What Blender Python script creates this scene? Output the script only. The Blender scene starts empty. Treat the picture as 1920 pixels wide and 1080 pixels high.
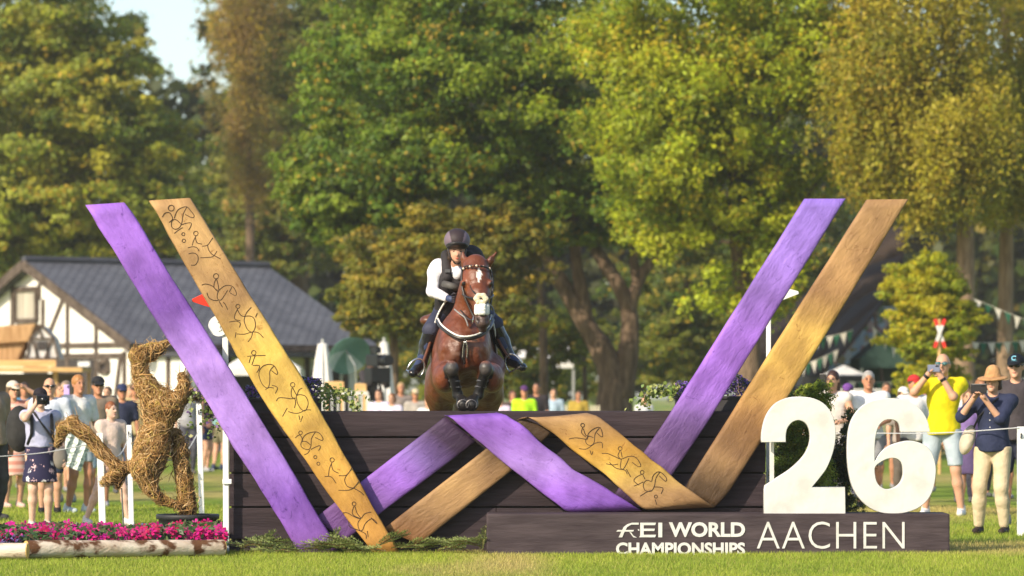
import bpy, math, random
import numpy as np
from mathutils import Vector, Matrix, Euler
from mathutils.kdtree import KDTree

# ------------------------------------------------------------------ camera, sky, sun, exposure
SC = bpy.context.scene
COL = SC.collection
F, CH, HY = 8000.0, 1.50, 735.0           # focal length in photo pixels, eye height, horizon row
cam_d = bpy.data.cameras.new('camera')
cam = bpy.data.objects.new('camera', cam_d)
COL.objects.link(cam)
cam.location = (0, 0, CH)
cam.rotation_euler = (math.radians(90), 0, 0)
cam_d.sensor_width = 36.0
cam_d.lens = 36.0 * F / 1920.0
cam_d.shift_y = (HY - 540.0) / 1920.0
cam_d.clip_end = 3000
cam_d.dof.use_dof = True
cam_d.dof.focus_distance = 39.9
cam_d.dof.aperture_fstop = 2.5
SC.camera = cam

SUN_AZ, SUN_EL = math.radians(43), math.radians(31)   # light travels to the right and away from the camera
world = bpy.data.worlds.new('World')
SC.world = world
world.use_nodes = True
wn = world.node_tree
sky = wn.nodes.new('ShaderNodeTexSky')
sky.sky_type = 'NISHITA'
sky.sun_disc = False
sky.sun_elevation = SUN_EL
sky.sun_rotation = math.pi + SUN_AZ
sky.air_density = 1.0
sky.dust_density = 1.2
wn.links.new(sky.outputs[0], wn.nodes['Background'].inputs[0])
wn.nodes['Background'].inputs[1].default_value = 0.15
sun_d = bpy.data.lights.new('sun', 'SUN')
sun_d.energy = 4.6
sun_d.angle = math.radians(0.6)
sun_d.color = (1.0, 0.87, 0.68)
sun = bpy.data.objects.new('sun', sun_d)
COL.objects.link(sun)
Ldir = Vector((math.sin(SUN_AZ) * math.cos(SUN_EL), math.cos(SUN_AZ) * math.cos(SUN_EL), -math.sin(SUN_EL)))
sun.rotation_euler = Ldir.to_track_quat('-Z', 'Y').to_euler()
sun.location = (-20, 0, 30)
SC.view_settings.view_transform = 'Standard'
SC.view_settings.look = 'None'
SC.view_settings.exposure = 0.52
SC.view_settings.gamma = 1.0
SC.cycles.use_denoising = True
SC.cycles.max_bounces = 6
SC.cycles.transparent_max_bounces = 8
SC.cycles.sample_clamp_indirect = 4
SC.cycles.volume_bounces = 0

# ------------------------------------------------------------------ helpers
rng = np.random.default_rng(7)
random.seed(7)
PI = math.pi

def W(px, py, D):
    """where a photo pixel lies when its thing stands D metres from the camera"""
    return Vector(((px - 960) * D / F, D, CH - (py - HY) * D / F))

def GD(py):
    """distance of flat ground seen at a photo row"""
    return F * CH / (py - HY)

def tag(o, label=None, cat=None, group=None, kind=None):
    if label: o['label'] = label
    if cat: o['category'] = cat
    if group: o['group'] = group
    if kind: o['kind'] = kind
    return o

def empty(name, loc=(0, 0, 0), rz=0.0):
    o = bpy.data.objects.new(name, None)
    o.empty_display_size = 0.1
    COL.objects.link(o)
    o.location = loc
    o.rotation_euler = (0, 0, rz)
    return o

def link(name, me, m, parent=None):
    o = bpy.data.objects.new(name, me)
    COL.objects.link(o)
    if m is not None and len(me.materials) == 0:
        me.materials.append(m)
    if parent is not None:
        o.parent = parent
    return o

def mesh_np(name, V, quads=None, tris=None, col=None, smooth=False):
    """fast mesh from arrays"""
    me = bpy.data.meshes.new(name)
    V = np.asarray(V, np.float32)
    me.vertices.add(len(V))
    me.vertices.foreach_set('co', V.ravel())
    loops, starts, n = [], [], 0
    if quads is not None and len(quads):
        q = np.asarray(quads, np.int32)
        loops.append(q.ravel()); starts.append(np.arange(len(q)) * 4 + n); n += q.size
    if tris is not None and len(tris):
        t = np.asarray(tris, np.int32)
        loops.append(t.ravel()); starts.append(np.arange(len(t)) * 3 + n); n += t.size
    L = np.concatenate(loops); S = np.concatenate(starts)
    me.loops.add(len(L)); me.loops.foreach_set('vertex_index', L.astype(np.int32))
    me.polygons.add(len(S)); me.polygons.foreach_set('loop_start', S.astype(np.int32))
    if smooth:
        me.polygons.foreach_set('use_smooth', np.ones(len(S), bool))
    me.update(calc_edges=True)
    me.validate()
    if col is not None:
        a = me.color_attributes.new('Col', 'FLOAT_COLOR', 'POINT')
        c = np.ones((len(V), 4), np.float32); c[:, :3] = col
        a.data.foreach_set('color', c.ravel())
    return me

class MB:
    """collects boxes, bars, tubes and prisms for one mesh object"""
    def __init__(s): s.v = []; s.f = []; s.c = []
    def add(s, vs, fs, col=(1, 1, 1)):
        b = len(s.v)
        s.v += [tuple(v) for v in vs]; s.f += [tuple(i + b for i in f) for f in fs]
        s.c += [col] * len(vs)
        return s
    def box(s, c, d, rot=None, col=(1, 1, 1), taper=1.0):
        hx, hy, hz = d[0] / 2, d[1] / 2, d[2] / 2
        vs = [Vector((x * hx * (taper if z > 0 else 1), y * hy * (taper if z > 0 else 1), z * hz)) for x in (-1, 1) for y in (-1, 1) for z in (-1, 1)]
        if rot is not None: vs = [rot @ v for v in vs]
        c = Vector(c)
        return s.add([v + c for v in vs], [(0, 1, 3, 2), (4, 6, 7, 5), (0, 4, 5, 1), (2, 3, 7, 6), (0, 2, 6, 4), (1, 5, 7, 3)], col)
    def bar(s, a, b, w, t, up=(0, 0, 1), col=(1, 1, 1)):
        a, b = Vector(a), Vector(b); d = (b - a).normalized(); up = Vector(up)
        x = d.cross(up)
        if x.length < 1e-4: x = d.cross(Vector((1, 0, 0)))
        x.normalize(); y = x.cross(d)
        vs = [p + x * i * w / 2 + y * j * t / 2 for p in (a, b) for i, j in ((-1, -1), (1, -1), (1, 1), (-1, 1))]
        return s.add(vs, [(0, 3, 2, 1), (4, 5, 6, 7), (0, 1, 5, 4), (1, 2, 6, 5), (2, 3, 7, 6), (3, 0, 4, 7)], col)
    def tube(s, pts, r, n=8, col=(1, 1, 1), caps=True):
        pts = [Vector(p) for p in pts]
        if not hasattr(r, '__len__'): r = [r] * len(pts)
        prev = None; vs = []; fs = []
        for i, p in enumerate(pts):
            d = (pts[min(i + 1, len(pts) - 1)] - pts[max(i - 1, 0)])
            d = d.normalized() if d.length > 1e-9 else Vector((0, 0, 1))
            if prev is None:
                x = d.cross(Vector((0.13, 0.9, 0.41)))
                if x.length < 1e-3: x = d.cross(Vector((1, 0, 0)))
            else:
                x = prev - d * prev.dot(d)
            x.normalize(); prev = x; y = d.cross(x)
            for k in range(n):
                a = 2 * PI * k / n
                vs.append(p + (x * math.cos(a) + y * math.sin(a)) * r[i])
        for i in range(len(pts) - 1):
            for k in range(n):
                k2 = (k + 1) % n
                fs.append((i * n + k, i * n + k2, (i + 1) * n + k2, (i + 1) * n + k))
        if caps and n > 2:
            fs.append(tuple(range(n))[::-1]); fs.append(tuple((len(pts) - 1) * n + k for k in range(n)))
        return s.add(vs, fs, col)
    def ball(s, c, r, nu=8, nv=6, col=(1, 1, 1), rot=None):
        if not hasattr(r, '__len__'): r = (r, r, r)
        c = Vector(c); vs = []; fs = []
        for j in range(nv + 1):
            th = PI * j / nv
            for i in range(nu):
                ph = 2 * PI * i / nu
                v = Vector((r[0] * math.sin(th) * math.cos(ph), r[1] * math.sin(th) * math.sin(ph), r[2] * math.cos(th)))
                if rot is not None: v = rot @ v
                vs.append(v + c)
        for j in range(nv):
            for i in range(nu):
                i2 = (i + 1) % nu
                fs.append((j * nu + i, (j + 1) * nu + i, (j + 1) * nu + i2, j * nu + i2))
        return s.add(vs, fs, col)
    def prism(s, poly, off, col=(1, 1, 1)):
        """poly: 3-D outline, off: extrusion vector"""
        n = len(poly); off = Vector(off); poly = [Vector(p) for p in poly]
        vs = poly + [p + off for p in poly]
        fs = [tuple(range(n)), tuple(range(2 * n - 1, n - 1, -1))] + [(i, i + n, (i + 1) % n + n, (i + 1) % n) for i in range(n)]
        return s.add(vs, fs, col)
    def build(s, name, m, parent=None, smooth=False, bevel=0, local=False):
        me = bpy.data.meshes.new(name)
        o0 = Vector((0, 0, 0))
        if parent is not None and not local:
            inv = parent_world(parent).inverted()
            vs = [inv @ Vector(v) for v in s.v]
        else:
            vs = s.v
        me.from_pydata([tuple(v) for v in vs], [], s.f)
        a = me.color_attributes.new('Col', 'FLOAT_COLOR', 'POINT')
        a.data.foreach_set('color', np.array([(*c[:3], 1.0) for c in s.c], np.float32).ravel())
        if smooth:
            me.polygons.foreach_set('use_smooth', [True] * len(me.polygons))
        import bmesh
        bm = bmesh.new(); bm.from_mesh(me)
        bmesh.ops.recalc_face_normals(bm, faces=bm.faces)
        if bevel:
            es = [e for e in bm.edges if len(e.link_faces) == 2 and e.calc_face_angle(0) > 0.5]
            bmesh.ops.bevel(bm, geom=es, offset=bevel, segments=2, affect='EDGES', profile=0.6)
        bm.to_mesh(me); bm.free()
        return link(name, me, m, parent)

def parent_world(p):
    m = Matrix.LocRotScale(p.location, p.rotation_euler, p.scale)
    if p.parent is not None: m = parent_world(p.parent) @ m
    return m

def copy_tree(o, parent=None):
    c = o.copy(); COL.objects.link(c); c.parent = parent
    for ch in list(o.children): copy_tree(ch, c)
    return c

# ------------------------------------------------------------------ materials
MATS = {}
def M(name, c1, c2=None, scale=6.0, rough=0.65, bump=0.0, bscale=None, spec=0.3, metal=0.0, stretch=None,
      attr=False, lo=0.35, hi=0.65, trans=0.0, detail=5.0, sheen=0.0, c3=None, coat=0.0, bdist=0.02):
    if name in MATS: return MATS[name]
    m = bpy.data.materials.new(name); m.use_nodes = True
    nt = m.node_tree; N = nt.nodes; L = nt.links
    b = N['Principled BSDF']
    b.inputs['Roughness'].default_value = rough
    b.inputs['Specular IOR Level'].default_value = spec
    b.inputs['Metallic'].default_value = metal
    if sheen:
        b.inputs['Sheen Weight'].default_value = sheen
    if coat:
        b.inputs['Coat Weight'].default_value = coat; b.inputs['Coat Roughness'].default_value = 0.25
    tc = N.new('ShaderNodeTexCoord'); mp = N.new('ShaderNodeMapping')
    if stretch: mp.inputs['Scale'].default_value = stretch
    L.new(tc.outputs['Object'], mp.inputs['Vector'])
    src = None
    if c2 is not None:
        nz = N.new('ShaderNodeTexNoise'); nz.inputs['Scale'].default_value = scale; nz.inputs['Detail'].default_value = detail
        L.new(mp.outputs[0], nz.inputs['Vector'])
        rp = N.new('ShaderNodeValToRGB')
        rp.color_ramp.elements[0].position = lo; rp.color_ramp.elements[0].color = (*c1, 1)
        rp.color_ramp.elements[1].position = hi; rp.color_ramp.elements[1].color = (*c2, 1)
        if c3 is not None:
            e = rp.color_ramp.elements.new((lo + hi) / 2); e.color = (*c3, 1)
        L.new(nz.outputs['Fac'], rp.inputs[0]); src = rp.outputs[0]
    if attr:
        at = N.new('ShaderNodeAttribute'); at.attribute_name = 'Col'
        if src is None:
            mx = N.new('ShaderNodeMix'); mx.data_type = 'RGBA'; mx.blend_type = 'MULTIPLY'; mx.inputs[0].default_value = 1
            mx.inputs[6].default_value = (*c1, 1); L.new(at.outputs['Color'], mx.inputs[7]); src = mx.outputs[2]
        else:
            mx = N.new('ShaderNodeMix'); mx.data_type = 'RGBA'; mx.blend_type = 'MULTIPLY'; mx.inputs[0].default_value = 1
            L.new(src, mx.inputs[6]); L.new(at.outputs['Color'], mx.inputs[7]); src = mx.outputs[2]
    if src is None: b.inputs['Base Color'].default_value = (*c1, 1)
    else: L.new(src, b.inputs['Base Color'])
    if bump:
        bz = N.new('ShaderNodeTexNoise'); bz.inputs['Scale'].default_value = bscale or scale * 3; bz.inputs['Detail'].default_value = 6
        L.new(mp.outputs[0], bz.inputs['Vector'])
        bp = N.new('ShaderNodeBump'); bp.inputs['Strength'].default_value = bump; bp.inputs['Distance'].default_value = bdist
        L.new(bz.outputs['Fac'], bp.inputs['Height']); L.new(bp.outputs[0], b.inputs['Normal'])
    if trans:
        out = N['Material Output']; tr = N.new('ShaderNodeBsdfTranslucent'); ms = N.new('ShaderNodeMixShader')
        ms.inputs[0].default_value = trans
        if src is not None: L.new(src, tr.inputs['Color'])
        else: tr.inputs['Color'].default_value = (*c1, 1)
        L.new(b.outputs[0], ms.inputs[1]); L.new(tr.outputs[0], ms.inputs[2]); L.new(ms.outputs[0], out.inputs['Surface'])
    MATS[name] = m
    return m

def cloth(c, rough=0.85):
    k = 'cloth_%d_%d_%d' % tuple(int(x * 999) for x in c)
    d = tuple(x * 0.80 for x in c)
    return M(k, d, c, scale=9, rough=rough, bump=0.5, bscale=14, spec=0.15, bdist=0.03)

def skin(c):
    k = 'skin_%d_%d_%d' % tuple(int(x * 999) for x in c)
    return M(k, tuple(x * 0.88 for x in c), c, scale=12, rough=0.55, spec=0.3, attr=True)

# ------------------------------------------------------------------ signed-distance bodies, meshed by surface nets
class Blob:
    def __init__(s, k=0.03): s.p = []; s.k = k; s.cuts = []; s.infl = 0.0
    def cap(s, a, b, ra, rb=None, k=None):
        s.p.append(('c', np.array(a, float), np.array(b, float), ra, ra if rb is None else rb, s.k if k is None else k)); return s
    def ell(s, c, r, rot=None, k=None):
        R = np.eye(3) if rot is None else np.array(Euler(rot).to_matrix())
        s.p.append(('e', np.array(c, float), np.array(r, float), R, None, s.k if k is None else k)); return s
    def carve(s, c, r, rot=None, k=0.01):
        R = np.eye(3) if rot is None else np.array(Euler(rot).to_matrix())
        s.p.append(('x', np.array(c, float), np.array(r, float), R, None, k)); return s
    def cut(s, pt, n):
        n = np.array(n, float); n /= np.linalg.norm(n)
        s.cuts.append((np.array(pt, float), n)); return s
    def bounds(s):
        lo = np.full(3, 1e9); hi = -lo
        for q in s.p:
            if q[0] == 'c':
                r = max(q[3], q[4]); a = np.minimum(q[1], q[2]) - r; b = np.maximum(q[1], q[2]) + r
            elif q[0] == 'e':
                r = q[2].max(); a = q[1] - r; b = q[1] + r
            else: continue
            lo = np.minimum(lo, a); hi = np.maximum(hi, b)
        return lo - s.infl, hi + s.infl
    def field(s, h):
        lo, hi = s.bounds(); lo = lo - 3 * h; hi = hi + 3 * h
        n = np.ceil((hi - lo) / h).astype(int) + 1
        ax = [lo[i] + h * np.arange(n[i]) for i in range(3)]
        f = np.full(n, 10.0, np.float32)
        for q in s.p:
            k = max(q[5], 1e-4)
            if q[0] == 'c':
                r = max(q[3], q[4]); a = np.minimum(q[1], q[2]) - r; b = np.maximum(q[1], q[2]) + r
            else:
                r = q[2].max(); a = q[1] - r; b = q[1] + r
            mg = k + 3 * h + s.infl
            i0 = np.clip(np.floor((a - mg - lo) / h).astype(int), 0, n - 1); i1 = np.clip(np.ceil((b + mg - lo) / h).astype(int) + 1, 1, n)
            sl = tuple(slice(i0[i], i1[i]) for i in range(3))
            X = ax[0][sl[0]][:, None, None]; Y = ax[1][sl[1]][None, :, None]; Z = ax[2][sl[2]][None, None, :]
            if q[0] == 'c':
                A, B = q[1], q[2]; d = B - A; dd = max(d.dot(d), 1e-12)
                t = np.clip(((X - A[0]) * d[0] + (Y - A[1]) * d[1] + (Z - A[2]) * d[2]) / dd, 0, 1)
                g = np.sqrt((X - A[0] - t * d[0]) ** 2 + (Y - A[1] - t * d[1]) ** 2 + (Z - A[2] - t * d[2]) ** 2) - (q[3] + t * (q[4] - q[3]))
            else:
                R = q[3]; x, y, z = X - q[1][0], Y - q[1][1], Z - q[1][2]
                u = [(R[0, i] * x + R[1, i] * y + R[2, i] * z) for i in range(3)]
                k0 = np.sqrt(sum((u[i] / q[2][i]) ** 2 for i in range(3)))
                k1 = np.sqrt(sum((u[i] / q[2][i] ** 2) ** 2 for i in range(3))) + 1e-9
                g = k0 * (k0 - 1) / k1
            g = g.astype(np.float32); o = f[sl]
            if q[0] == 'x':
                g = -g; hh = np.clip(0.5 - 0.5 * (g - o) / k * -1 * -1, 0, 1)
                hh = np.clip(0.5 + 0.5 * (g - o) / k, 0, 1)
                f[sl] = o + (g - o) * hh + k * hh * (1 - hh)
            else:
                hh = np.clip(0.5 + 0.5 * (g - o) / k, 0, 1)
                f[sl] = g + (o - g) * hh - k * hh * (1 - hh)
        f -= s.infl
        for pt, nn in s.cuts:
            g = (ax[0][:, None, None] - pt[0]) * nn[0] + (ax[1][None, :, None] - pt[1]) * nn[1] + (ax[2][None, None, :] - pt[2]) * nn[2]
            f = np.maximum(f, g.astype(np.float32))
        return f, lo
    def net(s, h):
        f, lo = s.field(h)
        f[0] = f[-1] = 1; f[:, 0] = f[:, -1] = 1; f[:, :, 0] = f[:, :, -1] = 1
        S = f < 0
        nx, ny, nz = f.shape
        cs = [(i, j, k) for i in (0, 1) for j in (0, 1) for k in (0, 1)]
        sh = lambda A, c: A[c[0]:nx - 1 + c[0], c[1]:ny - 1 + c[1], c[2]:nz - 1 + c[2]]
        cnt = sum(sh(S, c).astype(np.int8) for c in cs)
        act = (cnt > 0) & (cnt < 8)
        I = np.argwhere(act)
        idx = np.full(act.shape, -1, np.int64); idx[act] = np.arange(len(I))
        vals = {c: f[I[:, 0] + c[0], I[:, 1] + c[1], I[:, 2] + c[2]] for c in cs}
        acc = np.zeros((len(I), 3)); num = np.zeros(len(I))
        for c in cs:
            for a in range(3):
                if c[a]: continue
                c2 = list(c); c2[a] = 1; c2 = tuple(c2)
                fa, fb = vals[c], vals[c2]
                cr = (fa < 0) != (fb < 0)
                t = np.where(cr, fa / np.where(cr, fa - fb, 1), 0)
                pos = np.repeat(np.array(c, float)[None], len(I), 0); pos[:, a] += t
                acc += pos * cr[:, None]; num += cr
        V = (I + acc / num[:, None]) * h + lo
        Q = []
        for a in range(3):
            b, c = (a + 1) % 3, (a + 2) % 3
            s0 = [slice(None)] * 3; s1 = [slice(None)] * 3
            s0[a] = slice(0, -1); s1[a] = slice(1, None)
            A, B = S[tuple(s0)], S[tuple(s1)]
            E = np.argwhere(A != B)
            E = E[(E[:, b] > 0) & (E[:, c] > 0)]
            inside = A[E[:, 0], E[:, 1], E[:, 2]]
            def at(db, dc):
                e = E.copy(); e[:, b] -= db; e[:, c] -= dc
                return idx[e[:, 0], e[:, 1], e[:, 2]]
            q = np.stack([at(1, 1), at(0, 1), at(0, 0), at(1, 0)], 1)
            q[~inside] = q[~inside][:, ::-1]
            Q.append(q)
        Q = np.concatenate(Q)
        return V, Q
    def build(s, name, m, parent=None, h=0.012, colf=None, extra=None, noise=0.0, smooth_it=1):
        V, Q = s.net(h)
        for _ in range(smooth_it):                      # one light relaxing pass
            acc = np.zeros_like(V); n = np.zeros(len(V))
            for i in range(4):
                a, b = Q[:, i], Q[:, (i + 1) % 4]
                np.add.at(acc, a, V[b]); np.add.at(n, a, 1)
            V = 0.5 * V + 0.5 * acc / np.maximum(n, 1)[:, None]
        if noise:
            V = V + noise * (vnoise(V * 9.0)[:, None] - 0.5) * np.array([1, 1, 0.6])
        C = np.ones((len(V), 3)) if colf is None else colf(V)
        T = None
        if extra is not None and len(extra.v):
            b = len(V)
            V = np.concatenate([V, np.array(extra.v, float)]); C = np.concatenate([C, np.array(extra.c, float)])
            q4 = [f for f in extra.f if len(f) == 4]; q3 = []
            for f in extra.f:
                if len(f) == 3: q3.append(f)
                elif len(f) > 4: q3 += [(f[0], f[i], f[i + 1]) for i in range(1, len(f) - 1)]
            Q = np.concatenate([Q, np.array(q4, int) + b]) if q4 else Q
            T = np.array(q3, int) + b if q3 else None
        if parent is not None:
            pass
        me = mesh_np(name, V, Q, T, col=C, smooth=True)
        return link(name, me, m, parent)

def vnoise(P, seed=0):
    """value noise, P (n,3) -> 0..1"""
    P = np.asarray(P, float); i = np.floor(P).astype(np.int64); f = P - i; f = f * f * (3 - 2 * f)
    def hsh(a, b, c):
        n = (a * 374761393 + b * 668265263 + c * 2147483647 + seed * 144665) & 0xffffffff
        n = ((n ^ (n >> 13)) * 1274126177) & 0xffffffff
        return ((n ^ (n >> 16)) & 0xffff) / 65535.0
    r = 0
    for dx in (0, 1):
        for dy in (0, 1):
            for dz in (0, 1):
                w = (f[:, 0] if dx else 1 - f[:, 0]) * (f[:, 1] if dy else 1 - f[:, 1]) * (f[:, 2] if dz else 1 - f[:, 2])
                r = r + w * hsh(i[:, 0] + dx, i[:, 1] + dy, i[:, 2] + dz)
    return r

def unit(v):
    v = np.asarray(v, float); return v / (np.linalg.norm(v) + 1e-12)
# ================================================================== ground and grass
def fbm2(x, y, s, seed=0):
    P = np.stack([x * s, y * s, np.zeros_like(x)], 1)
    return 0.6 * vnoise(P, seed) + 0.3 * vnoise(P * 2.1, seed + 1) + 0.1 * vnoise(P * 4.3, seed + 2)

def ground_h(x, y):
    """gentle unevenness of the lawn"""
    return 0.03 * (fbm2(x, y, 0.25, 5) - 0.5)

def dryness(x, y):
    n = fbm2(x * 0.45, y * 0.16, 1.0, 11)
    d = np.clip((n - np.where(y < 39.4, 0.62, 0.54)) * 4.0, 0, 0.8)
    d = np.maximum(d, np.clip(1.15 - np.hypot((x - 4.7) / 1.6, (y - 40.6) / 2.2), 0, 0.75))   # trampled dry patch beside the plinth
    d = np.maximum(d, 0.85 * np.clip(1.6 - np.hypot((x + 0.4) / 2.2, (y - 43.5) / 2.6), 0, 1))          # unseen dry patch added behind the wall to bounce warm light onto the horse
    d = np.maximum(d, 0.8 * np.exp(-((y - 74) / 5.0) ** 2))                                # worn strip across the field
    d = np.maximum(d, 0.55 * np.exp(-((y - 46.5) / 1.6) ** 2) * (x < -3))
    return d

gx = np.concatenate([np.linspace(-400, -30, 12), np.linspace(-28, 28, 113), np.linspace(30, 400, 12)])
gy = np.concatenate([np.linspace(-60, 26, 8), np.linspace(28, 130, 205), np.linspace(135, 900, 16)])
GX, GY = np.meshgrid(gx, gy, indexing='ij')
GZ = ground_h(GX.ravel(), GY.ravel()).reshape(GX.shape) * ((np.abs(GX) < 29) & (GY > 27) & (GY < 132))
gv = np.stack([GX, GY, GZ], -1).reshape(-1, 3)
a, b = len(gx), len(gy)
ii, jj = np.meshgrid(np.arange(a - 1), np.arange(b - 1), indexing='ij')
gq = np.stack([ii * b + jj, (ii + 1) * b + jj, (ii + 1) * b + jj + 1, ii * b + jj + 1], -1).reshape(-1, 4)
dd = dryness(gv[:, 0], gv[:, 1])[:, None]
gc = (1 - dd) * np.array([0.17, 0.24, 0.028]) + dd * np.array([0.42, 0.32, 0.13])
MG = M('lawn_soil', (0.55, 0.62, 0.5), (1.15, 1.15, 1.0), scale=2.2, rough=0.95, bump=0.6, bscale=30, spec=0.1, attr=True)
tag(link('ground', mesh_np('ground', gv, gq, col=gc, smooth=True), MG), 'mown green lawn with dry straw coloured patches', kind='structure')

def grass_patch(n, x0, x1, y0, y1, hmin, hmax, wid):
    """n single-triangle blades"""
    x = rng.uniform(x0, x1, n); y = rng.uniform(y0, y1, n)
    return x, y, hmin + (hmax - hmin) * rng.random(n) ** 1.5, np.full(n, wid)
gp = []
for (n, y0, y1, hm, hM, wd, xf) in ((95000, 31.0, 36.0, 0.020, 0.042, 0.006, 1), (105000, 36.0, 40.4, 0.022, 0.048, 0.006, 1), (7000, 38.7, 39.28, 0.03, 0.055, 0.007, 1)):
    hw = 960 / F * y1 + 0.5
    gp.append(grass_patch(n, -hw, hw, y0, y1, hm, hM, wd))
gp.append(grass_patch(52000, -7.0, -1.9, 40.2, 56, 0.03, 0.06, 0.009))
gp.append(grass_patch(52000, 2.0, 7.2, 40.2, 56, 0.03, 0.06, 0.009))
gp.append(grass_patch(26000, 4.05, 4.5, 39.2, 40.0, 0.03, 0.09, 0.007)) if False else None
gp = [g for g in gp if g is not None]
x, y, hgt, wid = (np.concatenate([g[i] for g in gp]) for i in range(4))
z0 = ground_h(x, y)
ang = rng.uniform(0, 2 * PI, len(x)); la = rng.uniform(0, 2 * PI, len(x)); ln = hgt * rng.uniform(0.1, 0.75, len(x))
base = np.stack([x, y, z0], 1); off = np.stack([np.cos(ang) * wid / 2, np.sin(ang) * wid / 2, np.zeros_like(x)], 1)
tip = base + np.stack([np.cos(la) * ln, np.sin(la) * ln, hgt], 1)
V = np.stack([base - off, base + off, tip], 1).reshape(-1, 3)
dry = np.clip(dryness(x, y) + rng.normal(0, 0.14, len(x)) + (rng.random(len(x)) < 0.09) * 0.6, 0, 1)[:, None]
lush = np.clip(fbm2(x * 1.3, y * 0.5, 1.0, 21) * 1.5 - 0.2, 0, 1)[:, None]
gcol = (1 - dry) * ((1 - lush) * np.array([0.23, 0.33, 0.03]) + lush * np.array([0.36, 0.43, 0.05])) + dry * np.array([0.52, 0.41, 0.17])
gcol *= rng.uniform(0.7, 1.25, (len(x), 1))
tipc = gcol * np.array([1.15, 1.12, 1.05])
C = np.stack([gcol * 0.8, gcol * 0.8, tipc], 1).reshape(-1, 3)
MGR = M('grass_blade', (1, 1, 1), rough=0.6, spec=0.25, attr=True, trans=0.35)
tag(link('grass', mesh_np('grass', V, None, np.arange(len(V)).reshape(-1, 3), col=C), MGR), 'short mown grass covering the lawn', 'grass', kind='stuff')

# ================================================================== the jump: plank wall
MW = M('wall_boards', (0.022, 0.0145, 0.0175), (0.042, 0.029, 0.034), scale=3, rough=0.7, bump=0.5, bscale=9, spec=0.2, stretch=(0.5, 4, 5), bdist=0.012)
MWI = M('wall_core', (0.012, 0.01, 0.01), rough=0.9)
DW = 40.0
wall = empty('jump_wall', W(931, 735 + CH * 200, DW))
tag(wall, 'dark brown horizontal plank wall carrying the crossed ribbons of the jump', 'jump wall')
xl, xr = W(430, 0, DW).x, W(1435, 0, DW).x
MB().box(((xl + xr) / 2, DW + 0.30, 0.6), (xr - xl - 0.03, 0.5, 1.19)).build('core', MWI, wall)
rows = [(773, 818), (821.5, 885), (888.5, 949), (952.5, 1010), (1013.5, 1040)]
for (ya, yb) in rows:
    za, zb = W(0, ya, DW).z, max(W(0, yb, DW).z, -0.05)
    cuts = [xl, xl + (xr - xl) * random.uniform(0.42, 0.6), xr]
    for i in range(2):
        x0, x1 = cuts[i] + (0.002 if i else 0), cuts[i + 1] - (0.002 if not i else 0)
        MB().box(((x0 + x1) / 2, DW + 0.0 + random.uniform(-0.004, 0.006), (za + zb) / 2), (x1 - x0, 0.05, za - zb)).build('plank', MW, wall, bevel=0.006)
zt = W(0, 772, DW).z
for k in range(3):
    MB().box(((xl + xr) / 2, DW + 0.035 + 0.19 * k + 0.06, zt - 0.012 + 0.002 * k), (xr - xl + 0.01, 0.185, 0.028)).build('top_board', MW, wall, bevel=0.004)

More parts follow.
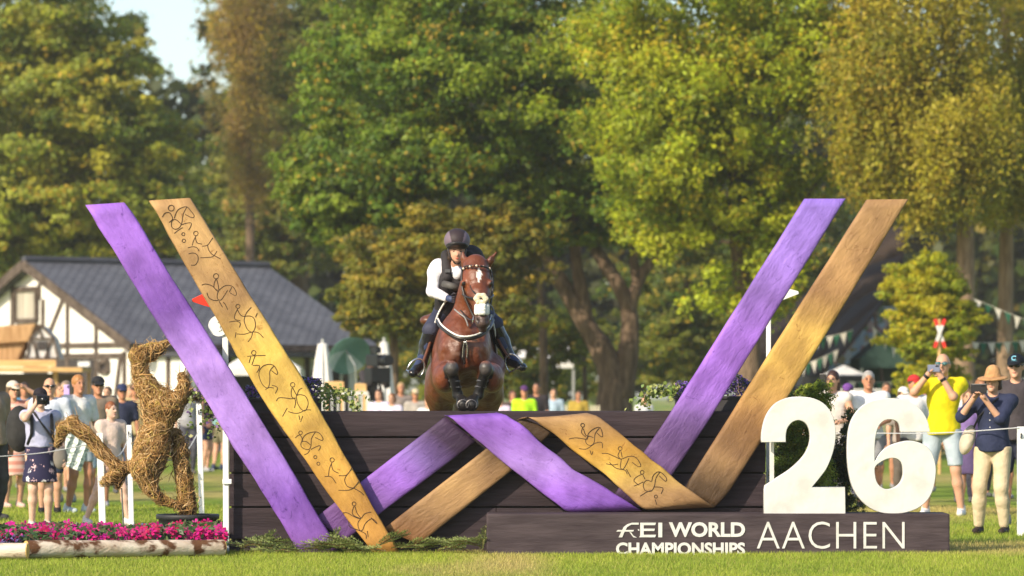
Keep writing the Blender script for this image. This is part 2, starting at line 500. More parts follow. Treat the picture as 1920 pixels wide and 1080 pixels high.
# ================================================================== ribbons
def ribmat(name, scratch):
    m = M(name, (0.74, 0.72, 0.74), (1.06, 1.06, 1.06), scale=2.6, rough=0.6, spec=0.22, attr=True, detail=9, lo=0.34, hi=0.62)
    nt = m.node_tree; N = nt.nodes; L = nt.links; b = N['Principled BSDF']; src = b.inputs['Base Color'].links[0].from_socket
    def mul(s_, fac):
        mx = N.new('ShaderNodeMix'); mx.data_type = 'RGBA'; mx.blend_type = 'MULTIPLY'; mx.inputs[0].default_value = 1
        L.new(s_, mx.inputs[6]); L.new(fac, mx.inputs[7]); return mx.outputs[2]
    def ramp(sock, p0, c0, p1, c1):
        rp = N.new('ShaderNodeValToRGB'); e = rp.color_ramp.elements; e[0].position = p0; e[0].color = (*c0, 1); e[1].position = p1; e[1].color = (*c1, 1); L.new(sock, rp.inputs[0]); return rp.outputs[0]
    def noise(vec, sc_, det, rough, dist=0.0):
        nz = N.new('ShaderNodeTexNoise'); nz.inputs['Scale'].default_value = sc_; nz.inputs['Detail'].default_value = det; nz.inputs['Roughness'].default_value = rough; nz.inputs['Distortion'].default_value = dist; L.new(vec, nz.inputs['Vector']); return nz.outputs['Fac']
    uv = N.new('ShaderNodeUVMap'); mp = N.new('ShaderNodeMapping'); mp.inputs['Scale'].default_value = (9, 2.6, 1); L.new(uv.outputs[0], mp.inputs[0])
    mp2 = N.new('ShaderNodeMapping'); mp2.inputs['Scale'].default_value = (16, 7, 1); mp2.inputs['Rotation'].default_value = (0, 0, 0.5); L.new(uv.outputs[0], mp2.inputs[0])
    tc = [n for n in N if n.type == 'TEX_COORD'][0]
    g = noise(mp.outputs[0], 1.5, 8, 0.65, 0.8); g2 = noise(mp2.outputs[0], 1.0, 5, 0.6, 0.5)
    src = mul(src, ramp(g, 0.30, (0.86, 0.84, 0.86), 0.60, (1.04, 1.04, 1.04)))           # brushed streaks
    src = mul(src, ramp(noise(tc.outputs['Object'], 7, 10, 0.78, 1.4), 0.33, scratch, 0.42, (1, 1, 1)))   # dirty scuffs
    src = mul(src, ramp(noise(tc.outputs['Object'], 1.3, 3, 0.5), 0.35, (0.72, 0.68, 0.72), 0.62, (1.05, 1.05, 1.05)))
    L.new(src, b.inputs['Base Color'])
    ad = N.new('ShaderNodeMath'); ad.operation = 'ADD'; L.new(g, ad.inputs[0]); L.new(g2, ad.inputs[1])
    lump = noise(tc.outputs['Object'], 5, 4, 0.5); ad2 = N.new('ShaderNodeMath'); ad2.operation = 'MULTIPLY_ADD'; ad2.inputs[1].default_value = 1.5; L.new(lump, ad2.inputs[0]); L.new(ad.outputs[0], ad2.inputs[2])
    bp = N.new('ShaderNodeBump'); bp.inputs['Strength'].default_value = 0.55; bp.inputs['Distance'].default_value = 0.016; L.new(ad2.outputs[0], bp.inputs['Height']); L.new(bp.outputs[0], b.inputs['Normal'])
    return m
MPU = ribmat('purple_paint', (0.42, 0.32, 0.50))
MGO = ribmat('gold_paint', (0.50, 0.38, 0.28))

def resample(pts, n):
    p = np.array(pts, float); d = np.r_[0, np.cumsum(np.hypot(*np.diff(p, axis=0).T))]
    t = np.linspace(0, d[-1], n)
    return np.stack([np.interp(t, d, p[:, 0]), np.interp(t, d, p[:, 1])], 1)

def slab(name, m, parent, left, right, D, stops, n=34, th=0.075, dfun=None, label=None):
    """painted board between two photo-traced edges, front face D metres away, th thick"""
    Lp, Rp = resample(left, n), resample(right, n)
    us = [0, 0.03, 0.12, 0.3, 0.5, 0.7, 0.88, 0.97, 1]
    V = []; C = []
    for i in range(n):
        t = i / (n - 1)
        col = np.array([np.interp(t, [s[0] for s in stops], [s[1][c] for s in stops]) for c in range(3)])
        d0 = D + (dfun(t) if dfun else 0)
        for u in us:
            p = Lp[i] * (1 - u) + Rp[i] * u
            edge = 0.016 if u in (0, 1) else (0.004 if u in (0.03, 0.97) else 0)
            d = d0 + edge
            w = W(p[0], p[1], DW)                        # real size fixed at the wall's distance
            wob = 0.005 * (vnoise(np.array([[w.x * 5, w.z * 5, D]]))[0] - 0.5)
            k = 0.016 * (vnoise(np.array([[w.x * 7 + 9, w.z * 7, D]]))[0] - 0.5) if edge > 0.01 else 0
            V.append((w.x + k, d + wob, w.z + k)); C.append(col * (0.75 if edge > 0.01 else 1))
    nf = len(V); m_ = len(us)
    for i in range(n):
        for u in range(m_):
            x_, y_, z_ = V[i * m_ + u]
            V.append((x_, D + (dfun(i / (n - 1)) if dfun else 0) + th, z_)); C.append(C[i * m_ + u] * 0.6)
    Q = []
    for i in range(n - 1):
        for u in range(m_ - 1):
            a_ = i * m_ + u
            Q.append((a_, a_ + 1, a_ + m_ + 1, a_ + m_))
            Q.append((nf + a_, nf + a_ + m_, nf + a_ + m_ + 1, nf + a_ + 1))
        for u in (0, m_ - 1):
            a_ = i * m_ + u
            Q.append((a_, a_ + m_, nf + a_ + m_, nf + a_) if u == 0 else (a_, nf + a_, nf + a_ + m_, a_ + m_))
    for i in (0, n - 1):
        for u in range(m_ - 1):
            a_ = i * m_ + u
            Q.append((a_, nf + a_, nf + a_ + 1, a_ + 1) if i == 0 else (a_, a_ + 1, nf + a_ + 1, nf + a_))
    V = np.array(V) - np.array(parent.location)
    me = mesh_np(name, V, Q, col=np.array(C))
    uvl = me.uv_layers.new(name='UVMap'); seg = np.hypot(*np.diff((Lp + Rp) / 2, axis=0).T) / 200.0; al = np.r_[0, np.cumsum(seg)]
    wv0 = np.array([[us[k % m_] * 0.4, al[(k % nf) // m_]] for k in range(2 * nf)], np.float32); li = np.empty(len(me.loops), np.int32); me.loops.foreach_get('vertex_index', li)
    uvl.data.foreach_set('uv', (wv0[li] + np.array([left[0][0] * 0.013, 0], np.float32)).ravel())
    o = link(name, me, m, parent)
    if label: o['label'] = label
    return o

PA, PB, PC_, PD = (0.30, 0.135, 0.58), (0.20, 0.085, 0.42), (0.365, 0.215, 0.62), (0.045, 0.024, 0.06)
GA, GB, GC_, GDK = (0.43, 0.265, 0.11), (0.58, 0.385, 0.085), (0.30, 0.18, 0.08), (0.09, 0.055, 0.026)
pur = empty('purple_ribbon', W(905, 735 + CH * 200, DW))
tag(pur, 'purple painted wooden ribbon folded into a tall W across the jump', 'ribbon')
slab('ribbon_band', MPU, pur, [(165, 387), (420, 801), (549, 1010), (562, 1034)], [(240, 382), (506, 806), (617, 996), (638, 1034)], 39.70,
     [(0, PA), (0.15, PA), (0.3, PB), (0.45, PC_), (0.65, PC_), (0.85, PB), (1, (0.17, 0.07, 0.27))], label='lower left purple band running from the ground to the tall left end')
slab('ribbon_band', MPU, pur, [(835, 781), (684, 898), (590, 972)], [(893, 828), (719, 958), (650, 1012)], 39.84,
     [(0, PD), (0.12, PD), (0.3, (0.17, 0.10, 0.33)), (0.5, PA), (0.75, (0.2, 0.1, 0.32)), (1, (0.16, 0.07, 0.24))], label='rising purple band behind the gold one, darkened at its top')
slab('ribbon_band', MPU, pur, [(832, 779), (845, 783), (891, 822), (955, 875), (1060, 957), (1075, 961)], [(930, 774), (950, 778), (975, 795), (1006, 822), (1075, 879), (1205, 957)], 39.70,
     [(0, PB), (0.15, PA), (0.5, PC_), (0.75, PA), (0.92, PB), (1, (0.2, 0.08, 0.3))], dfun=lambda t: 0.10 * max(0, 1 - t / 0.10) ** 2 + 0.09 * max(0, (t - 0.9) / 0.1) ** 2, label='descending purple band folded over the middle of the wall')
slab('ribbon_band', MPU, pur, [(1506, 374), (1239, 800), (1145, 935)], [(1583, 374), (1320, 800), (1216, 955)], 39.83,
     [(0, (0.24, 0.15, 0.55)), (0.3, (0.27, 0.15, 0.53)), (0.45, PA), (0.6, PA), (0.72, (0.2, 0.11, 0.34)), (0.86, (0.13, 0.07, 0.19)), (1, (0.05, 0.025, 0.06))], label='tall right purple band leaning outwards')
gol = empty('gold_ribbon', W(1010, 735 + CH * 200, DW))
tag(gol, 'gold painted wooden ribbon with line drawings folded into a tall W', 'ribbon')
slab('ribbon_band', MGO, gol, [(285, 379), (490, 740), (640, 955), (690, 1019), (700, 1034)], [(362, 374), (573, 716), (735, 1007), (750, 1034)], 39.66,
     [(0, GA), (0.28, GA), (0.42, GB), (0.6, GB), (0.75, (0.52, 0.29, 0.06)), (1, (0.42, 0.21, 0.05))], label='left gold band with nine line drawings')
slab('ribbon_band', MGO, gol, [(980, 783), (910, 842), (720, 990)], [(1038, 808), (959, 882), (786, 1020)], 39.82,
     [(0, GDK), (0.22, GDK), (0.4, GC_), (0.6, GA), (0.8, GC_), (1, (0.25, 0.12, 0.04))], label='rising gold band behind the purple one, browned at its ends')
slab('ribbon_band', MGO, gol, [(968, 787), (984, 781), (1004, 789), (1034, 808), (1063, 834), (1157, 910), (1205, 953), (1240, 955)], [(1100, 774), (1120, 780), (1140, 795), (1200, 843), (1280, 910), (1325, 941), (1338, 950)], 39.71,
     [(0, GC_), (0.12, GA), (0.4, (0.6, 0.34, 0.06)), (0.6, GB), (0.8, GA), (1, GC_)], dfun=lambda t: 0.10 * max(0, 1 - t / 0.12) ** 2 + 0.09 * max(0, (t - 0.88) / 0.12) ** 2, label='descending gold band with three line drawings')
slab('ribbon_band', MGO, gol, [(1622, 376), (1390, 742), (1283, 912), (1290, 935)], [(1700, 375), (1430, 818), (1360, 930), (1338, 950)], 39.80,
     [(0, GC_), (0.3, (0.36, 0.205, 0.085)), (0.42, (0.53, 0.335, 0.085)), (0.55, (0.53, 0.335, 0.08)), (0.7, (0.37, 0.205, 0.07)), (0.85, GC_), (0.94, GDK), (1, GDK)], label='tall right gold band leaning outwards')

# line drawings of riders and horses, carved dark lines on the gold bands
MLN = M('carved_line', (0.055, 0.03, 0.016), rough=0.8)
def C_(x, y, r): return [(x + r * math.cos(a), y + r * math.sin(a)) for a in np.linspace(0.4, 2 * PI + 0.2, 12)]
def smoothp(p, n=3):
    p = [np.array(q, float) for q in p]
    if len(p) < 3: return p
    out = []
    for i in range(len(p) - 1):
        a0, a1, a2, a3 = p[max(i - 1, 0)], p[i], p[i + 1], p[min(i + 2, len(p) - 1)]
        for t in np.linspace(0, 1, n, endpoint=False):
            out.append(0.5 * (2 * a1 + (a2 - a0) * t + (2 * a0 - 5 * a1 + 4 * a2 - a3) * t * t + (3 * a1 - a0 - 3 * a2 + a3) * t ** 3))
    out.append(p[-1]); return out
def drawing(ox, oy, sc, D, lines):
    mb = MB()
    for ln in lines:
        pts = []
        for (x_, y_) in smoothp(ln):
            w = W(ox + x_ * sc, oy + y_ * sc, DW); pts.append((w.x, D - 0.001, w.z))
        mb.tube(pts, 0.0038, n=5)
    mb.build('line_drawing', MLN, gol)
d4, d5, d6, d9 = (280, 360, 0.3148), (420, 680, 0.3518), (880, 740, 0.3149), (360, 640, 0.2037)
DG, DG3 = 39.66, 39.71
drawing(*d4, DG, [C_(147, 105, 17), [(95, 158), (110, 135), (135, 132), (150, 150), (155, 170), (135, 190)], [(165, 165), (180, 125), (205, 105), (240, 98), (265, 125), (283, 150), (270, 162), (230, 142)], [(240, 98), (218, 140), (210, 190), (195, 220), (170, 230), (150, 215), (150, 185), (165, 172), (185, 180), (205, 200)], [(205, 205), (235, 195), (265, 193), (262, 215), (250, 235)], [(215, 220), (190, 235), (165, 255)], C_(219, 259, 9), C_(222, 298, 10)])
drawing(*d4, DG, [C_(293, 255, 13), [(293, 270), (278, 300), (272, 325)], [(290, 280), (300, 310), (330, 318)], [(245, 340), (275, 333), (300, 340), (312, 360)], [(330, 330), (360, 325), (380, 300), (392, 280)], [(362, 320), (368, 350), (385, 375), (410, 390), (438, 405)], [(418, 358), (400, 385), (380, 395), (320, 398)], [(250, 375), (280, 370), (303, 385), (305, 415), (290, 440), (265, 442)]])
drawing(*d4, DG, [C_(412, 507, 15), [(412, 522), (402, 545), (400, 575), (420, 590)], [(415, 525), (425, 560), (428, 590)], [(328, 560), (350, 553), (390, 565), (420, 595), (440, 580), (470, 562), (510, 568), (532, 605), (525, 622), (495, 605)], [(505, 572), (490, 600)], [(432, 585), (420, 610), (420, 640), (440, 648), (462, 620), (480, 590)], [(358, 605), (370, 635), (400, 650), (425, 650)], [(430, 655), (450, 690)], [(455, 660), (470, 680), (480, 705)]])
drawing(*d4, DG, [C_(541, 685, 12), [(541, 697), (525, 730), (522, 760), (555, 770)], [(538, 705), (555, 735), (575, 745)], [(490, 778), (530, 772), (555, 785), (550, 810)], [(575, 745), (610, 742), (635, 755), (645, 790), (640, 820), (625, 838), (600, 825), (585, 795), (578, 765), (590, 725), (620, 690)], [(655, 725), (645, 750)], [(535, 848), (580, 850), (620, 838), (660, 840), (692, 870)], [(628, 840), (620, 870), (600, 895)], [(530, 838), (525, 870)]])
drawing(*d9, DG, [C_(588, 108, 20), [(530, 140), (600, 135), (695, 132)], [(560, 145), (545, 200)], [(600, 135), (580, 190), (570, 220)], [(580, 225), (640, 225), (630, 265), (615, 290)], [(635, 320), (640, 270), (680, 225), (740, 213), (780, 235), (805, 285), (795, 305), (750, 270)], [(770, 230), (735, 275), (735, 340), (730, 400), (710, 430), (670, 400), (645, 350), (635, 310)], [(695, 445), (730, 425), (770, 430)], [(755, 405), (790, 415), (805, 435), (785, 480)]])
drawing(*d9, DG, [C_(943, 400, 20), [(940, 420), (930, 465), (935, 510), (960, 525)], [(945, 430), (970, 480), (985, 495)], [(795, 550), (815, 520), (870, 520), (930, 528), (970, 520)], [(960, 520), (970, 560), (960, 610)], [(975, 500), (1010, 490), (1060, 505), (1085, 560), (1075, 610), (1050, 640), (1010, 610), (985, 560), (975, 500)], [(985, 490), (1000, 450), (1030, 430)], [(905, 645), (960, 660), (1010, 655), (1060, 630), (1110, 630)], [(893, 612), (850, 690)], [(1000, 680), (1010, 720)], [(1035, 685), (1015, 740)]])
drawing(*d9, DG, [C_(1015, 838, 16), [(968, 885), (990, 865), (1010, 860), (1030, 890), (1025, 920)], [(1030, 915), (1040, 880), (1080, 845), (1150, 830), (1190, 845), (1220, 890), (1205, 908), (1150, 880)], [(1150, 832), (1115, 890), (1110, 960), (1090, 990), (1050, 985), (1020, 960), (1025, 920), (1070, 920), (1105, 950)], [(1110, 990), (1150, 970), (1190, 955), (1195, 975), (1180, 1000)], [(1100, 995), (1080, 1025), (1050, 1038)], C_(1150, 1060, 14)])
drawing(*d9, DG, [C_(1178, 1120, 14)])
drawing(*d5, DG, [C_(584, 515, 11), [(584, 527), (570, 560), (565, 600)], [(580, 535), (590, 570), (618, 585)], [(545, 603), (580, 605), (605, 638)], [(620, 598), (660, 595), (690, 555)], [(665, 590), (650, 620), (665, 655), (700, 665)], [(725, 628), (700, 660), (670, 675), (618, 675)], [(700, 665), (735, 685), (750, 700)]])
drawing(*d5, DG, [C_(700, 747, 10), [(700, 758), (690, 790), (700, 810), (735, 825)], [(705, 760), (715, 795), (735, 820)], [(640, 795), (665, 795), (700, 815), (735, 825), (755, 800), (790, 790)], [(735, 825), (720, 850), (728, 885), (745, 885), (760, 850), (795, 825), (822, 850), (812, 845), (790, 820)], [(670, 840), (680, 870), (720, 885), (760, 905), (765, 930)], [(770, 890), (775, 920)]])
drawing(*d6, DG3, [C_(671, 180, 11), [(671, 192), (665, 225), (690, 250)], [(675, 200), (690, 240), (715, 245)], [(590, 262), (625, 255), (660, 258), (695, 265)], [(700, 265), (705, 230), (740, 200), (775, 195), (790, 240), (780, 248), (755, 225)], [(770, 197), (745, 230), (740, 280), (720, 300), (695, 290), (690, 265), (710, 245), (735, 255)], [(650, 318), (690, 322), (720, 305), (750, 285), (785, 283), (788, 315)], [(715, 330), (725, 355), (732, 335)]])
drawing(*d6, DG3, [C_(893, 318, 11), [(893, 330), (880, 360), (900, 385)], [(898, 335), (905, 370)], [(785, 347), (820, 348), (860, 365), (900, 380), (940, 365), (985, 370), (1015, 415), (1000, 425), (965, 400)], [(900, 380), (895, 430), (910, 440), (930, 410), (945, 375)], [(810, 408), (850, 415), (880, 410)], [(830, 400), (870, 435), (920, 445), (935, 470)], [(930, 440), (955, 485)]])
drawing(*d6, DG3, [C_(1023, 458, 11), [(1020, 470), (985, 490), (975, 510), (1005, 535)], [(1025, 468), (1040, 500)], [(975, 540), (1000, 530), (1030, 515)], [(1080, 510), (1090, 475), (1125, 455), (1165, 490), (1160, 512), (1125, 480)], [(1130, 455), (1105, 490), (1095, 540), (1075, 570), (1040, 565), (1030, 530), (1050, 505), (1080, 515)], [(1090, 545), (1145, 550), (1135, 585)], [(1080, 565), (1050, 575), (1010, 600)], C_(1104, 602, 9), [(1100, 620), (1110, 650)]])

# ================================================================== plinth with lettering, numerals
MPL = M('plinth_paint', (0.036, 0.025, 0.029), (0.066, 0.049, 0.054), scale=4, rough=0.7, bump=0.5, bscale=12, spec=0.2, stretch=(0.5, 2, 3), bdist=0.015, c3=(0.049, 0.036, 0.040))
MWH = M('white_paint', (0.50, 0.492, 0.465), (0.58, 0.575, 0.55), scale=5, rough=0.6, bump=0.7, bscale=9, spec=0.3, bdist=0.01, hi=0.5)
DP = 39.3
pl = empty('sign_plinth', W(1346, 735 + CH * F / DP, DP))
tag(pl, 'long low dark brown base with white lettering at foot of jump', 'sign')
px0, px1 = W(912, 0, DP).x, W(1781, 0, DP).x
ztop = W(0, 963, DP).z
MB().box(((px0 + px1) / 2, DP + 0.27, (ztop - 0.06) / 2), (px1 - px0, 0.54, ztop + 0.06)).build('body', MPL, pl, bevel=0.018)
def text_mesh(body, size, offset=0.0, spacing=1.0):
    cu = bpy.data.curves.new('t', 'FONT'); cu.body = body; cu.size = size; cu.extrude = 0.004; cu.offset = offset; cu.resolution_u = 4
    cu.space_character = spacing
    ob = bpy.data.objects.new('t', cu); COL.objects.link(ob)
    dg = bpy.context.evaluated_depsgraph_get(); me = bpy.data.meshes.new_from_object(ob.evaluated_get(dg))
    bpy.data.objects.remove(ob)
    return me
def put_text(body, x0, x1, ytop, ybot, D, offset, name, parent, spacing=1.0):
    """lettering fitted between photo columns/rows on the plane at distance D"""
    me = text_mesh(body, 1.0, offset, spacing)
    co = np.empty(len(me.vertices) * 3, np.float32); me.vertices.foreach_get('co', co); co = co.reshape(-1, 3)
    lo, hi = co.min(0), co.max(0)
    a_, b_ = W(x0, ybot, D), W(x1, ytop, D)
    nx = a_.x + (co[:, 0] - lo[0]) / (hi[0] - lo[0]) * (b_.x - a_.x)
    nz = a_.z + (co[:, 1] - lo[1]) / (hi[1] - lo[1]) * (b_.z - a_.z)
    ny = D - 0.004 - np.where(co[:, 2] > 0, 0.004, -0.006)
    v = np.stack([nx, ny, nz], 1) - np.array(parent.location)
    me.vertices.foreach_set('co', v.astype(np.float32).ravel()); me.update()
    me.materials.clear()
    return link(name, me, MWH, parent)
put_text('WORLD', 1254, 1397, 979, 1007, DP, 0.035, 'lettering', pl)['label'] = 'white bold lettering WORLD'
put_text('CHAMPIONSHIPS', 1155, 1397, 1017, 1041, DP, 0.035, 'lettering', pl)['label'] = 'white bold lettering CHAMPIONSHIPS half hidden by grass'
put_text('AACHEN', 1419, 1696, 978, 1029, DP, -0.012, 'lettering', pl, 1.05)['label'] = 'tall thin white lettering AACHEN'
mb = MB()
def lp(pts): return [Vector((W(1140 + x_ / 6.0, 940 + y_ / 6.0, DP).x, DP + 0.002, W(0, 940 + y_ / 6.0, DP).z)) for (x_, y_) in pts]
mb.prism(lp([(120, 405), (160, 405), (185, 345), (215, 290), (260, 262), (345, 262), (345, 240), (270, 240), (215, 258), (175, 290), (150, 340)]), (0, -0.010, 0))
mb.prism(lp([(92, 340), (282, 340), (292, 322), (110, 322)]), (0, -0.0106, 0))
mb.prism(lp([(240, 342), (262, 350), (285, 385), (325, 408), (285, 404), (262, 375)]), (0, -0.010, 0))
mb.prism(lp([(362, 240), (540, 240), (530, 268), (402, 268), (402, 307), (528, 307), (520, 333), (402, 333), (402, 376), (540, 376), (530, 404), (350, 404), (362, 385)]), (0, -0.010, 0))
mb.prism(lp([(566, 240), (610, 240), (610, 404), (566, 404)]), (0, -0.010, 0))
mb.prism(lp([(332, 318), (345, 312), (356, 324), (345, 332)]), (0, -0.010, 0))
mb.build('lettering', MWH, pl)['label'] = 'white swooping initials before the word WORLD'

def numeral(name, label, outer, hole, D, th, parent_px):
    """thick white numeral cut from board; outline traced, optional hole"""
    root = empty(name, (W(parent_px, 0, D).x, D + th / 2, ztop))
    tag(root, label, 'numeral')
    cu = bpy.data.curves.new('n', 'CURVE'); cu.dimensions = '2D'; cu.fill_mode = 'BOTH'; cu.extrude = th / 2; cu.bevel_depth = 0.006; cu.bevel_resolution = 1
    for pts in ([outer] + ([hole] if hole else [])):
        sp = cu.splines.new('POLY'); sp.points.add(len(pts) - 1); sp.use_cyclic_u = True
        for q, (x_, y_) in zip(sp.points, pts):
            w = W(1400 + x_ * 0.44444, 580 + y_ * 0.44444, D); q.co = (w.x, w.z, 0, 1)
    ob = bpy.data.objects.new('n', cu); COL.objects.link(ob)
    dg = bpy.context.evaluated_depsgraph_get(); me = bpy.data.meshes.new_from_object(ob.evaluated_get(dg))
    bpy.data.objects.remove(ob)
    co = np.empty(len(me.vertices) * 3, np.float32); me.vertices.foreach_get('co', co); co = co.reshape(-1, 3)
    v = np.stack([co[:, 0], D + th / 2 + co[:, 2], co[:, 1]], 1) - np.array(root.location)
    me.vertices.foreach_set('co', v.astype(np.float32).ravel()); me.update(); me.flip_normals(); me.materials.clear()
    link('board', me, MWH, root)
    return root
def sm(p, n=4, closed=False): return [tuple(q) for q in smoothp(p, n)]
two = sm([(65, 558), (68, 510), (85, 450), (120, 402), (170, 377), (222, 371), (280, 378), (330, 405), (362, 455), (373, 520), (365, 590), (340, 660), (310, 705), (270, 753)]) + [(412, 752), (415, 861), (75, 864), (77, 760)] + \
      sm([(80, 745), (130, 712), (180, 680), (225, 640), (255, 600), (270, 555), (268, 510), (250, 478), (220, 465), (190, 475), (170, 500), (163, 530), (163, 558)])
n2 = numeral('numeral_two', 'big white painted number 2 with flat foot standing beside the gold band', two, None, 39.36, 0.13, 1510)
six = sm([(652, 515), (649, 495), (638, 473), (610, 462), (580, 467), (556, 490), (543, 530), (538, 580), (538, 648)]) + \
      sm([(545, 640), (562, 612), (595, 583), (640, 565), (690, 557), (740, 570), (775, 600), (793, 650), (795, 700), (780, 770), (745, 820), (690, 850), (620, 860), (550, 850), (495, 815), (455, 760), (435, 690), (427, 600), (432, 520), (450, 460), (490, 410), (545, 384), (605, 378), (670, 386), (722, 415), (756, 460), (771, 516)])
hole = sm([(538, 690), (540, 665), (560, 645), (595, 628), (630, 626), (655, 645), (664, 680), (660, 715), (640, 745), (600, 762), (565, 752), (545, 725), (538, 690)])[:-1]
n6 = numeral('numeral_six', 'big white painted number 6 with round bowl at the end of the brown base', six, hole, 39.38, 0.13, 1670)
MB().box((W(1447, 0, 39.62).x, 39.62, (W(0, 829, 39.6).z + ztop) / 2), (0.04, 0.04, W(0, 829, 39.6).z - ztop)).build('prop', MWH, n2)
MB().box((W(1700, 0, 39.6).x, 39.60, ztop + 0.2), (0.04, 0.04, 0.4)).build('prop', MWH, n6)
# ================================================================== trees
MBK = M('bark', (0.10, 0.07, 0.048), (0.24, 0.165, 0.11), scale=4, rough=0.9, bump=0.9, bscale=9, spec=0.1, stretch=(3, 3, 0.6), bdist=0.06)
MBK2 = M('pale_bark', (0.20, 0.135, 0.085), (0.34, 0.24, 0.155), scale=4, rough=0.9, bump=0.9, bscale=9, spec=0.1, stretch=(3, 3, 0.6), bdist=0.06)
MLF = M('leaf', (1, 1, 1), rough=0.5, spec=0.25, attr=True, trans=0.5)
LEAFN = [0]
def leaves_mesh(name, P, N, size, C, width=0.55, droop=0.0):
    """folded diamond leaves at P facing N"""
    n = len(P)
    t = rng.normal(size=(n, 3)); t[:, 2] -= droop
    t -= (t * N).sum(1)[:, None] * N; t /= np.linalg.norm(t, axis=1)[:, None] + 1e-9
    b = np.cross(N, t)
    s = np.asarray(size)[:, None] * rng.uniform(0.7, 1.3, (n, 1))
    mid = P + N * s * 0.12
    v = np.stack([P - t * s * 0.5, mid + b * s * width * 0.5, P + t * s * 0.5, mid - b * s * width * 0.5], 1).reshape(-1, 3)
    q = np.arange(4 * n).reshape(-1, 4)
    LEAFN[0] += n
    return mesh_np(name, v, q, col=np.repeat(C, 4, 0))

def foliage(crowns, leaf, palette, per, droop=0.0, flat=0.6, back=0.3, fill=0.15, yellow=0.04, ycol=(0.34, 0.26, 0.03)):
    """crowns: (centre, radii, clump count, clump radius) in metres -> leaf points, normals, colours"""
    PP, NN, CC = [], [], []
    pal = np.array(palette)
    for (c, r, nc, cr) in crowns:
        c = np.array(c); r = np.array(r)
        d = rng.normal(size=(nc, 3)); d /= np.linalg.norm(d, axis=1)[:, None]
        flip = (d[:, 1] > 0) & (rng.random(nc) > back); d[flip, 1] *= -1
        rad = rng.uniform(0.55, 1.0, (nc, 1)) ** 0.6
        ctr = c + d * r * rad
        for k in range(nc):
            R = cr * rng.uniform(0.6, 1.35); m = int(per * (R / cr) ** 2)
            e = rng.normal(size=(m, 3)); e /= np.linalg.norm(e, axis=1)[:, None]
            e[:, 2] = np.where(e[:, 2] < -0.2, e[:, 2] * 0.6, e[:, 2])
            m = int(m * 1.75)
            sub = rng.normal(size=(6, 3)) * np.array([0.60, 0.60, 0.34]) * R; w6 = rng.integers(6, size=m); rs = rng.uniform(0.35, 0.72, 6)[w6][:, None]
            e = rng.normal(size=(m, 3)); e /= np.linalg.norm(e, axis=1)[:, None]
            p = ctr[k] + sub[w6] + e * R * rs * np.array([1.0, 1.0, min(1.0, flat * 0.85) * (1 + 0.8 * droop)]) * (rng.random((m, 1)) ** 0.5 + 0.12 * rng.normal(size=(m, 1)))
            p[:, 2] -= droop * R * rng.random(m) ** 2 * 1.6
            nrm = e * 0.8 + d[k] * 0.5 + np.array([0, -0.15, 0.45]) + rng.normal(0, 0.55, (m, 3))
            nrm /= np.linalg.norm(nrm, axis=1)[:, None]
            base = pal[rng.integers(len(pal))] * rng.uniform(0.8, 1.2)
            col = base[None] * rng.uniform(0.7, 1.3, (m, 1)) + rng.normal(0, 0.008, (m, 3))
            yl = rng.random(m) < yellow * (4 if rng.random() < 0.12 else 0.7)
            col[yl] = np.array(ycol) * rng.uniform(0.7, 1.2, (yl.sum(), 1))
            PP.append(p); NN.append(nrm); CC.append(np.clip(col, 0.004, 1))
        m = int(per * nc * fill)
        e = rng.normal(size=(m, 3)); e /= np.linalg.norm(e, axis=1)[:, None]
        PP.append(c + e * r * (rng.random((m, 1)) ** 0.4) * 0.85)
        n2_ = rng.normal(size=(m, 3)); NN.append(n2_ / np.linalg.norm(n2_, axis=1)[:, None])
        CC.append(pal[rng.integers(len(pal), size=m)] * 0.8)
    P = np.concatenate(PP)
    return P, np.concatenate(NN), np.concatenate(CC)

def tree(name, label, base_px, D, crowns, trunks, leaf=0.15, palette=((0.05, 0.10, 0.015),), per=160, cat='tree', group=None, width=0.55, **kw):
    """crowns in photo pixels: (px, py, rx_px, rz_px, depth_radius_m, depth_offset_m, clumps, clump_r_m)"""
    root = empty(name, (W(base_px, 0, D).x, D, 0))
    tag(root, label, cat, group)
    cs = []
    for (px, py, rx, rz, rd, do, nc, cr) in crowns:
        w = W(px, py, D); w.y += do
        cs.append((w, (rx * D / F, rd, rz * D / F), nc, cr))
    P, N, C = foliage(cs, leaf, palette, per, **kw)
    ok = P[:, 2] > 0.15
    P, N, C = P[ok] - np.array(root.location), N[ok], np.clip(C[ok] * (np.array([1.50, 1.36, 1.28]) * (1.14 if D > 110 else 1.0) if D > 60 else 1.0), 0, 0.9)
    o = link('crown', leaves_mesh('crown', P, N, np.full(len(P), leaf * (0.78 if D > 60 else 1.0)), C, width, kw.get('droop', 0)), MLF, root)
    o['kind'] = 'stuff'
    tb = MB()
    for (pts, rad) in trunks:
        pts3 = []
        for q in pts:
            w = W(q[0], q[1], D); w.y += q[2] if len(q) > 2 else 0
            pts3.append(w)
        ps = smoothp([tuple(p) for p in pts3], 4)
        rr = np.interp(np.linspace(0, 1, len(ps)), np.linspace(0, 1, len(rad)), rad)
        rr = rr * (1 + 0.10 * (vnoise(np.array(ps) * 2.3) - 0.5))
        if ps[0][2] < 0.8: ps[0][2] = -0.1
        tb.tube(ps, list(rr), n=10)
    if trunks:
        tb.build('trunk', MBK2 if name == 'ash_tree' else MBK, root, smooth=True)
    return root

